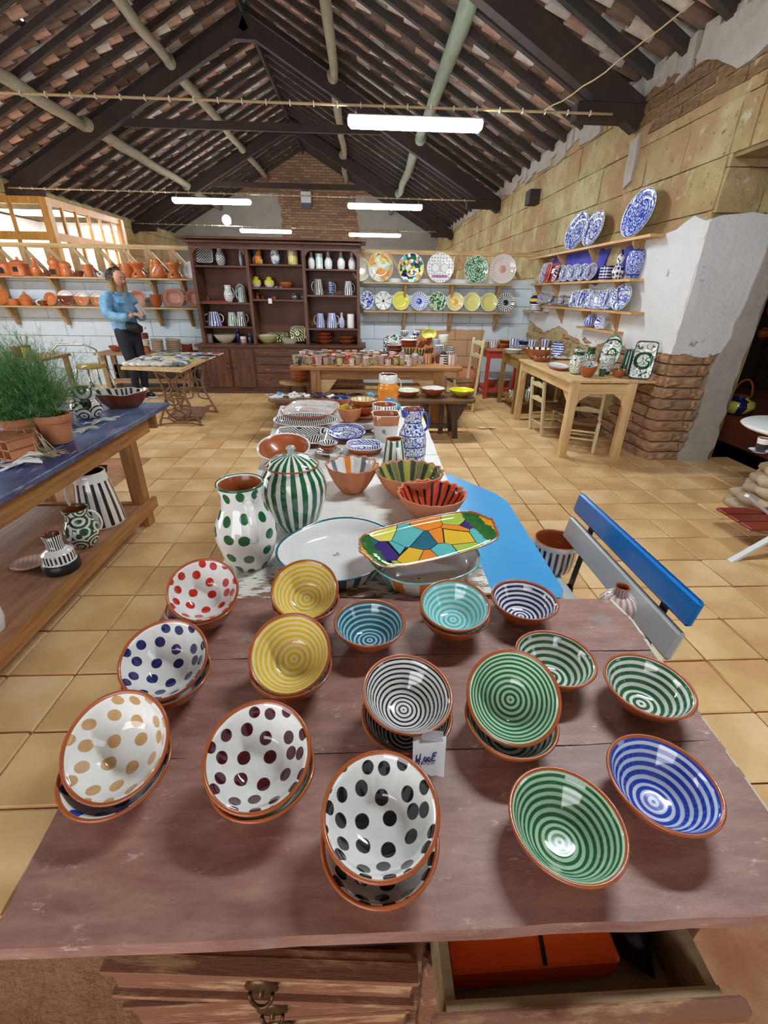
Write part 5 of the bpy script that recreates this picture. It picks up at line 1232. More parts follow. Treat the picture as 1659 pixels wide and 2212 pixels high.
for a, b, c, d, m, l in big: lean(l.replace(', dotted all round', '')+' on the upper right shelf', cx5(a), cx5(b), cy5(c), cy5(d), (whiteglaze, whiteglaze, m), y=7.98, base=SZ1, seg=44, tilt=7.5)
pk = MB().lathe([(0, 0), (.055, 0), (.05, .004), (0, .005)], 20).build('centre_spot', plain('pink'), bpy.data.objects['plate.%03d' % (len([o for o in bpy.data.objects if o.name.split('.')[0] == 'plate'])-1)], (0, 0, .009))
lean('cream plate half hidden behind the right edge of the cabinet, upper shelf', cx5(8), cx5(75), cy5(150), cy5(390), (creamglaze,)*3, y=8.02, base=SZ1, asp=.8)
small = ((35, 160, spatter('blue', 'white', 40, .5), 'blue spattered'), (172, 330, stripes('black', 8, .10, wb=0), 'white plate with eight black spokes'), (335, 498, plain('lemon'), 'shiny plain yellow'), (508, 672, stripes('blue', 24, .42, wb=0), 'white plate with blue spokes'),
         (680, 845, spatter('green', (.55, .65, .45), 30, .5), 'green spattered'), (848, 1008, stripes('yellow', 22, .4, wb=0, bg=(.80, .76, .5)), 'yellow spoked'), (1010, 1166, plain((.78, .72, .25)), 'pale yellow'), (1168, 1327, plain((.76, .70, .22)), 'pale yellow'), (1328, 1489, stripes('black', 22, .46, wb=0), 'white plate with black spokes'))
for i, (a, b, m, l) in enumerate(small):
    lab = {1: 'small white plate with eight black spokes', 3: 'small white plate with blue spokes', 8: 'small white plate with many black spokes', 0: 'small blue spattered plate next to the cabinet', 2: 'small shiny yellow plate third from the cabinet', 4: 'small green spattered plate on the lower shelf', 5: 'small yellow spoked plate on the lower shelf', 6: 'small pale yellow plate, left of the two alike', 7: 'small pale yellow plate, right of the two alike'}.get(i, 'small '+l+' on the lower shelf')
    o = lean(lab, cx5(a), cx5(b), cy5(475), cy5(658), (whiteglaze, whiteglaze, m), y=7.98, base=SZ2)
    cc = {3: 'blue', 5: 'yellow', 8: 'black', 1: 'black'}.get(i)
    if cc: MB().lathe([(0, 0), (.045 if i != 1 else .02, 0), (.04 if i != 1 else .018, .003), (0, .004)], 16).build('centre_spot', plain(cc), o, (0, 0, .009))
# ---- cabinet contents
def cx4(a): return 390+.2411*a
def cy4(a): return 490+.2411*a
YC = 7.72
def cab(label, a, b, c, d, kind, mats, z, name='vase', cat=None, **k): return vs(label, cx4(a), cx4(b), cy4(c), cy4(d), kind, mats, y=YC, name=name, cat=cat, base=z, **k)
zl1, zl2, zl3 = 1.83, 1.34, 1.0; zm1, zm2, zm3 = 1.86, 1.55, 1.39; zr1, zr2, zr3 = 1.81, 1.46, .99; zc = .75
o = lean('square plate with black and white lattice on a stand, top left of the cabinet', cx4(140), cx4(290), cy4(170), cy4(325), (whiteglaze, whiteglaze, check('black', 'white', .035)), y=7.75, n=7, base=zl1+.03)
bs_ = stripes('blue', 15, .5, wb=.02); ks = stripes('black', 14, .5, wb=.02); gs_ = stripes('green', 15, .5, wb=.02)
cab('checked black and white vase with blue neck, top left of the cabinet', 322, 405, 190, 350, 'vase', (check('black', 'white', .03, mode='side'), plain('navy'), clay), zl1, hand=(plain('navy'), 180))
cab('dark patterned jug at the right end of the top left shelf', 528, 560, 205, 345, 'vase', (check('navy', 'white', .03, mode='side'), plain('navy'), clay), zl1, name='jug')
cab('white jug with small grey spots on the second left shelf', 398, 478, 548, 698, 'dotjug', (dots('black', 40, .2, mode='side', R=.08), whiteglaze, clay), zl2, name='jug', hand=(whiteglaze, 0))
lean('spotted grey plate behind the green striped jug in the cabinet', cx4(490), cx4(585), cy4(515), cy4(680), (whiteglaze, whiteglaze, dots('navy', 40, .24, bg=(.5, .52, .55), mode='flat')), y=7.92, base=zl2)
cab('green and white striped jug on the second left shelf', 520, 600, 572, 698, 'jug', (gs_, whiteglaze, clay), zl2, name='jug', hand=(whiteglaze, 180))
c = at(cx4(315), cy4(682), y=YC); o = MB().box((0, 0, .008), (.40, .2, .016), bev=.006).build('tray', redpaint, None, (c.x, YC, zl2)); tag(o, 'thin reddish tray lying on the second left shelf of the cabinet', 'tray')
cab('blue striped white jug with two handles, third left shelf', 245, 372, 765, 888, 'jug', (bs_, whiteglaze, clay), zl3, name='jug', hand=(whiteglaze, (0, 180)))
cab('green striped white jug in the middle of the third left shelf', 425, 515, 768, 888, 'jug', (gs_, whiteglaze, clay), zl3, name='jug')
cab('black striped white jug at the right of the third left shelf', 503, 598, 768, 893, 'jug', (ks, whiteglaze, clay), zl3, name='jug', hand=(whiteglaze, 0))
cab('black and white striped beaker at the left end of the counter', 245, 296, 980, 1056, 'cyl', (ks, whiteglaze, clay), zc, name='beaker', cat='cup')
cab('wide pale cream bowl on the cabinet counter', 308, 512, 988, 1060, 'bowl', (creamglaze,)*3, zc, name='bowl')
cab('tall dark blue vase behind the cream bowl', 505, 545, 922, 1050, 'vase', (plain('navy'),)*3, zc)
cab('small cup with white top and clay coloured base on the counter', 541, 597, 1000, 1058, 'cyl', (glaze('half_clay', lambda P: mix(smooth(P.z, .06, .062), (.62, .36, .26), (.82, .8, .78))), whiteglaze, clay), zc, name='cup')
cab('small slate blue vase at the divider on the counter', 609, 645, 975, 1057, 'vase', (plain((.08, .10, .22)),)*3, zc)
cab('round lidded jar in blue, red and green bands, top middle shelf', 646, 736, 180, 335, [(.85, 0), (.98, .08), (1, .3), (.9, .38), (.95, .45), (.8, .55), (.8, .8), (.5, .9), (.3, 1)], (patches(['lemon', 'orange', 'red', 'teal', 'grey', 'green'], 9, None, 0, 1, '3D', 'jar'),)*3, zm1, name='jar')
cab('tall white jug with orange neck and colourful swirls, top middle shelf', 808, 892, 150, 332, 'vase', (glaze('orange_neck', lambda P: mix(smooth(P.z, .24, .245), mix(smooth(noise(P.v, 16, 2), .54, .56), (.8, .8, .78), (.1, .35, .5)), (.8, .25, .05))), plain('orange'), clay), zm1, name='jug', hand=(plain('teal'), 0))
cab('yellow and grey cylinder vase, top middle shelf', 962, 1053, 165, 335, 'cyl', (glaze('cyl_yellow', lambda P: mix(smooth(P.z, .12, .14), (.75, .62, .2), (.62, .48, .30))), creamglaze, clay), zm1)
for a, b, l in ((637, 723, 'left'), (748, 840, 'right')):
    o, B, R, H = cab('small yellow and white lidded jar, %s of the pair in the cabinet' % l, a, b, 440, 530, 'round', (glaze('yellow_top', lambda P: mix(smooth(P.z, .045, .055), (.82, .80, .7), (.75, .66, .06))), plain('lemon'), clay), zm2, name='jar'); knob_lid(o, R, H, plain((.7, .6, .05)), .6, .1)
cab('plain brown bowl on the second middle shelf', 892, 1000, 490, 540, 'deep', (clay,)*3, zm2, name='bowl')
for a, l in ((835, 'left'), (882, 'right')): cab('tiny pale saucer beside the brown bowl, %s one' % l, a, a+36, 525, 535, 'plate', (creamglaze,)*3, zm2, name='saucer')
cab('small brown vase on the lowest middle shelf', 672, 706, 582, 640, 'bottle', (clay,)*3, zm3, name='vase'); cab('small very dark vase on the lowest middle shelf', 722, 748, 585, 640, 'bottle', (darkclay,)*3, zm3)
cab('tiny orange bowl on the lowest middle shelf', 815, 860, 620, 642, 'bowl', (clayor,)*3, zm3, name='bowl')
sg = material('smoky_glass', (.7, .7, .72), .05, trans=.8)
for a, b, l in ((990, 1052, 'left'), (1075, 1117, 'right')):
    o, B, R, H = cab('glass sugar bowl with dark scroll handles, %s one' % l, a, b, 590, 643, 'round', (sg,)*3, zm3, name='sugar_bowl', cat='bowl')
    for s in (-1, 1): MB().tube([(s*R*.8, -R*.3, 0), (s*R*1.2, -R*.3, H*.25), (s*R*.9, -R*.3, H*.5), (s*R*1.3, -R*.3, H*.55)], .006, 6).build('scroll_handle', blackm, o)
c = at(cx4(797), cy4(665), y=7.52); o = MB().box((0, 0, 0), (.055, .003, .07)).build('shelf_tag', paperm, None, (c.x, 7.548, c.z)); tag(o, 'small white tag hanging on the lowest middle shelf of the cabinet', 'tag')
cab('wide yellow green bowl on the counter in the middle of the cabinet', 683, 880, 992, 1062, 'bowl', (glaze('ygbands', lambda P: mix(absf(fract(P.z/.016)-.5) < .25, (.72, .70, .30), (.45, .46, .16))), creamglaze, creamglaze), zc, name='bowl')
tbl = tribal('black', (.80, .76, .40), 9, .03)
lean('rectangular yellow tray with black lines behind the yellow green bowl', cx4(775), cx4(970), cy4(963), cy4(1048), (creamglaze, plain('lemon'), tbl), y=7.9, n=6, base=zc, name='tray')
cab('oval yellow dish with dark stripes on the counter', 905, 1045, 1020, 1066, 'dish', (stripes('black', 24, .35, bg=(.8, .76, .45)), plain('navy'), creamglaze), zc-.0, name='dish')
lean('rounded square yellow plate with black lines, standing against the cabinet divider', cx4(978), cx4(1143), cy4(897), cy4(1045), (creamglaze, plain('navy'), tbl), y=7.75, n=3.5, base=zc+.02)
wm_ = glaze('white_shoulder', lambda P: mix(smooth(P.z, .155, .165), (.82, .82, .80), (.42, .40, .44)))
for a, b, l in ((1142, 1205, 'first from the left'), (1288, 1360, 'second from the left'), (1402, 1474, 'third from the left'), (1500, 1570, 'rightmost')): cab('white bottle vase on the top right cabinet shelf, '+l, a, b, 220, 376, 'bottle', (wm_, whiteglaze, clay), zr1, group='white bottle vases')
cab('white square vase with pale green centre among the bottle vases', 1212, 1276, 237, 376, 'cyl', (glaze('pale_centre', lambda P: mix(absf(P.z-.12) < .05, (.8, .8, .8), (.55, .75, .70))), whiteglaze, whiteglaze), zr1, mod=sup(5))
cab('black and white striped jug on the second right shelf, left one', 1190, 1280, 470, 608, 'jug', (ks, whiteglaze, clay), zr2, name='jug', hand=(whiteglaze, 180))
cab('dark jug with white dots and white handle on the second right shelf', 1322, 1380, 480, 602, 'cyl', (dots('white', 38, .22, bg='navy', mode='side', R=.07, key='j'), plain('navy'), clay), zr2, name='jug', hand=(whiteglaze, 0))
cab('black and white striped jug on the second right shelf, right one', 1460, 1545, 482, 606, 'jug', (ks, whiteglaze, clay), zr2, name='jug', hand=(whiteglaze, 0))
cab('blue striped white jug on the third right shelf, left of the two', 1210, 1295, 777, 902, 'jug', (bs_, whiteglaze, clay), zr3, name='jug', hand=(whiteglaze, 180))
cab('blue striped white jug on the third right shelf, right of the two', 1308, 1405, 777, 905, 'jug', (bs_, whiteglaze, clay), zr3, name='jug', hand=(whiteglaze, 0))
cab('slim blue and white bottle on the third right shelf', 1418, 1470, 765, 902, 'bottle', (bs_, plain('navy'), clay), zr3, name='bottle')
cab('plain white cylinder jug on the third right shelf', 1492, 1556, 778, 902, 'cyl', (whiteglaze,)*3, zr3, name='jug')
fb2 = scal(12, .06, .05)
for i in range(3): cab('fluted red clay bowl, %s of the stack of three on the counter' % ('bottom', 'middle', 'top')[i], 1225, 1362, 1015, 1050, 'bowl', (clay,)*3, zc+.055*i, name='bowl', mod=fb2, seg=48)
for i in range(2): cab('fluted red clay bowl, %s of the stack of two on the counter' % ('lower', 'upper')[i], 1418, 1560, 1015, 1050, 'bowl', (clay,)*3, zc+.055*i, name='bowl', mod=fb2, seg=48)
# ---- right wall shelves
def cx6(a): return 1100+.217*a
def cy6(a): return 400+.217*a
XW = 2.74
def rw(label, a, b, c, d, m, base, n=None, name='plate', tilt=9, **k): return lean(label, cx6(a), cx6(b), cy6(c), cy6(d), (whiteglaze, whiteglaze, m) if not isinstance(m, tuple) else m, x=XW, n=n, base=base, name=name, tilt=tilt, **k)
f1 = floral('blue', (.62, .68, .80), 11, .05); f2 = floral('blue', 'white', 16, .07); f3 = floral('blue', (.55, .60, .82), 13, .045)
rw('big pale blue and white plate, left of the three on the top right wall shelf', 595, 800, 250, 620, f1, 2.03)
rw('big blue and white plate with white glare, middle of the three on the top shelf', 770, 960, 245, 588, f2, 2.03)
rw('largest deep blue plate standing high at the right end of the top shelf', 1168, 1466, 40, 512, f3, 2.03)
f4 = floral('blue', 'white', 24, .03); f5 = floral('navy', 'white', 30, .02)
lean('plain yellowish wooden board at the left end of the middle wall shelf', cx6(270), cx6(352), cy6(822), cy6(958), (shelf_z,)*3, x=XW, base=1.665, name='board', d=.02)
rw('blue and white rectangular tray at the left of the middle wall shelf', 338, 432, 750, 950, f4, 1.665, n=6, name='tray')
rw('red tray with a white label on the middle wall shelf', 385, 512, 762, 950, (redpaint,)*3, 1.665, n=8, name='tray'); c = at(cx6(438), cy6(855), x=XW-.05); o = MB().box((0, 0, 0), (.003, .09, .06)).build('label', paperm, None, (XW-.055, c.y, c.z), (0, radians(9), 0)); tag(o, 'white label on the red tray of the middle wall shelf', 'label')
rw('dark blue rectangular tray right of the red tray', 465, 562, 775, 946, tribal('navy', 'white', 12, .03), 1.665, n=6, name='tray')
for a, b, c, d, l in ((530, 652, 775, 945, 'first'), (610, 742, 765, 940, 'second'), (700, 822, 760, 935, 'third')): rw('oval blue and white plate on the middle wall shelf, %s of three' % l, a, b, c, d, f4, 1.665)
rw('round greyish violet plate on the middle wall shelf', 778, 900, 755, 930, floral((.12, .10, .3), (.6, .58, .66), 26, .03), 1.665)
def ws(label, a, b, c, d, kind, m, z, X=2.76, name='vase', **k):
    xl, xr, yt, yb = cx6(a), cx6(b), cy6(c), cy6(d); Bq = at((xl+xr)/2, yb, x=X); T = at((xl+xr)/2, yt, x=X); R = (xr-xl)/2*depth(Bq)/FPX; H = T.z-Bq.z
    R = min(R, .085); Bq.z = z; o = vessel(name, label, k.pop('cat', name), Bq, R, H, kind, m, seg=28, **k); return o, Bq, R, H
ws('straight planter with rows of blue pattern on the middle wall shelf', 890, 1020, 785, 925, 'cyl', (bands('navy', (.62, .60, .68), .03, .55), plain('navy'), clay), 1.665, name='planter', cat='pot')
o, B, R, H = ws('blue dotted vase with white owl like lid on the middle wall shelf', 1010, 1128, 760, 920, 'round', (dots('navy', 26, .36, mode='side', R=.08, key='w'), plain('navy'), clay), 1.665)
MB().lathe([(R*.5, H*.98), (R*.62, H*1.15), (R*.6, H*1.4), (R*.3, H*1.55), (0, H*1.58)], 20).build('lid', spatter('navy', 'white', 30, .56), o)
MB().prism([(-.03, 0), (.03, 0), (.0, .05)], -.01, .01, 0, Matrix(((0, 0, 1, 0), (1, 0, 0, .0), (0, 1, 0, H*1.5), (0, 0, 0, 1)))).build('crest', plain('navy'), o)
o, B, R, H = ws('tall blue patterned lidded vase at the right end of the middle wall shelf', 1130, 1300, 640, 918, 'ginger', (floral('blue', (.45, .5, .78), 22, .04), plain('navy'), clay), 1.665); knob_lid(o, R, H*.98, plain('navy'), .74, .06)
z3 = 1.365
for i in range(3):
    q = ((300, 432, 1040, 1180), (410, 540, 1075, 1190), (510, 640, 1070, 1200))[i]
    rw('blue and white fish shaped dish on the third wall shelf, %s' % ('leftmost', 'middle of three', 'rightmost of three')[i], *q, (clay, clay, f5), z3, name='fish_dish', cat='dish', mod=lambda r, z, a: (r*(1+.25*cos(2*a)+.1*cos(3*a)), z))
for q, l in (((635, 752, 1040, 1215), 'rectangular'), ((715, 832, 1030, 1222), 'paler rectangular'), ((815, 990, 1040, 1230), 'wider rectangular')): rw('%s blue and white tray on the third wall shelf' % l, *q, f4 if l != 'paler rectangular' else floral('blue', 'white', 14, .09), z3, n=6, name='tray')
rw('oval blue and white plate tilted between trays on the third wall shelf', 932, 1100, 1010, 1232, f4, z3); rw('largest oval blue and white platter at the right end of the third wall shelf', 1050, 1242, 980, 1250, floral('blue', 'white', 12, .05), z3, name='platter')
ws('blue and white fluted bowl with clay base on the lowest wall shelf', 728, 846, 1300, 1432, 'round', (stripes('blue', 14, .5, bg=(.6, .62, .8)), plain('navy'), clay), 1.16, name='bowl'); rw('small blue striped plate leaning on the lowest wall shelf', 880, 975, 1300, 1432, stripes('blue', 12, .5), 1.16)
o, B, R, H = ws('round jug with yellow and dark blue bands in the far right corner', 190, 310, 1045, 1170, 'round', (bands('navy', 'yellow', .09, .5), plain('navy'), clay), 1.345, X=2.7, name='jug')
ws('stack of blue and white striped dish in the far right corner under the banded jug', 185, 320, 1178, 1248, 'cyl', (bands('navy', 'white', .03, .4), whiteglaze, clay), 1.28, X=2.7, name='dish')
# ---- pine table
gf = floral((.01, .07, .03), (.76, .79, .75), 20, .09, (.10, .62)); ZP = .781
def p4(a): return 1020+.2652*a
def q4(a): return 680+.2652*a
def pv(label, a, b, c, d, kind, m, z=ZP, name='vase', **k): return vs(label, p4(a), p4(b), q4(c), q4(d), kind, m, z=z, name=name, **k)
pv('dark green jug with a white stripe on the pine table', 1215, 1345, 290, 498, 'jug', (glaze('green_white_stripe', lambda P: mix(mn(absf(P.x-.0) < .012, P.y < 0), (.012, .07, .03), (.78, .80, .78))), plain('green'), clay), name='jug')
pv('small clay bowl with dark glaze in front of the dark green jug', 1145, 1270, 455, 518, 'bowl', (clay, clay, plain((.1, .12, .06))), name='bowl')
pv('tall cylindrical vase with green fish drawings on the pine table', 1042, 1158, 330, 492, 'ginger', (gf, plain('green'), clay)); pv('small dark green cup in front of the fish vase', 1032, 1088, 440, 505, 'cup', (plain((.02, .1, .05)), whiteglaze, clay), name='cup')
pv('round bellied green and white jug at the front of the pine table', 795, 925, 280, 488, 'dotjug', (gf, plain('green'), clay), name='jug', hand=(plain('green'), -10))
pv('second green and white jug with striped handle, farther back', 922, 1010, 272, 398, 'dotjug', (gf, plain('green'), clay), name='jug', hand=(gf, 0)); pv('clay bowl with green drawings inside, tilted, between the jugs', 888, 1025, 400, 512, 'deep', (clay, clay, gf), name='bowl', rot=(radians(16), radians(-8), 0))
dish('dish', 'oval clay dish with white inside at the edge of the pine table', 'dish', ((p4(615), q4(405)), (p4(790), q4(412)), (p4(680), q4(385)), (p4(720), q4(440))), ZP+.03, .03, (clay, clay, whiteglaze))
pv('large shallow clay bowl with black and white inside, far end of the pine table', 440, 682, 285, 372, 'bowl', (clay, clay, stripes('black', 14, .4)), name='bowl'); pv('small round clay plate in front of the large shallow bowl', 500, 680, 350, 388, 'plate', (clay, clay, stripes('black', 12, .4)), name='plate')
flatdish('rectangular green and white tray lying on the pine table', p4(735), q4(348), 42, .9, ZP, .02, (clay, whiteglaze, gf), 'tray', 'dish', None, 7)
def stand(label, a, b, c, d, X, m, base, n=None, name='platter', tilt=10, fac=-60, R2=None):
    xl, xr, yt, yb = p4(a), p4(b), q4(c), q4(d); ce = at((xl+xr)/2, (yt+yb)/2, x=X); h = (at((xl+xr)/2, yt, x=X).z-at((xl+xr)/2, yb, x=X).z)/2; w = (xr-xl)/2*depth(ce)/FPX*1.05*(R2 or 1)
    ce.z = base+h*cos(radians(tilt)); o = rev('plate', w, .03, .006, sup(n) if n else None, 1, h/w, 40).build(name, rim_mats(m), None, ce, (radians(90-tilt), 0, radians(fac))); return tag(o, label, name)
stand('oval platter with green and white drawings standing behind the fish vase', 1060, 1225, 135, 440, 2.66, (clay, plain('green'), floral((.01, .07, .03), (.76, .79, .75), 12, .09, (.09, .63))), ZP)
stand('tall rectangular tray with green drawings leaning at the right end of the pine table', 1300, 1520, 145, 478, 2.7, (clay, plain('black'), floral((.01, .07, .03), (.76, .79, .75), 11, .14, (.08, .63))), ZP, 9, 'tray', 14, -35, R2=.72)
stand('small green and white plate behind the dark green jug', 1150, 1215, 385, 455, 2.6, (clay, whiteglaze, gf), ZP, name='plate')
stand('round plate with a blue fish drawing standing at the far end of the pine table', 645, 757, 172, 305, 2.55, (clay, plain('navy'), bands('blue', 'white', .03, .5, 'y')), ZP, name='plate', fac=-40)
bsp = stripes('blue', 9, .38, wb=0)
for a, b, c, d, l in ((298, 375, 195, 282, 'nearest the bowls, left of three'), (455, 530, 210, 282, 'middle of three'), (560, 640, 205, 280, 'right of three')): pv('white beaker with blue stripes, '+l, a, b, c, d, 'cup', (bsp, whiteglaze, clay), z=.76 if a == 298 else ZP, name='beaker', cat='cup')
def side(label, a, b, c, d, kind, m, name='bowl', z=None, **k):
    red = 'red table' in label or 'under the wide clay' in label or 'pale bowl on the low shelf' in label
    if red: return vs(label, p4(a), p4(b), q4(c), q4(d), kind, m, y=7.25+(.2 if a > 190 else 0) if z is None or z > .5 else 7.3, base=z or .761, name=name, **k)
    return vs(label, p4(a), p4(b), q4(c), q4(d), kind, m, z=z or .761, name=name, **k)
side('white plate with a dark rim on the narrow brown table', 262, 425, 288, 322, 'plate', (whiteglaze, blackm, whiteglaze), name='plate'); side('flat blue plate behind the dark rimmed plate', 330, 455, 255, 292, 'plate', (whiteglaze, plain('blue'), f4), name='plate')
side('upside down looking bowl with violet stripes on the red table', 128, 222, 165, 222, 'cup', (stripes('violet', 14, .3), whiteglaze, clay)); side('wide clay bowl with white inside on the red table', 215, 350, 142, 195, 'bowl', (darkclay, clay, whiteglaze))
side('brown bowl with yellow rim under the wide clay bowl', 222, 305, 192, 245, 'deep', (darkclay, plain('yellow'), plain('yellow'))); side('dark blue bowl on the red table, farthest right', 372, 462, 180, 228, 'bowl', (plain('navy'), plain('blue'), f4))
for i in range(4): side('pale plate in the stack at the left of the red table, %s' % ('lowest', 'second', 'third', 'top')[i], 42, 135, 212, 242, 'plate', (creamglaze, clay, creamglaze), name='plate', z=.761+.014*i, group='pale plates on the red table')
side('shallow clay dish on the red table in front of the bowls', 185, 300, 232, 262, 'plate', (clay,)*3, name='dish')
side('blue and white dish on the low shelf of the red table', 95, 205, 540, 600, 'bowl', (clay, plain('navy'), f4), z=.17, name='dish'); side('pale bowl on the low shelf of the red table', 205, 300, 555, 610, 'bowl', (clay, whiteglaze, spatter('blue', 'white', 20, .6)), z=.17)
side('zebra striped vase on the low shelf of the brown table', 425, 505, 590, 715, 'round', (stripes('black', 12, .5, wb=.3), blackm, clay), z=.18, name='vase'); side('patterned dark bowl on the low shelf of the brown table', 300, 400, 615, 700, 'deep', (tribal('black', 'white', 14, .02), blackm, clay), z=.18)
for i, (x, y_, s_) in enumerate(((3.9, 4.9, .10),)):
    o = vessel('clay_pot', 'yellow and dark painted pot with arched handle in the dark side room', 'pot', Vector((4.35, 5.0, .30)), .17, .2, 'round', (patches(['lemon', 'navy', 'clay'], 7, None, 0, 1, '3D', 'q'), clay, darkclay)); MB().tube([(.12*cos(a), 0, .18+.2*sin(a)) for a in [pi*i/12 for i in range(13)]], .012, 8).build('handle', clay, o)
# ================================================================== SMALL THINGS IN NUMBERS
ORD = ['first', 'second', 'third', 'fourth', 'fifth', 'sixth', 'seventh', 'eighth', 'ninth', 'tenth', 'eleventh', 'twelfth', 'thirteenth', 'fourteenth', 'fifteenth', 'sixteenth']
random.seed(21)
ZC = .721
def cupmat(body, H):       # painted body, bare clay band above
    return body
rows = [(5.50, [(-.74, 'tq'), (-.52, 'pk'), (-.27, 'ol'), (-.13, 'wd'), (.04, 'pk'), (.30, 'bo'), (.55, 'wd')]),
        (5.58, [(-.64, 'gr'), (-.44, 'pk'), (-.36, 'tq'), (-.06, 'bk'), (.12, 'ol'), (.22, 'pk'), (.40, 'ol'), (.47, 'ol'), (.62, 'pi')])]
kinds = ['rd', 'pk', 'rd', 'wd', 'ol', 'cl', 'bk', 'pi', 'or', 'tq', 'gr']
for r in range(6):
    y = 5.68+r*.105; n = 13-(r > 3)
    rows.append((y, [(-.80+r*.015+i*.105+random.uniform(-.015, .015), random.choice(kinds if i > 4 else ['rd', 'rd', 'pk', 'cl', 'wd', 'gr'])) for i in range(n)]))
CM = {'pk': (stripes('black', 12, .28, bg=(.80, .62, .54), wb=0), 'small cup with thin dark stripes on pale pink'), 'ol': (spatter('olive', (.62, .60, .26), 50, .56), 'small olive yellow cup'), 'wd': (spatter('navy', (.76, .74, .74), 60, .62), 'small whitish cup with tiny dots'),
      'tq': (patches(['teal', 'orange', 'sky', 'black', 'green'], 26, None, 0, 1, '3D', 'c'), 'small cup with teal and orange patches'), 'gr': (spatter('black', (.42, .52, .42), 55, .55), 'small grey green cup with dark marks'), 'bo': (stripes(['navy', 'orange'], 14, .4, wb=0), 'small white cup with dark and orange stripes'),
      'rd': (spatter((.45, .06, .05), (.68, .40, .34), 40, .45), 'small red patterned cup'), 'cl': (clay, 'small plain clay coloured cup'), 'bk': (stripes('black', 10, .4, bg=(.75, .60, .50), wb=0), 'small cup with broad black stripes'), 'pi': (plain((.68, .42, .38)), 'small pink cup'), 'or': (stripes('orange', 10, .5, bg=(.72, .6, .45), wb=0), 'small cup with orange stripes')}
cupme = {}
for k, (m, l) in CM.items(): cupme[k] = rev('cup', .040, .098, .003, seg=20, floor_t=.006).mesh('small_cup', [m, clay, clay])
glassrim = MB().lathe([(.0405, .096), (.0418, .098), (.0418, .104), (.0395, .106), (.0385, .098)], 20).mesh('lip', material('pinkish_glaze_lip', (.42, .24, .18), .15))
lips = [glassrim]
for nm_, cc_ in (('dark_lip', (.10, .05, .04)), ('pale_lip', (.62, .56, .52)), ('orange_lip', (.62, .26, .12)), ('grey_lip', (.30, .27, .26))):
    g_ = glassrim.copy(); g_.materials[0] = material(nm_, cc_, .15); lips.append(g_)
for ri, (y, cs) in enumerate(rows):
    cs = sorted(cs)
    for i, (x, k) in enumerate(cs):
        sc = random.uniform(.82, 1.04); o = link('small_cup', cupme[k], None, (x, y+random.uniform(-.025, .025)*(ri > 1), ZC), (0, 0, random.uniform(0, 6)), (sc, sc, sc*random.uniform(.9, 1.08)))
        tag(o, '%s, %s in the %s row of cups' % (CM[k][1], ORD[i], ORD[ri]), 'cup', 'small cups on the cup table')
        link('lip', random.choice(lips), o)
def x5(a): return 810+.1507*a
def y5(a): return 690+.1507*a
def cv(label, a, b, c, d, kind, m, z=None, y=None, name='cup', base=None, **k):
    return vs(label, x5(a), x5(b), y5(c), y5(d), kind, m, z=z, y=y, name=name, base=base, **k)
wdot = spatter('black', 'white', 30, .64)
for a, b, l, m in ((380, 540, 'speckled', wdot), (510, 655, 'plain white', whiteglaze)):
    o, B, R, H = cv('small white dark rimmed saucer under the %s coffee cup' % l, a, b, 600, 640 if a == 380 else 618, 'plate', (whiteglaze, blackm, whiteglaze), z=ZC, name='saucer')
    q = R*.5; c = vessel('coffee_cup', l+' coffee cup on its saucer at the front of the cup table', 'cup', B+Vector((0, 0, .012)), q, .085, 'cup', (m, whiteglaze, clay), seg=24); handle(c, q, .085, blackm if l == 'speckled' else whiteglaze, 0, .2, .8, .5, .005, .85)
cv('tumbler with yellow and red stripes in front of the pile of bowls', 700, 810, 495, 640, 'cyl', (stripes(['yellow', 'red'], 16, .62, bg=(.75, .68, .5), wb=0), clay, clay), z=ZC)
o, B, R, H = cv('striped black and white jug with black handle at the right end of the cup table', 930, 1040, 495, 652, 'cyl', (bands('black', 'white', .028, .5), blackm, clay), z=ZC, name='jug'); handle(o, R, H, blackm, 0, .15, .85, .75, .007, .95); MB().tube([(-.02+.02*cos(a)+.01, 0, H+.02*sin(a)) for a in [pi*i/8 for i in range(9)]], .006, 6).build('lid_loop', blackm, o)
tgx = MB().box((0, 0, 0), (.05, .003, .09)).build('paper_tag', paperm, None, (B.x-.035, B.y-R-.004, ZC+.05)); tag(tgx, 'white paper tag in front of the black and white striped jug', 'tag')
cv('tall pale cup with a salmon stripe behind the striped jug', 1040, 1150, 470, 620, 'cyl', (stripes('pink', 5, .3, wb=0), pinkish if False else plain('pink'), clay), y=5.66, base=ZC, hand=(whiteglaze, 0))
cv('round speckled little pot at the front of the small cups', 28, 118, 520, 632, 'round', (bands('pink', (.7, .65, .62), .03, .3), clay, clay), z=ZC, name='pot')
cv('plain pink tumbler beside the white speckled cup', 275, 355, 480, 615, 'cup', (plain('pink'),)*3, y=5.62, base=ZC); cv('rosy tall tumbler behind the coffee cups', 335, 415, 425, 570, 'cyl', (plain((.55, .32, .28)), clay, clay), y=5.85, base=ZC)
cv('pale violet tall beaker standing above the small cups', 195, 280, 325, 440, 'cyl', (plain((.62, .62, .78)),)*3, y=5.95, base=ZC+.02, name='beaker')
cv('dark red bowl behind the yellow striped tumbler', 870, 990, 445, 560, 'cyl', (plain((.28, .06, .07)), clay, clay), y=5.8, base=ZC, name='pot'); cv('brown tumbler between coffee cup and striped tumbler', 720, 850, 440, 520, 'cyl', (darkclay,)*3, y=5.8, base=ZC)
cv('greyish cup with dark marks behind the white coffee cup', 600, 700, 470, 580, 'cup', (spatter('black', (.6, .6, .62), 40, .58), clay, clay), y=5.72, base=ZC)
YP = 6.1
BS = stripes([(.42, .42, .10), 'black'], 22, .98, wb=0)
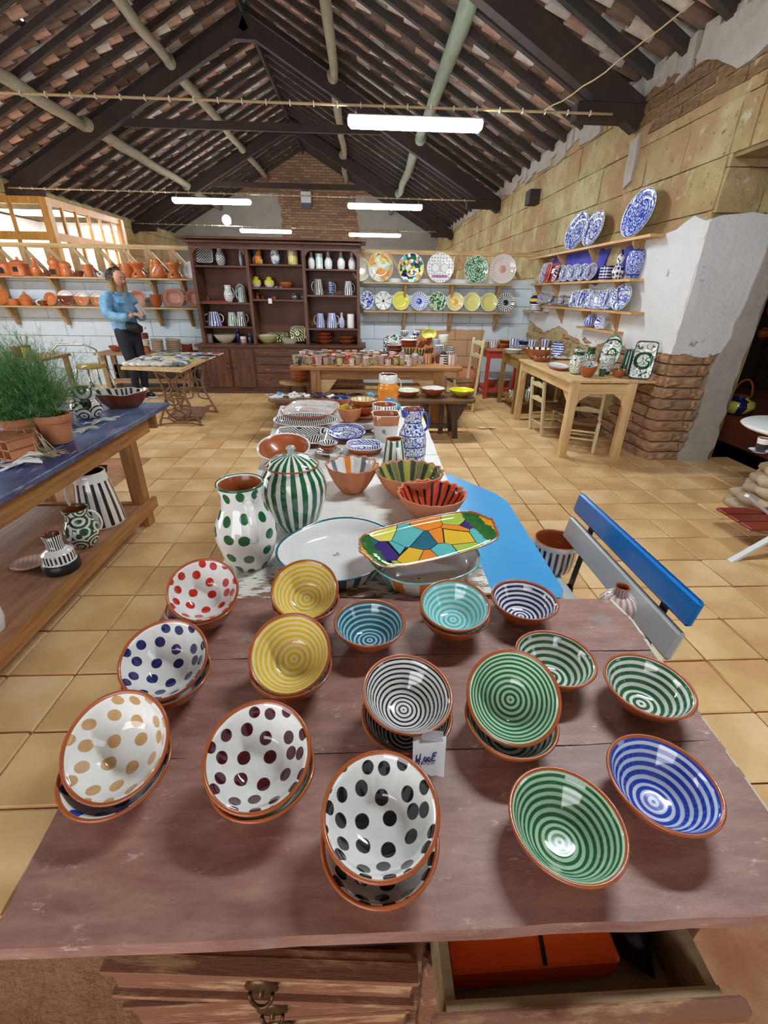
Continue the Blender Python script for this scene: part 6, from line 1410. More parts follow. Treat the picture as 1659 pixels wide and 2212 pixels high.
cv('clay bowl with olive and black stripes in the pile, left one', 400, 570, 345, 440, 'deep', (BS, clay, clay), y=5.98, base=.80, name='bowl'); cv('clay bowl with olive and black stripes in the pile, right one', 570, 740, 360, 450, 'deep', (BS, clay, clay), y=5.95, base=.80, name='bowl', rot=(0, radians(6), 0))
cv('clay bowl with red and black stripes right of the olive striped ones', 715, 840, 335, 440, 'deep', (stripes(['black', (.5, .15, .08)], 20, .9, bg='clay', wb=0), clay, clay), y=6.0, base=.80, name='bowl')
for i, l in enumerate(('lowest', 'middle', 'top')): cv('wide clay bowl with white inside in the pile of dishes, %s of three' % l, 370-15*i, 605+5*i, 270, 330, 'bowl', (clay, clay, whiteglaze), y=6.15, base=.84+.035*i, name='bowl')
for i in range(4): cv('small clay bowl in the leaning stack, %s' % ('bottom one', 'second one', 'third one', 'top one')[i], 605+12*i, 720+12*i, 290, 330, 'bowl', (clay,)*3, y=6.12, base=.86+.022*i, name='bowl', rot=(0, radians(-8), 0))
for i in range(3): cv('clay bowl in the back stack beside the leaning stack, %s' % ('bottom', 'middle', 'top')[i], 720+8*i, 820+6*i, 260, 300, 'bowl', (clay,)*3, y=6.3, base=.88+.03*i, name='bowl', rot=(0, radians(-10), 0))
lean('green patterned dish standing in the pile on the cup table', x5(190), x5(345), y5(165), y5(270), (darkclay, whiteglaze, spatter('green', 'white', 26, .5)), y=6.3, base=.92, name='dish')
lean('black and white striped tray standing at the left of the pile', x5(130), x5(400), y5(170), y5(275), (darkclay, whiteglaze, stripes('black', 24, .5)), y=6.36, base=.90, n=5, name='tray'); lean('dark edged patterned tray at the far left of the pile', x5(120), x5(230), y5(130), y5(400), (whiteglaze, blackm, floral('black', 'white', 16, .05)), y=6.5, base=.73, n=7, name='tray')
for i in range(3): cv('shallow red brown dish under the striped tray, %s' % ('lowest', 'middle', 'upper')[i], 155, 400, 280, 325, 'dish', (darkclay, clay, whiteglaze), y=6.22, base=.76+.045*i, name='dish')
cv('striped black and white bowl at the back of the pile', 355, 480, 110, 190, 'deep', (ks, whiteglaze, whiteglaze), y=6.4, base=.98, name='bowl'); cv('blue and white flowered bowl at the back of the pile', 530, 645, 110, 190, 'deep', (f4, whiteglaze, f4), y=6.4, base=.98, name='bowl')
cv('white bowl with black arches in the middle of the pile', 480, 600, 180, 240, 'deep', (stripes('black', 12, .4), whiteglaze, whiteglaze), y=6.3, base=.94, name='bowl')
lean('round yellow green plate standing at the back of the pile', x5(665), x5(880), y5(65), y5(220), (plain('lemon'),)*3, y=6.45, base=.94); cv('tall white cylinder with yellow foot at the back of the pile', 910, 1055, 75, 190, 'cyl', (glaze('yellow_foot', lambda P: mix(smooth(P.z, .05, .08), (.80, .78, .45), (.84, .84, .82))), whiteglaze, whiteglaze), y=6.45, base=.90)
cv('blue striped bowl on its side at the back right of the pile', 820, 935, 175, 260, 'cyl', (stripes('blue', 16, .5), whiteglaze, clay), y=6.3, base=.88, name='bowl'); cv('tall black and white striped pot right in the pile', 930, 1040, 200, 330, 'cyl', (ks, whiteglaze, clay), y=6.2, base=.80, name='pot')
cv('black and white cup stack behind the white mug', 1060, 1145, 225, 320, 'cyl', (bands('black', 'white', .025, .5), blackm, clay), y=6.2, base=.80); o, B, R, H = cv('black and white striped mug with black handle at the right of the pile', 1020, 1130, 325, 405, 'cyl', (ks, whiteglaze, clay), y=5.95, base=.775, name='mug', hand=(blackm, 0))
for i in range(4): cv('white bowl with black lines, %s in its stack' % ('lowest', 'second', 'third', 'top')[i], 845, 975, 345, 385, 'bowl', (bands('black', 'white', .018, .35), whiteglaze, whiteglaze), y=5.97, base=.80+.027*i, name='bowl')
for a, b, i in ((430, 600, 0), (600, 730, 1), (860, 1000, 2), (1000, 1150, 3)): cv('low clay dish carrying the pile of bowls, %s' % ('leftmost', 'second', 'third', 'rightmost')[i], a, b, 410, 440, 'dish', (clay, clay, clay), y=5.97, base=.725 if i < 2 else .73, name='dish')
# ---- on the low bench
def bl_(label, a, b, c, d, m, z=.451, **k): return cv(label, a, b, c, d, 'bowl', m, z=z, name='bowl', **k)
bl_('dish with black and white striped inside on the low bench', 315, 655, 1040, 1130, (clay, whiteglaze, glaze('striped_center', lambda P: mix(P.r < .07, mix(smooth(noise(P.v, 20), .5, .52), (.7, .72, .4), (.8, .8, .78)), mix(absf(fract(P.x/.035)-.5) < .25, (.82, .82, .8), (.01, .01, .012))))))
o, B, R, H = bl_('clay bowl holding a small white cup on the low bench', 665, 1028, 1010, 1130, (clay, clay, whiteglaze)); 
cc = vessel('small_bowl', 'small white bowl with dark inside lying in the middle dish of the bench', 'bowl', B+Vector((-.03, 0, .035)), .045, .035, 'bowl', (whiteglaze, whiteglaze, darkclay)); cc = vessel('dish', 'small yellow green dish lying in the middle dish of the bench', 'dish', B+Vector((.055, 0, .03)), .045, .012, 'plate', (plain((.6, .58, .25)),)*3)
bl_('shallow bowl with bright lemon yellow inside at the right end of the bench', 1075, 1448, 1035, 1130, (plain('yellow'), plain('lemon'), spatter((.3, .3, .05), (.80, .78, .02), 30, .67)))
for i in range(4): vs('clay bowl on the stool, %s' % ('bottom of four', 'second of four', 'third of four', 'top one with black and white inside')[i], 626, 668, 800, 815, 'deep', (clay, clay, ks), y=6.35, name='bowl', base=.391+.038*i)
o = vessel('amphora', 'round clay jar with two handles standing on the floor by the wall', 'jar', Vector((1.68, 7.35, .02)), .17, .46, 'amph', (claymat,)*3, seg=28); handle(o, .17, .46, claymat, 0, .6, .9, .35, .014, .62); handle(o, .17, .46, claymat, pi, .6, .9, .35, .014, .62)
# clay doves: cut-out birds
def dove_out(s=1.0):
    P = [(-.50, .05), (-.30, .16), (-.18, .20), (-.30, .42), (-.10, .38), (.05, .16), (.22, .12), (.36, .05), (.46, .08), (.56, .0), (.40, -.05), (.22, -.10), (.08, -.12), (.02, -.36), (-.14, -.44), (-.12, -.14), (-.32, -.10), (-.52, -.20), (-.44, -.04)]
    return [(x*s, y*s) for x, y in P]
def dove(mat): 
    b = MB(); out = dove_out(.13); b.prism(out, 0, .008, 0, None, None); 
    b.v = [(x, y, z+.10*abs(y)**1.0*.9+.012*sin(x*40)) for x, y, z in b.v]; return b.mesh('clay_dove', mat)
DV = {'white': dove(whiteglaze), 'bisque': dove(material('bisque_clay', (.62, .58, .50), .8)), 'blue': dove(plain('navy')), 'black': dove(plain('black')), 'sky': dove(plain('sky')), 'brown': dove(plain((.16, .10, .07)))}
dv_pos = [(580, 852, 'bisque'), (592, 857, 'white'), (602, 850, 'sky'), (606, 857, 'white'), (618, 852, 'bisque'), (628, 857, 'white'), (634, 849, 'white'), (642, 855, 'bisque'), (652, 849, 'white'), (661, 855, 'white'), (672, 850, 'brown'), (681, 857, 'black'), (690, 850, 'blue'), (700, 856, 'blue'), (710, 850, 'brown'), (716, 856, 'white'), (726, 851, 'black'), (738, 853, 'black'), (750, 850, 'brown'), (762, 853, 'black'), (774, 850, 'black'), (786, 853, 'brown'), (798, 850, 'sky'), (808, 854, 'sky')]
cnt = {}
tot = {k: sum(1 for q in dv_pos if q[2] == k) for k in DV}
for i, (px, py, k) in enumerate(dv_pos):
    c = at(px, py, z=.46); cnt[k] = cnt.get(k, 0)+1
    o = link('clay_dove', DV[k], None, (c.x, min(max(c.y, 4.92), 5.2), .452+.006*(i % 2)), (0, 0, random.uniform(0, 6)))
    tag(o, '%s clay dove on the low bench, %s of its colour from the left' % ({'bisque': 'unglazed beige', 'sky': 'sky blue', 'blue': 'dark blue'}.get(k, k), ORD[cnt[k]-1]), 'dove', 'clay doves on the low bench')
for (px, py, r, l, sc_) in ((45, 990, 25, 'white clay dove near the hollow brick on the blue table, the farther one', 1.25), (38, 1003, 5, 'white clay dove nearest the viewer on the blue table', 1.5), (180, 930, 30, 'white clay dove beside the terracotta flower pot', 1.1), (212, 911, 15, 'white clay dove in front of the face vase', 1.2), (243, 905, 60, 'small white clay dove near the wavy fish bowl', .7)):
    c = at(px, py, z=.755); o = link('clay_dove', DV['bisque'] if sc_ < 1.15 else DV['white'], None, (c.x, c.y, .753), (0, 0, radians(r)), (sc_,)*3); tag(o, l, 'dove')
# ---- painted fish and pebbles on the treadle table
pb = {}
def pebble(mat):
    b = MB(); b.lathe([(0, 0), (.030, .002), (.042, .016), (.036, .032), (.018, .042), (0, .044)], 14, sx=1.35, sy=.85); return b.mesh('ceramic_pebble', mat)
PBM = {'white': whiteglaze, 'white with orange tip': glaze('tip_orange', lambda P: mix(smooth(P.x, .02, .025), (.8, .8, .78), (.85, .35, .1))), 'pale grey': plain((.52, .55, .58)), 'white with yellow tip': glaze('tip_yellow', lambda P: mix(smooth(P.x, .02, .025), (.8, .8, .78), (.8, .7, .1))), 'grey blue': plain((.16, .20, .27)), 'cream': creamglaze}
PBE = {k: pebble(m) for k, m in PBM.items()}
def fishmesh(mat):
    b = MB(); out = [(-.11, 0), (-.07, .03), (0, .04), (.05, .025), (.08, .008), (.12, .035), (.11, 0), (.12, -.035), (.08, -.008), (.05, -.025), (0, -.04), (-.07, -.03)]
    b.prism(out, 0, .012); return b.mesh('ceramic_fish', mat)
FM = {'yellow and blue': patches(['yellow', 'blue', 'orange', 'green'], 22, None, 0, 1, '3D', 'f'), 'dark blue': plain((.06, .04, .30)), 'white and red': spatter('red', 'white', 20, .55), 'green': plain((.05, .25, .10)), 'white and blue': spatter('sky', 'white', 20, .5), 'black': plain('black'), 'pink and white': spatter('pink', 'white', 20, .5)}
FME = {k: fishmesh(m) for k, m in FM.items()}
random.seed(4)
for r in range(7):
    y = -.54+r*.092; n = 9
    for i in range(n):
        x = -.36+.01*r*-1+i*.073+random.uniform(-.01, .01)
        if i >= 8 and r > 3: continue
        k = random.choice(list(PBE)); o = link('ceramic_pebble', PBE[k], None, (-2.22+x, 5.75+y+random.uniform(-.01, .01), .743), (0, 0, random.uniform(-1, 1.2)+pi/2*(i % 2)))
        tag(o, '%s ceramic pebble, %s in the %s row on the treadle table' % (k, ORD[i], ORD[r]), 'ceramic', 'ceramic pebbles on the treadle table')
for r in range(5):
    y = .10+r*.125
    for i in range(5):
        x = -.40+i*.16; k = random.choice(list(FME)); o = link('ceramic_fish', FME[k], None, (-2.22+x, 5.75+y, .743), (0, 0, random.uniform(-.4, .4)))
        tag(o, '%s ceramic fish, %s in the %s fish row on the treadle table' % (k, ORD[i], ORD[r]), 'fish', 'ceramic fish on the treadle table')
# ---- on the trestle table behind the woman
def p2_(a): return 190+.1869*a
def q2_(a): return 560+.1869*a
def tt(label, a, b, c, d, kind, m, name='bowl', base=.624, y=7.5, **k): return vs(label, p2_(a), p2_(b), q2_(c), q2_(d), kind, m, y=y, name=name, base=base, **k)
tt('red brown bowl behind the woman on the trestle table', 250, 400, 990, 1055, 'bowl', (clay,)*3)
tt('orange clay pot at the bottom of the stack beside the woman', 625, 720, 1000, 1062, 'cyl', (clayor, clay, clay), name='pot'); tt('white pot in the middle of the stack beside the woman', 625, 715, 945, 1005, 'cyl', (creamglaze,)*3, name='pot', base=.72); tt('dark red pot at the top of the stack beside the woman', 620, 705, 885, 950, 'cyl', (plain((.25, .05, .04)), clay, clay), name='pot', base=.815)
for j, (a, b, n) in enumerate(((740, 878, 6), (908, 1080, 6))):
    for i in range(n): tt('pale bowl in the %s stack of the trestle table, %s from the bottom' % (('left', 'right')[j], ORD[i]), a, b, 1000, 1035, 'bowl', (creamglaze, clay, creamglaze), base=.624+.028*i, rot=(0, radians((i > 3)*5), 0), group='pale bowls on the trestle table')
for i in range(3): tt('dark red plate in the stack with a green rimmed top, %s' % ('lowest', 'middle', 'top')[i], 1080, 1210, 1000, 1035, 'dish', (darkclay, plain('green') if i == 2 else darkclay, whiteglaze), name='plate', base=.624+.04*i)
tt('flat dark dish at the right end of the trestle table', 1190, 1265, 1010, 1030, 'plate', (darkclay,)*3, name='dish')
# ---- left work table
ZL = .753
straw = material('straw', lambda P: mix(noise(P.v, 30), rgb('#b79a62'), rgb('#e0cb98')), .8)
# fern pot
c = at(122, 958, z=ZL); po = thing('potted_plant', 'feathery green plant in a terracotta flower pot on the blue table', 'plant', (c.x, c.y+.03, ZL), (0, 0, 0))
potm = material('pale_terracotta', lambda P: mix(noise(P.v, 12, 4), rgb('#b9704a'), rgb('#cf8e66')), .8)
PR = [(.70, 0), (.74, .03), (.9, .72), (.92, .74), (1.0, .76), (1.0, .98), (1, 1)]
rev(PR, .085, .15, .008, seg=36).build('flower_pot', potm, po)
MB().lathe([(0, .13), (.07, .132), (.075, .12)], 20).build('soil', material('soil', (.06, .035, .02), .95), po)
def blades(cx, cy, z0, rad, top, n, seedn, lean_=(0, 0), thin=.0011):
    random.seed(seedn); b = MB()
    for _ in range(n):
        a = random.uniform(0, 2*pi); sp = random.random()**.6; L_ = random.uniform(.55, 1.0)*top
        d = Vector((cos(a)*sp*rad/top, sin(a)*sp*rad/top, 1-.55*sp)); d.x += lean_[0]; d.y += lean_[1]; d.normalize()
        p = Vector((cx+random.uniform(-.04, .04), cy+random.uniform(-.04, .04), z0)); steps = 7; pts = [p.copy()]
        for s in range(steps):
            d = (d+Vector((random.uniform(-.12, .12), random.uniform(-.12, .12), -.085*sp-.03))).normalized(); p = p+d*(L_/steps); pts.append(p.copy())
            if s > 1:
                for _k in range(4):       # side needles
                    e = (d*.5+Vector((random.uniform(-1, 1), random.uniform(-1, 1), random.uniform(-.5, .7)))).normalized(); q = p-d*random.uniform(0, L_/steps); t = q+e*random.uniform(.02, .045); w = Vector((e.y, -e.x, .2)).normalized()*thin
                    b.add([q-w, q+w, t], [(0, 1, 2)])
        for s in range(steps):
            w = Vector((sin(a), -cos(a), 0))*thin*1.3*(1-s/steps*.6); w2 = Vector((sin(a), -cos(a), 0))*thin*1.3*(1-(s+1)/steps*.6)
            b.add([pts[s]-w, pts[s]+w, pts[s+1]+w2, pts[s+1]-w2], [(0, 1, 2, 3)])
    return b
fern = material('feathery_foliage', lambda P: mix(noise(P.v, 22, 4), rgb('#2f6a30'), rgb('#7fb56e')), .6)
o = blades(-.03, 0, .13, .30, .47, 1000, 5, (-.20, .0)).build('foliage', fern, po); o['kind'] = 'stuff'
c2 = at(62, 975, z=ZL); p2o = thing('potted_plant', 'green feathery plant at the left picture edge behind the hollow brick', 'plant', (c2.x-.07, c2.y+.10, ZL))
rev(PR, .085, .15, .008, seg=36).build('flower_pot', potm, p2o); o = blades(0, 0, .13, .32, .44, 800, 9, (-.05, -.05)).build('foliage', fern, p2o); o['kind'] = 'stuff'
MB().lathe([(0, .13), (.07, .132), (.075, .12)], 20).build('soil', MATS['soil'], p2o)
random.seed(3)
sb_ = MB(); c3_ = at(70, 975, z=ZL)
for i in range(60):
    a = random.uniform(-1.2, 1.2); p = Vector((c3_.x+random.uniform(-.05, .05), c3_.y+random.uniform(-.03, .03), ZL+.13*random.random()))
    q = p+Vector((random.uniform(-.03, .09), -random.uniform(0, .06), -.12)); q.z = max(q.z, ZL+.003); sb_.tube([p, (p+q)/2+Vector((0, -.01, .01)), q], .0014, 4)
for i in range(50):
    p = Vector((c3_.x+random.uniform(-.12, .16), c3_.y-.06+random.uniform(-.05, .05), ZL+.004)); a = random.uniform(-.7, .7); sb_.tube([p, p+Vector((.07*cos(a), .07*sin(a), .004))], .0014, 4)
o = sb_.build('straw_bundle', straw); tag(o, 'loose straw spilling over the blue table by the flower pots', 'straw'); o['kind'] = 'stuff'
hb = thing('hollow_brick', 'orange hollow clay brick with square holes lying on the blue table', 'brick', at(30, 992, z=ZL)+Vector((-.05, .06, 0)), (0, 0, radians(-20)))
b = MB()
for z in (.005, .05, .095): b.box((0, 0, z), (.20, .13, .009))
for x in (-.096, -.048, 0, .048, .096): b.box((x, 0, .05), (.008, .13, .092))
b.build('body', potm, hb)
# zebra-like head vase with drawings, small striped cup, wavy fish bowl
def facevase(P):
    d = voro(P.v, 13, .9); l = absf(fract(d*3.4+noise(P.v, 12, 1)*.6)-.5) < .17
    return mix(l, (.80, .80, .79), (.01, .01, .013))
B, R, H = PX(192, 902, 838, 60, ZL, tx=178); o = vessel('figure_vase', 'bulging white figure vase with black swirling drawings on the blue table', 'vase', B, R, H, [(.6, 0), (.72, .03), (1, .25), (.95, .5), (.72, .68), (.85, .85), (.75, 1)], (glaze('swirl_drawing', facevase), blackm, darkclay), mod=lambda r, z, a: (r*(1+.08*cos(3*a)), z), seg=40)
for s in (-1, 1): MB().tube([(s*R*.5, 0, H*.9), (s*R*.95, 0, H*1.08), (s*R*.75, 0, H*1.2)], [.02, .018, .006], 8).build('ear', MATS['swirl_drawing'], o)
MB().tube([(.0, -R*.75, H*.6), (.0, -R*1.15, H*.55), (0, -R*1.2, H*.5)], [.012, .011, .009], 8).build('nose', MATS['swirl_drawing'], o)
B, R, H = PX(158, 918, 888, 20, ZL); vessel('cup', 'little black and white striped cup by the terracotta flower pot', 'cup', B, R, H, 'deep', (bands('black', 'white', .010, .5), whiteglaze, blackm))
B, R, H = PX(268, 880, 850, 106, ZL); o = vessel('fish_bowl', 'long wavy clay bowl shaped like a fish with black and white inside', 'bowl', B, R, H*1.15, [(.5, 0), (.6, .1), (.8, .4), (.93, .75), (1, 1)], (darkclay, whiteglaze, stripes('black', 16, .42, wb=.15)), mod=lambda r, z, a: (r*(1+.05*cos(7*a)), z*(1+.14*cos(a)**4+.05*sin(6*a))), sy=.5, rot=(radians(6), 0, radians(8)), seg=56)
# lower shelf of the left table
ZS = .206
B, R, H = PX(222, 1126, 1018, 92, ZS, tx=188); o = vessel('pitcher', 'large white pitcher with black vertical stripes on the lower shelf', 'pitcher', B, R*1.0, H*1.0, 'jug', (stripes('black', 15, .42, wb=.0, z0=.01, z1=H*.84), whiteglaze, darkclay), seg=48)
handle(o, R, H, whiteglaze, radians(200), .30, .90, .35, .013, .85, .6, .70); spout(o, R, H, darkclay, radians(60), .66, .35)
B, R, H = PX(186, 1176, 1098, 68, ZS, tx=168); o = vessel('jug', 'small round jug with green and black swirls on the lower shelf', 'jug', B, R, H, 'dotjug', (glaze('green_swirl', lambda P: mix(absf(fract(voro(P.v, 14, .9)*3.6)-.5) < .24, mix(P.x > .01, (.015, .05, .02), (.02, .09, .04)), (.78, .80, .75))), plain('green'), darkclay), seg=40)
handle(o, R, H, whiteglaze, radians(20), .35, .9, .5, .009, .8, .6, .62)
B, R, H = PX(136, 1228, 1155, 72, ZS, tx=120)
o = MB().lathe([(0, 0, 1), (R*.95, 0, 1), (R, .01, 1), (R, H*.22, 1), (R*.9, H*.27, 2), (R*.86, H*.30, 0), (R*.86, H*.48, 0), (R*.84, H*.52, 2), (R*.55, H*.6, 2), (R*.46, H*.62, 0), (R*.44, H*.8, 0), (R*.5, H, 0), (R*.47, H*1.01, 3), (R*.42, H*.98, 3), (R*.4, H*.5, 3), (0, H*.45, 3)], 48).build('vase', [stripes('black', 24, .5, wb=.02), blackm, whiteglaze, darkclay], None, B); tag(o, 'stepped white vase with black stripes and a wide black foot on the lower shelf', 'vase')
flatdish('flat pink ribbed plate on the lower shelf beside the stepped vase', 64, 1214, 74, .9, ZS, .016, (darkclay, claypink, glaze('pink_ribs', lambda P: mix(fract((P.x+P.y*.5)*45), rgb('#c9a08c'), rgb('#e3c4b4')))))
B, R, H = PX(-14, 1362, 1262, 56, ZS, tx=-30); vessel('vase', 'white vase just cut by the left picture edge on the lower shelf', 'vase', B, R, H, 'bottle', (whiteglaze, whiteglaze, clay))
# things behind the fern: table with brushes, stool with chrome back
bt2 = thing('paint_table', 'small brown table behind the green plant with brushes and bowls', 'table', (-4.2, 5.9, 0)); MB().box((0, 0, .735), (.9, .6, .03)).build('tabletop', gw, bt2)
for x in (-.4, .4):
    for y in (-.25, .25): MB().box((x, y, .36), (.05, .05, .72)).build('leg', gwz, bt2)
B, R, H = PX(52, 745, 712, 24, y=5.8); B.z = .751; o = vessel('brush_pot', 'dark pot full of paint brushes behind the plant', 'pot', B, R*.9, .13, 'cup', (plain((.16, .04, .05)), clay, darkclay)); 
for k in range(5):
    a = k*1.25; MB().tube([(0, 0, .02), (.04*cos(a), .04*sin(a), .19), (.05*cos(a), .05*sin(a), .23)], [.004, .004, .009], 6).build('brush', blackm if k % 2 else shelf_z, o)
vs('wide clay bowl beside the brush pot', 19, 44, 718, 740, 'bowl', (clay,)*3, y=5.8, name='bowl', base=.752); vs('yellow beaker in front of the brush pot', 46, 62, 735, 757, 'cyl', (plain('yellow'),)*3, y=5.7, base=.752, name='beaker', cat='cup')
ch2 = thing('stool', 'stool with bent chrome backrest and mustard seat behind the plant', 'stool', (-3.42, 6.0, 0))
MB().lathe([(0, .60), (.15, .60), (.17, .62), (.15, .65), (0, .655)], 24).build('seat', plain((.45, .32, .08)), ch2)
for s in ((-.12, -.12), (.12, -.12), (.12, .12), (-.12, .12)): MB().tube([(s[0], s[1], .6), (s[0]*1.7, s[1]*1.7, .02)], .012, 8).build('leg', steel, ch2)
MB().tube([(.06, .1, .62), (.03, .14, .80), (-.10, .14, .86), (-.42, .14, .86), (-.50, .14, .80), (-.50, .14, .74)], .012, 8).build('backrest', steel, ch2)
# ---- right edge: stone table with cup, red chair
stonem = [material('field_stone_%d' % i, (lambda a, b: lambda P: mix(noise(P.v, 8, 6), rgb(a), rgb(b)))(*c), .9, bump=lambda P: (noise(P.v, 20, 6), .6, .01)) for i, c in enumerate((('#a08c74', '#cbb99f'), ('#947f68', '#bba98f'), ('#ab9378', '#d2bfa2')))]
stt = thing('stone_table', 'small round white table on a pillar of rough stones at the right picture edge', 'table', (3.14, 2.96, 0))
random.seed(8); z = 0
for r in range(8):
    R0 = .24-.024*r+(.02 if r < 2 else 0); h = .085
    for k in range(7 if r < 4 else 5):
        a = 2*pi*k/(7 if r < 4 else 5)+r*.5; b = MB(); rs = R0*.62
        b.lathe([(0, -h*.5), (rs*.7, -h*.45), (rs*.95, -h*.1), (rs*.9, h*.25), (rs*.5, h*.5), (0, h*.5)], 9, mod=lambda q, zz, an: (q*(1+.16*sin(2*an+k)+.08*sin(5*an+r)), zz))
        b.build('stone', stonem[(k+r) % 3], stt, (R0*.55*cos(a), R0*.55*sin(a), h*.5+r*h*.93), (random.uniform(-.1, .1), random.uniform(-.1, .1), a))
MB().lathe([(0, .655), (.36, .655), (.38, .67), (.36, .685), (0, .685)], 32).build('tabletop', material('white_table_paint', (.78, .78, .78), .4), stt)
flatdish('white saucer with blue rim on the stone table', 1640, 972, 42, 1, .686, .012, (whiteglaze, plain('navy'), whiteglaze), 'saucer', 'plate', cat='saucer')
cS = at(1640, 972, z=.70); vessel('cup', 'black and white cup with clay inside on the stone table', 'cup', (cS.x+.005, cS.y, .695), .034, .075, 'cup', (glaze('white_top_black', lambda P: mix(P.z > .045, (.012, .012, .015), (.8, .8, .8))), whiteglaze, clay))
oc = thing('red_chair', 'red wooden chair with white crossed legs cut by the right picture edge', 'chair', (2.75, 2.45, 0))
redw = material('dark_red_board', lambda P: mix(noise(P.v, 5), rgb('#7c2c20'), rgb('#9a3a2a')), .4); wl_ = material('white_leg_paint', (.75, .75, .75), .4)
for i in range(3): MB().box((.0, .24-.11*i, .16), (.50, .10, .018), bev=.003).build('seat_slat', redw, oc)
MB().bar((-.46, -.17, .0), (.30, -.1, .52), .035, .02).build('leg', wl_, oc); MB().bar((.0, .24, .0), (.4, .2, .50), .035, .02).build('leg', wl_, oc)
MB().bar((.3, -.12, .0), (-.15, -.1, .30), .035, .02).build('leg', wl_, oc); MB().bar((.3, .18, .0), (-.15, .2, .30), .035, .02).build('leg', wl_, oc)
# plant and shelves in the dark room
sp = thing('floor_plant', 'low dark green fir like plant on the floor behind the wall end', 'plant', (3.75, 4.75, 0)); o = blades(0, 0, .02, .16, .22, 120, 12, (0, 0), .002).build('foliage', fern, sp); o['kind'] = 'stuff'
MB().lathe([(0, 0), (.07, 0), (.08, .04), (.07, .05), (0, .05)], 16).build('pot', darkclay, sp)
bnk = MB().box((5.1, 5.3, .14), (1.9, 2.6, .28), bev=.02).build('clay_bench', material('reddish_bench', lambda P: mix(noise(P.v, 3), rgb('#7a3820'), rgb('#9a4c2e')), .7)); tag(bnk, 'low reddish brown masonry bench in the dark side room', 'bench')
rs_ = thing('shelf_rack', 'dark shelf rack with terracotta pieces in the side room', 'shelf', (5.6, 7.7, 0))
for z in (.9, 1.25, 1.6): MB().box((0, 0, z), (2.8, .3, .03)).build('board', dz, rs_)
for x in (-1.35, 0, 1.35): MB().box((x, 0, .85), (.05, .28, 1.7)).build('upright', dz, rs_)
random.seed(2)
for j, z in enumerate((.916, 1.266, 1.616)):
    for i in range(7):
        o = vessel('clay_pot', 'plain clay pot on the %s board of the dark rack, %s from the left' % (('lowest', 'middle', 'top')[j], ORD[i]), 'pot', Vector((4.45+i*.37, 7.68, z)), .07+random.uniform(0, .03), .12+random.uniform(0, .08), random.choice(('deep', 'round', 'cyl')), (clayor, clay, darkclay), seg=18, group='clay pots on the dark rack')
hf = MB().add([(0, 0, 0), (.06, .01, .002), (.10, -.02, .004), (.18, .01, .0), (.24, -.03, .006), (.20, -.08, .0), (.12, -.06, .012), (.05, -.08, .002)], [(0, 1, 2, 6), (0, 6, 7), (2, 3, 5, 6), (3, 4, 5)]).build('leaf_litter', material('dry_leaf', rgb('#d8cf9a'), .8), None, (1.40, 5.35, .03)); tag(hf, 'pale dry leaf scrap on the floor right of the low bench', 'litter')
# ================================================================== THE WOMAN
def skin_mesh(name, J, Ed, R, mat, parent, sub=2, loc=(0, 0, 0), root=0):
    me = bpy.data.meshes.new(name); me.from_pydata([Vector(j) for j in J], Ed, []); me.materials.append(mat)
    o = bpy.data.objects.new(name, me); COL.objects.link(o); o.parent = parent; o.location = loc
    md = o.modifiers.new('skin', 'SKIN'); md.use_smooth_shade = True
    sv = me.skin_vertices[0].data if len(me.skin_vertices) else None
    if sv is None: 
        me.attributes.new if False else None
    for i, r in enumerate(R):
        me.skin_vertices[0].data[i].radius = (r, r) if not isinstance(r, tuple) else r
        me.skin_vertices[0].data[i].use_root = (i == root)
    s = o.modifiers.new('sub', 'SUBSURF'); s.levels = sub; s.render_levels = sub
    return o
skinm = material('skin', lambda P: mix(noise(P.v, 15), rgb('#c98d72'), rgb('#dba58a')), .5)
denim = material('light_denim', lambda P: mix(smooth(noise(P.v, 7, 5), .35, .7), rgb('#5a93be'), rgb('#9cc6e2')), .85, bump=lambda P: (noise(P.v, 13, 4), .8, .015))
leggings = material('dark_leggings', (.012, .014, .028), .75)
hairm = material('blonde_brown_hair', lambda P: mix(smooth(P.z+noise(scl(P.v, (30, 30, 3)), 3)*.16, 1.58, 1.72), rgb('#a08850'), rgb('#3a291e')), .6, bump=lambda P: (noise(scl(P.v, (20, 20, 2)), 6), .7, .008))
wo = thing('person', 'woman in a blue denim jacket and dark leggings looking down at a phone', 'person', (-3.36, 7.02, .017), (0, 0, radians(-28)))
def sk_new(me_edges): pass
import bpy as _b
def skin_obj(name, J, Ed, R, mat, sub=2, root=0):
    bm = bmesh.new(); lay = bm.verts.layers.skin.verify(); vs2 = []
    for i, j in enumerate(J):
        v = bm.verts.new(j); r = R[i]; v[lay].radius = (r, r) if not isinstance(r, tuple) else r; v[lay].use_root = (i == root); vs2.append(v)
    for a, b in Ed: bm.edges.new((vs2[a], vs2[b]))
    me = bpy.data.meshes.new(name); bm.to_mesh(me); bm.free(); me.materials.append(mat)
    o = bpy.data.objects.new(name, me); COL.objects.link(o); o.parent = wo
    md = o.modifiers.new('skin', 'SKIN'); md.use_smooth_shade = True; s = o.modifiers.new('sub', 'SUBSURF'); s.levels = sub; s.render_levels = sub
    return o
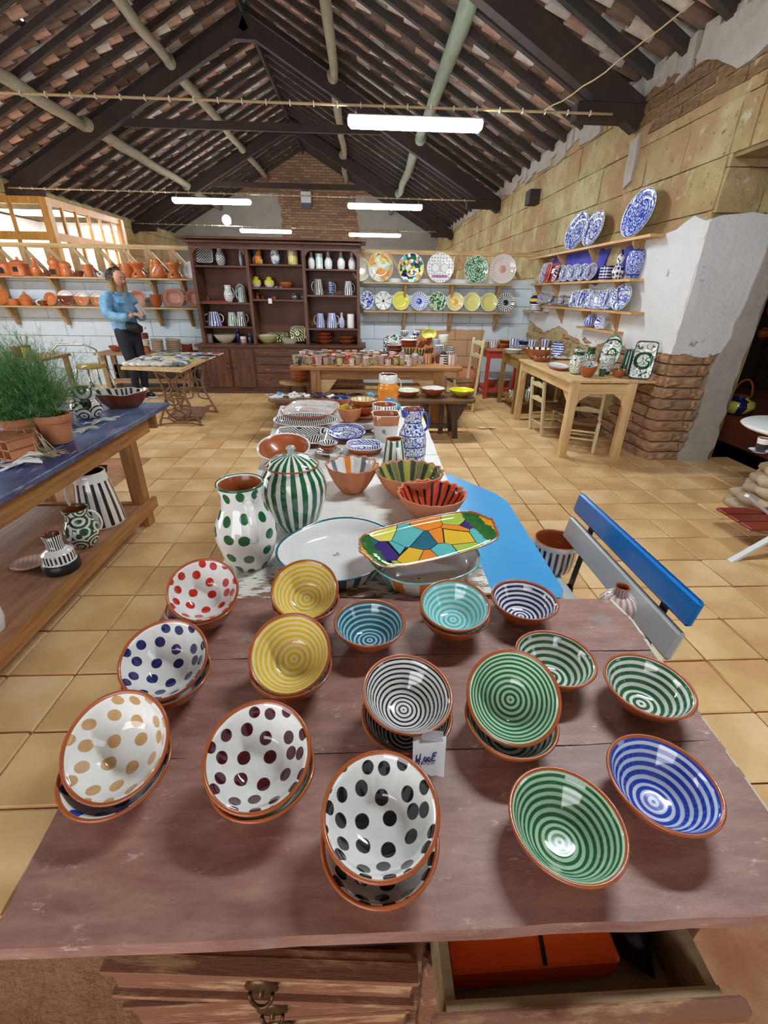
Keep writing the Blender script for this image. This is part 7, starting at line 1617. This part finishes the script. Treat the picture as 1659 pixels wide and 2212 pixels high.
# body (faces +x, her left is +y)
PJ = [(-.02, 0, .93), (-.06, 0, 1.08), (-.07, 0, 1.24), (-.06, 0, 1.38), (-.03, 0, 1.46), (.0, 0, 1.53), (.035, 0, 1.61), (.03, 0, 1.68),
      (-.06, .12, 1.35), (.03, .22, 1.14), (.22, .11, 1.14), (.29, .07, 1.17),
      (-.06, -.12, 1.35), (-.01, -.24, 1.14), (.20, -.12, 1.12), (.27, -.05, 1.18),
      (-.01, .09, .86), (.03, .08, .50), (.0, .08, .10), (.07, .08, .04), (.15, .085, .03),
      (-.01, -.09, .86), (.03, -.07, .50), (-.02, -.06, .10), (.05, -.06, .04), (.13, -.065, .03)]
PE = [(0, 1), (1, 2), (2, 3), (3, 4), (4, 5), (5, 6), (6, 7), (3, 8), (8, 9), (9, 10), (10, 11), (3, 12), (12, 13), (13, 14), (14, 15), (0, 16), (16, 17), (17, 18), (18, 19), (19, 20), (0, 21), (21, 22), (22, 23), (23, 24), (24, 25)]
PR_ = [(.12, .15), (.10, .13), (.11, .15), (.10, .14), .06, .055, (.085, .075), (.075, .068), .035, .035, .030, .026, .035, .035, .030, .026, .085, .055, .038, .035, .028, .085, .055, .038, .035, .028]
skin_obj('body', PJ, PE, PR_, skinm)
jk = [(-.02, 0, .94), (-.07, 0, 1.12), (-.08, 0, 1.28), (-.07, 0, 1.40), (-.05, 0, 1.46)]
je = [(0, 1), (1, 2), (2, 3), (3, 4)]
for s in (-1, 1): skin_obj('sleeve', [(-.07, s*.10, 1.41), (-.07, s*.17, 1.37), (-.03, s*.23, 1.26), (.01, s*.245, 1.15), (.10, s*.19, 1.13), (.19, s*.125, 1.135), (.235, s*.10, 1.145)], [(i, i+1) for i in range(6)], [.085, .095, .085, .085, .07, .062, .045], denim)
skin_obj('denim_jacket', jk, je, [(.172, .20), (.165, .195), (.165, .20), (.15, .205), .085], denim, root=1)
skin_obj('scarf_collar', [(.02, 0, 1.44), (.055, 0, 1.36), (.082, 0, 1.22), (.085, 0, 1.08)], [(0, 1), (1, 2), (2, 3)], [(.04, .05), (.04, .045), (.03, .035), (.03, .03)], material('yellowish_shirt', lambda P: mix(noise(P.v, 20), rgb('#a8a05a'), rgb('#cfc888')), .8), root=0)
skin_obj('leggings', [(-.02, 0, 1.03), (-.02, 0, .90), (-.01, .095, .84), (.035, .085, .50), (.0, .08, .12), (-.01, -.095, .84), (.035, -.07, .50), (-.02, -.06, .12)], [(0, 1), (1, 2), (2, 3), (3, 4), (1, 5), (5, 6), (6, 7)], [(.14, .165), (.14, .17), .108, .072, .050, .108, .072, .050], leggings, root=1)
for s, x in ((.08, .06), (-.06, .04)): skin_obj('shoe', [(x-.09, s, .045), (x, s, .045), (x+.11, s, .032)], [(0, 1), (1, 2)], [(.042, .04), (.045, .045), (.04, .03)], blackm, root=1); MB().box((x+.01, s, .008), (.27, .092, .018), bev=.008).build('sole', material('white_sole', (.7, .7, .7), .6), wo)
# head details
MB().lathe([(0, -.115), (.03, -.108), (.055, -.08), (.071, -.03), (.078, .02), (.074, .065), (.05, .1), (0, .115)], 24, sx=1.12).build('head', skinm, wo, (.05, 0, 1.615), (0, radians(20), 0))
skin_obj('hair', [(.0, 0, 1.700), (-.055, 0, 1.66), (-.085, 0, 1.58), (-.085, 0, 1.46), (-.07, 0, 1.36), (-.02, .07, 1.65), (.0, .088, 1.54), (.0, .09, 1.42), (-.02, -.07, 1.65), (.0, -.088, 1.54), (.0, -.09, 1.42), (.088, 0, 1.712)], [(0, 1), (1, 2), (2, 3), (3, 4), (1, 5), (5, 6), (6, 7), (1, 8), (8, 9), (9, 10), (0, 11)], [(.07, .085), (.068, .09), (.065, .09), (.055, .075), .035, (.05, .055), .048, .036, (.05, .055), .048, .036, (.035, .065)], hairm, root=1)
hd = [c for c in wo.children if c.name.startswith('head')][0]
MB().tube([(.080, 0, .022), (.104, 0, -.014), (.080, 0, -.024)], [.009, .012, .008], 8).build('nose', skinm, hd)
for s in (-1, 1):
    MB().lathe([(0, -.007), (.009, 0), (0, .007)], 10, sx=.6, sy=1.5).build('eye', material('eye_dark', (.03, .02, .02), .2), hd, (.081, s*.029, .018)); MB().tube([(.085, s*.014, .036), (.082, s*.032, .040), (.070, s*.048, .034)], .0038, 6).build('eyebrow', blackm, hd)
    MB().lathe([(0, -.02), (.014, 0), (0, .024)], 8, sx=.8, sy=.5).build('ear', skinm, hd, (-.01, s*.082, .005))
MB().lathe([(.074, .030), (.0775, .046), (.071, .078), (.050, .106), (0, .123)], 24, sx=1.10, M=Matrix.Translation((-.010, 0, 0)) @ Matrix.Rotation(radians(-16), 4, 'Y')).build('hairline', material('dark_roots_hair', lambda P: mix(noise(scl(P.v, (20, 20, 2)), 6), rgb('#2e2018'), rgb('#5a4430')), .6), hd)
MB().tube([(.070, -.022, -.052), (.079, 0, -.051), (.070, .022, -.052)], .0055, 6).build('mouth', material('lips', rgb('#a8504a'), .4), hd)
for s in (-1, 1): MB().tube([(.055, s*.02, 1.44), (.098, s*.030, 1.34), (.112, s*.022, 1.20), (.115, s*.018, 1.06)], .009, 6).build('jacket_placket', denim, wo)
MB().tube([(-.10, 0, 1.475), (-.05, .085, 1.46), (.03, .075, 1.43), (.06, .03, 1.40)], .022, 8).tube([(-.10, 0, 1.475), (-.05, -.085, 1.46), (.03, -.075, 1.43), (.06, -.03, 1.40)], .022, 8).build('jacket_collar', denim, wo)
gl = MB(); 
for s in (-1, 1): gl.tube([(.045+.004*cos(a), s*.035+.024*cos(a), 1.758+.018*sin(a)) for a in [2*pi*i/12 for i in range(12)]], .004, 6, 0, True)
gl.build('sunglasses', blackm, wo)
# hands with separate fingers
def hand(side, wrist, palm, tips):
    W_ = Vector(wrist); Pm = Vector(palm); J = [wrist, palm]; Ed = [(0, 1)]; R = [.024, (.020, .030)]
    for t in tips:
        k = len(J); mid = Pm.lerp(Vector(t), .55)+Vector((0, 0, .010)); J += [tuple(Pm.lerp(Vector(t), .25)), tuple(mid), t]; Ed += [(1, k), (k, k+1), (k+1, k+2)]; R += [.011, .010, .008]
    skin_obj('hand', J, Ed, R, skinm, root=1)
hand(1, (.29, .07, 1.17), (.34, .05, 1.20), [(.37, -.012, 1.225), (.385, -.012, 1.205), (.39, -.01, 1.185), (.385, -.005, 1.168), (.335, .01, 1.25)])
hand(-1, (.27, -.05, 1.18), (.32, -.04, 1.165), [(.36, .015, 1.16), (.365, .01, 1.145), (.36, .005, 1.13), (.35, .0, 1.118), (.34, -.015, 1.20)])
ph = MB().box((0, 0, 0), (.075, .010, .155), bev=.004).build('phone', material('pale_phone', (.62, .56, .56), .3)); tag(ph, 'pale pink phone held in both hands by the woman', 'phone')
Mw = Matrix.Translation((-3.36, 7.02, .017)) @ Matrix.Rotation(radians(-28), 4, 'Z'); ph.matrix_world = Mw @ Matrix.Translation((.36, .0, 1.235)) @ Euler((0, radians(-28), radians(70))).to_matrix().to_4x4()
MB().box((-.02, .0055, .055), (.022, .003, .03), bev=.001).build('camera_bump', blackm, ph)
bgm = MB(); bgm.lathe([(0, -.06), (.09, -.05), (.13, -.01), (.12, .05), (.05, .075), (0, .076)], 20, sy=.55, mod=lambda r, z, a: (r*(1+.08*sin(3*a)), z)); bg_ = bgm.build('waist_bag', material('black_bag_cloth', (.02, .02, .025), .5)); bg_.matrix_world = Mw @ Matrix.Translation((.16, .0, .985)) @ Euler((0, radians(18), radians(90))).to_matrix().to_4x4(); tag(bg_, 'black waist bag worn under the woman\'s jacket', 'bag')
MB().tube([(.11, -.05, .02), (.13, -.055, .04), (.11, -.06, .05)], .006, 6).build('buckle', steel, bg_)
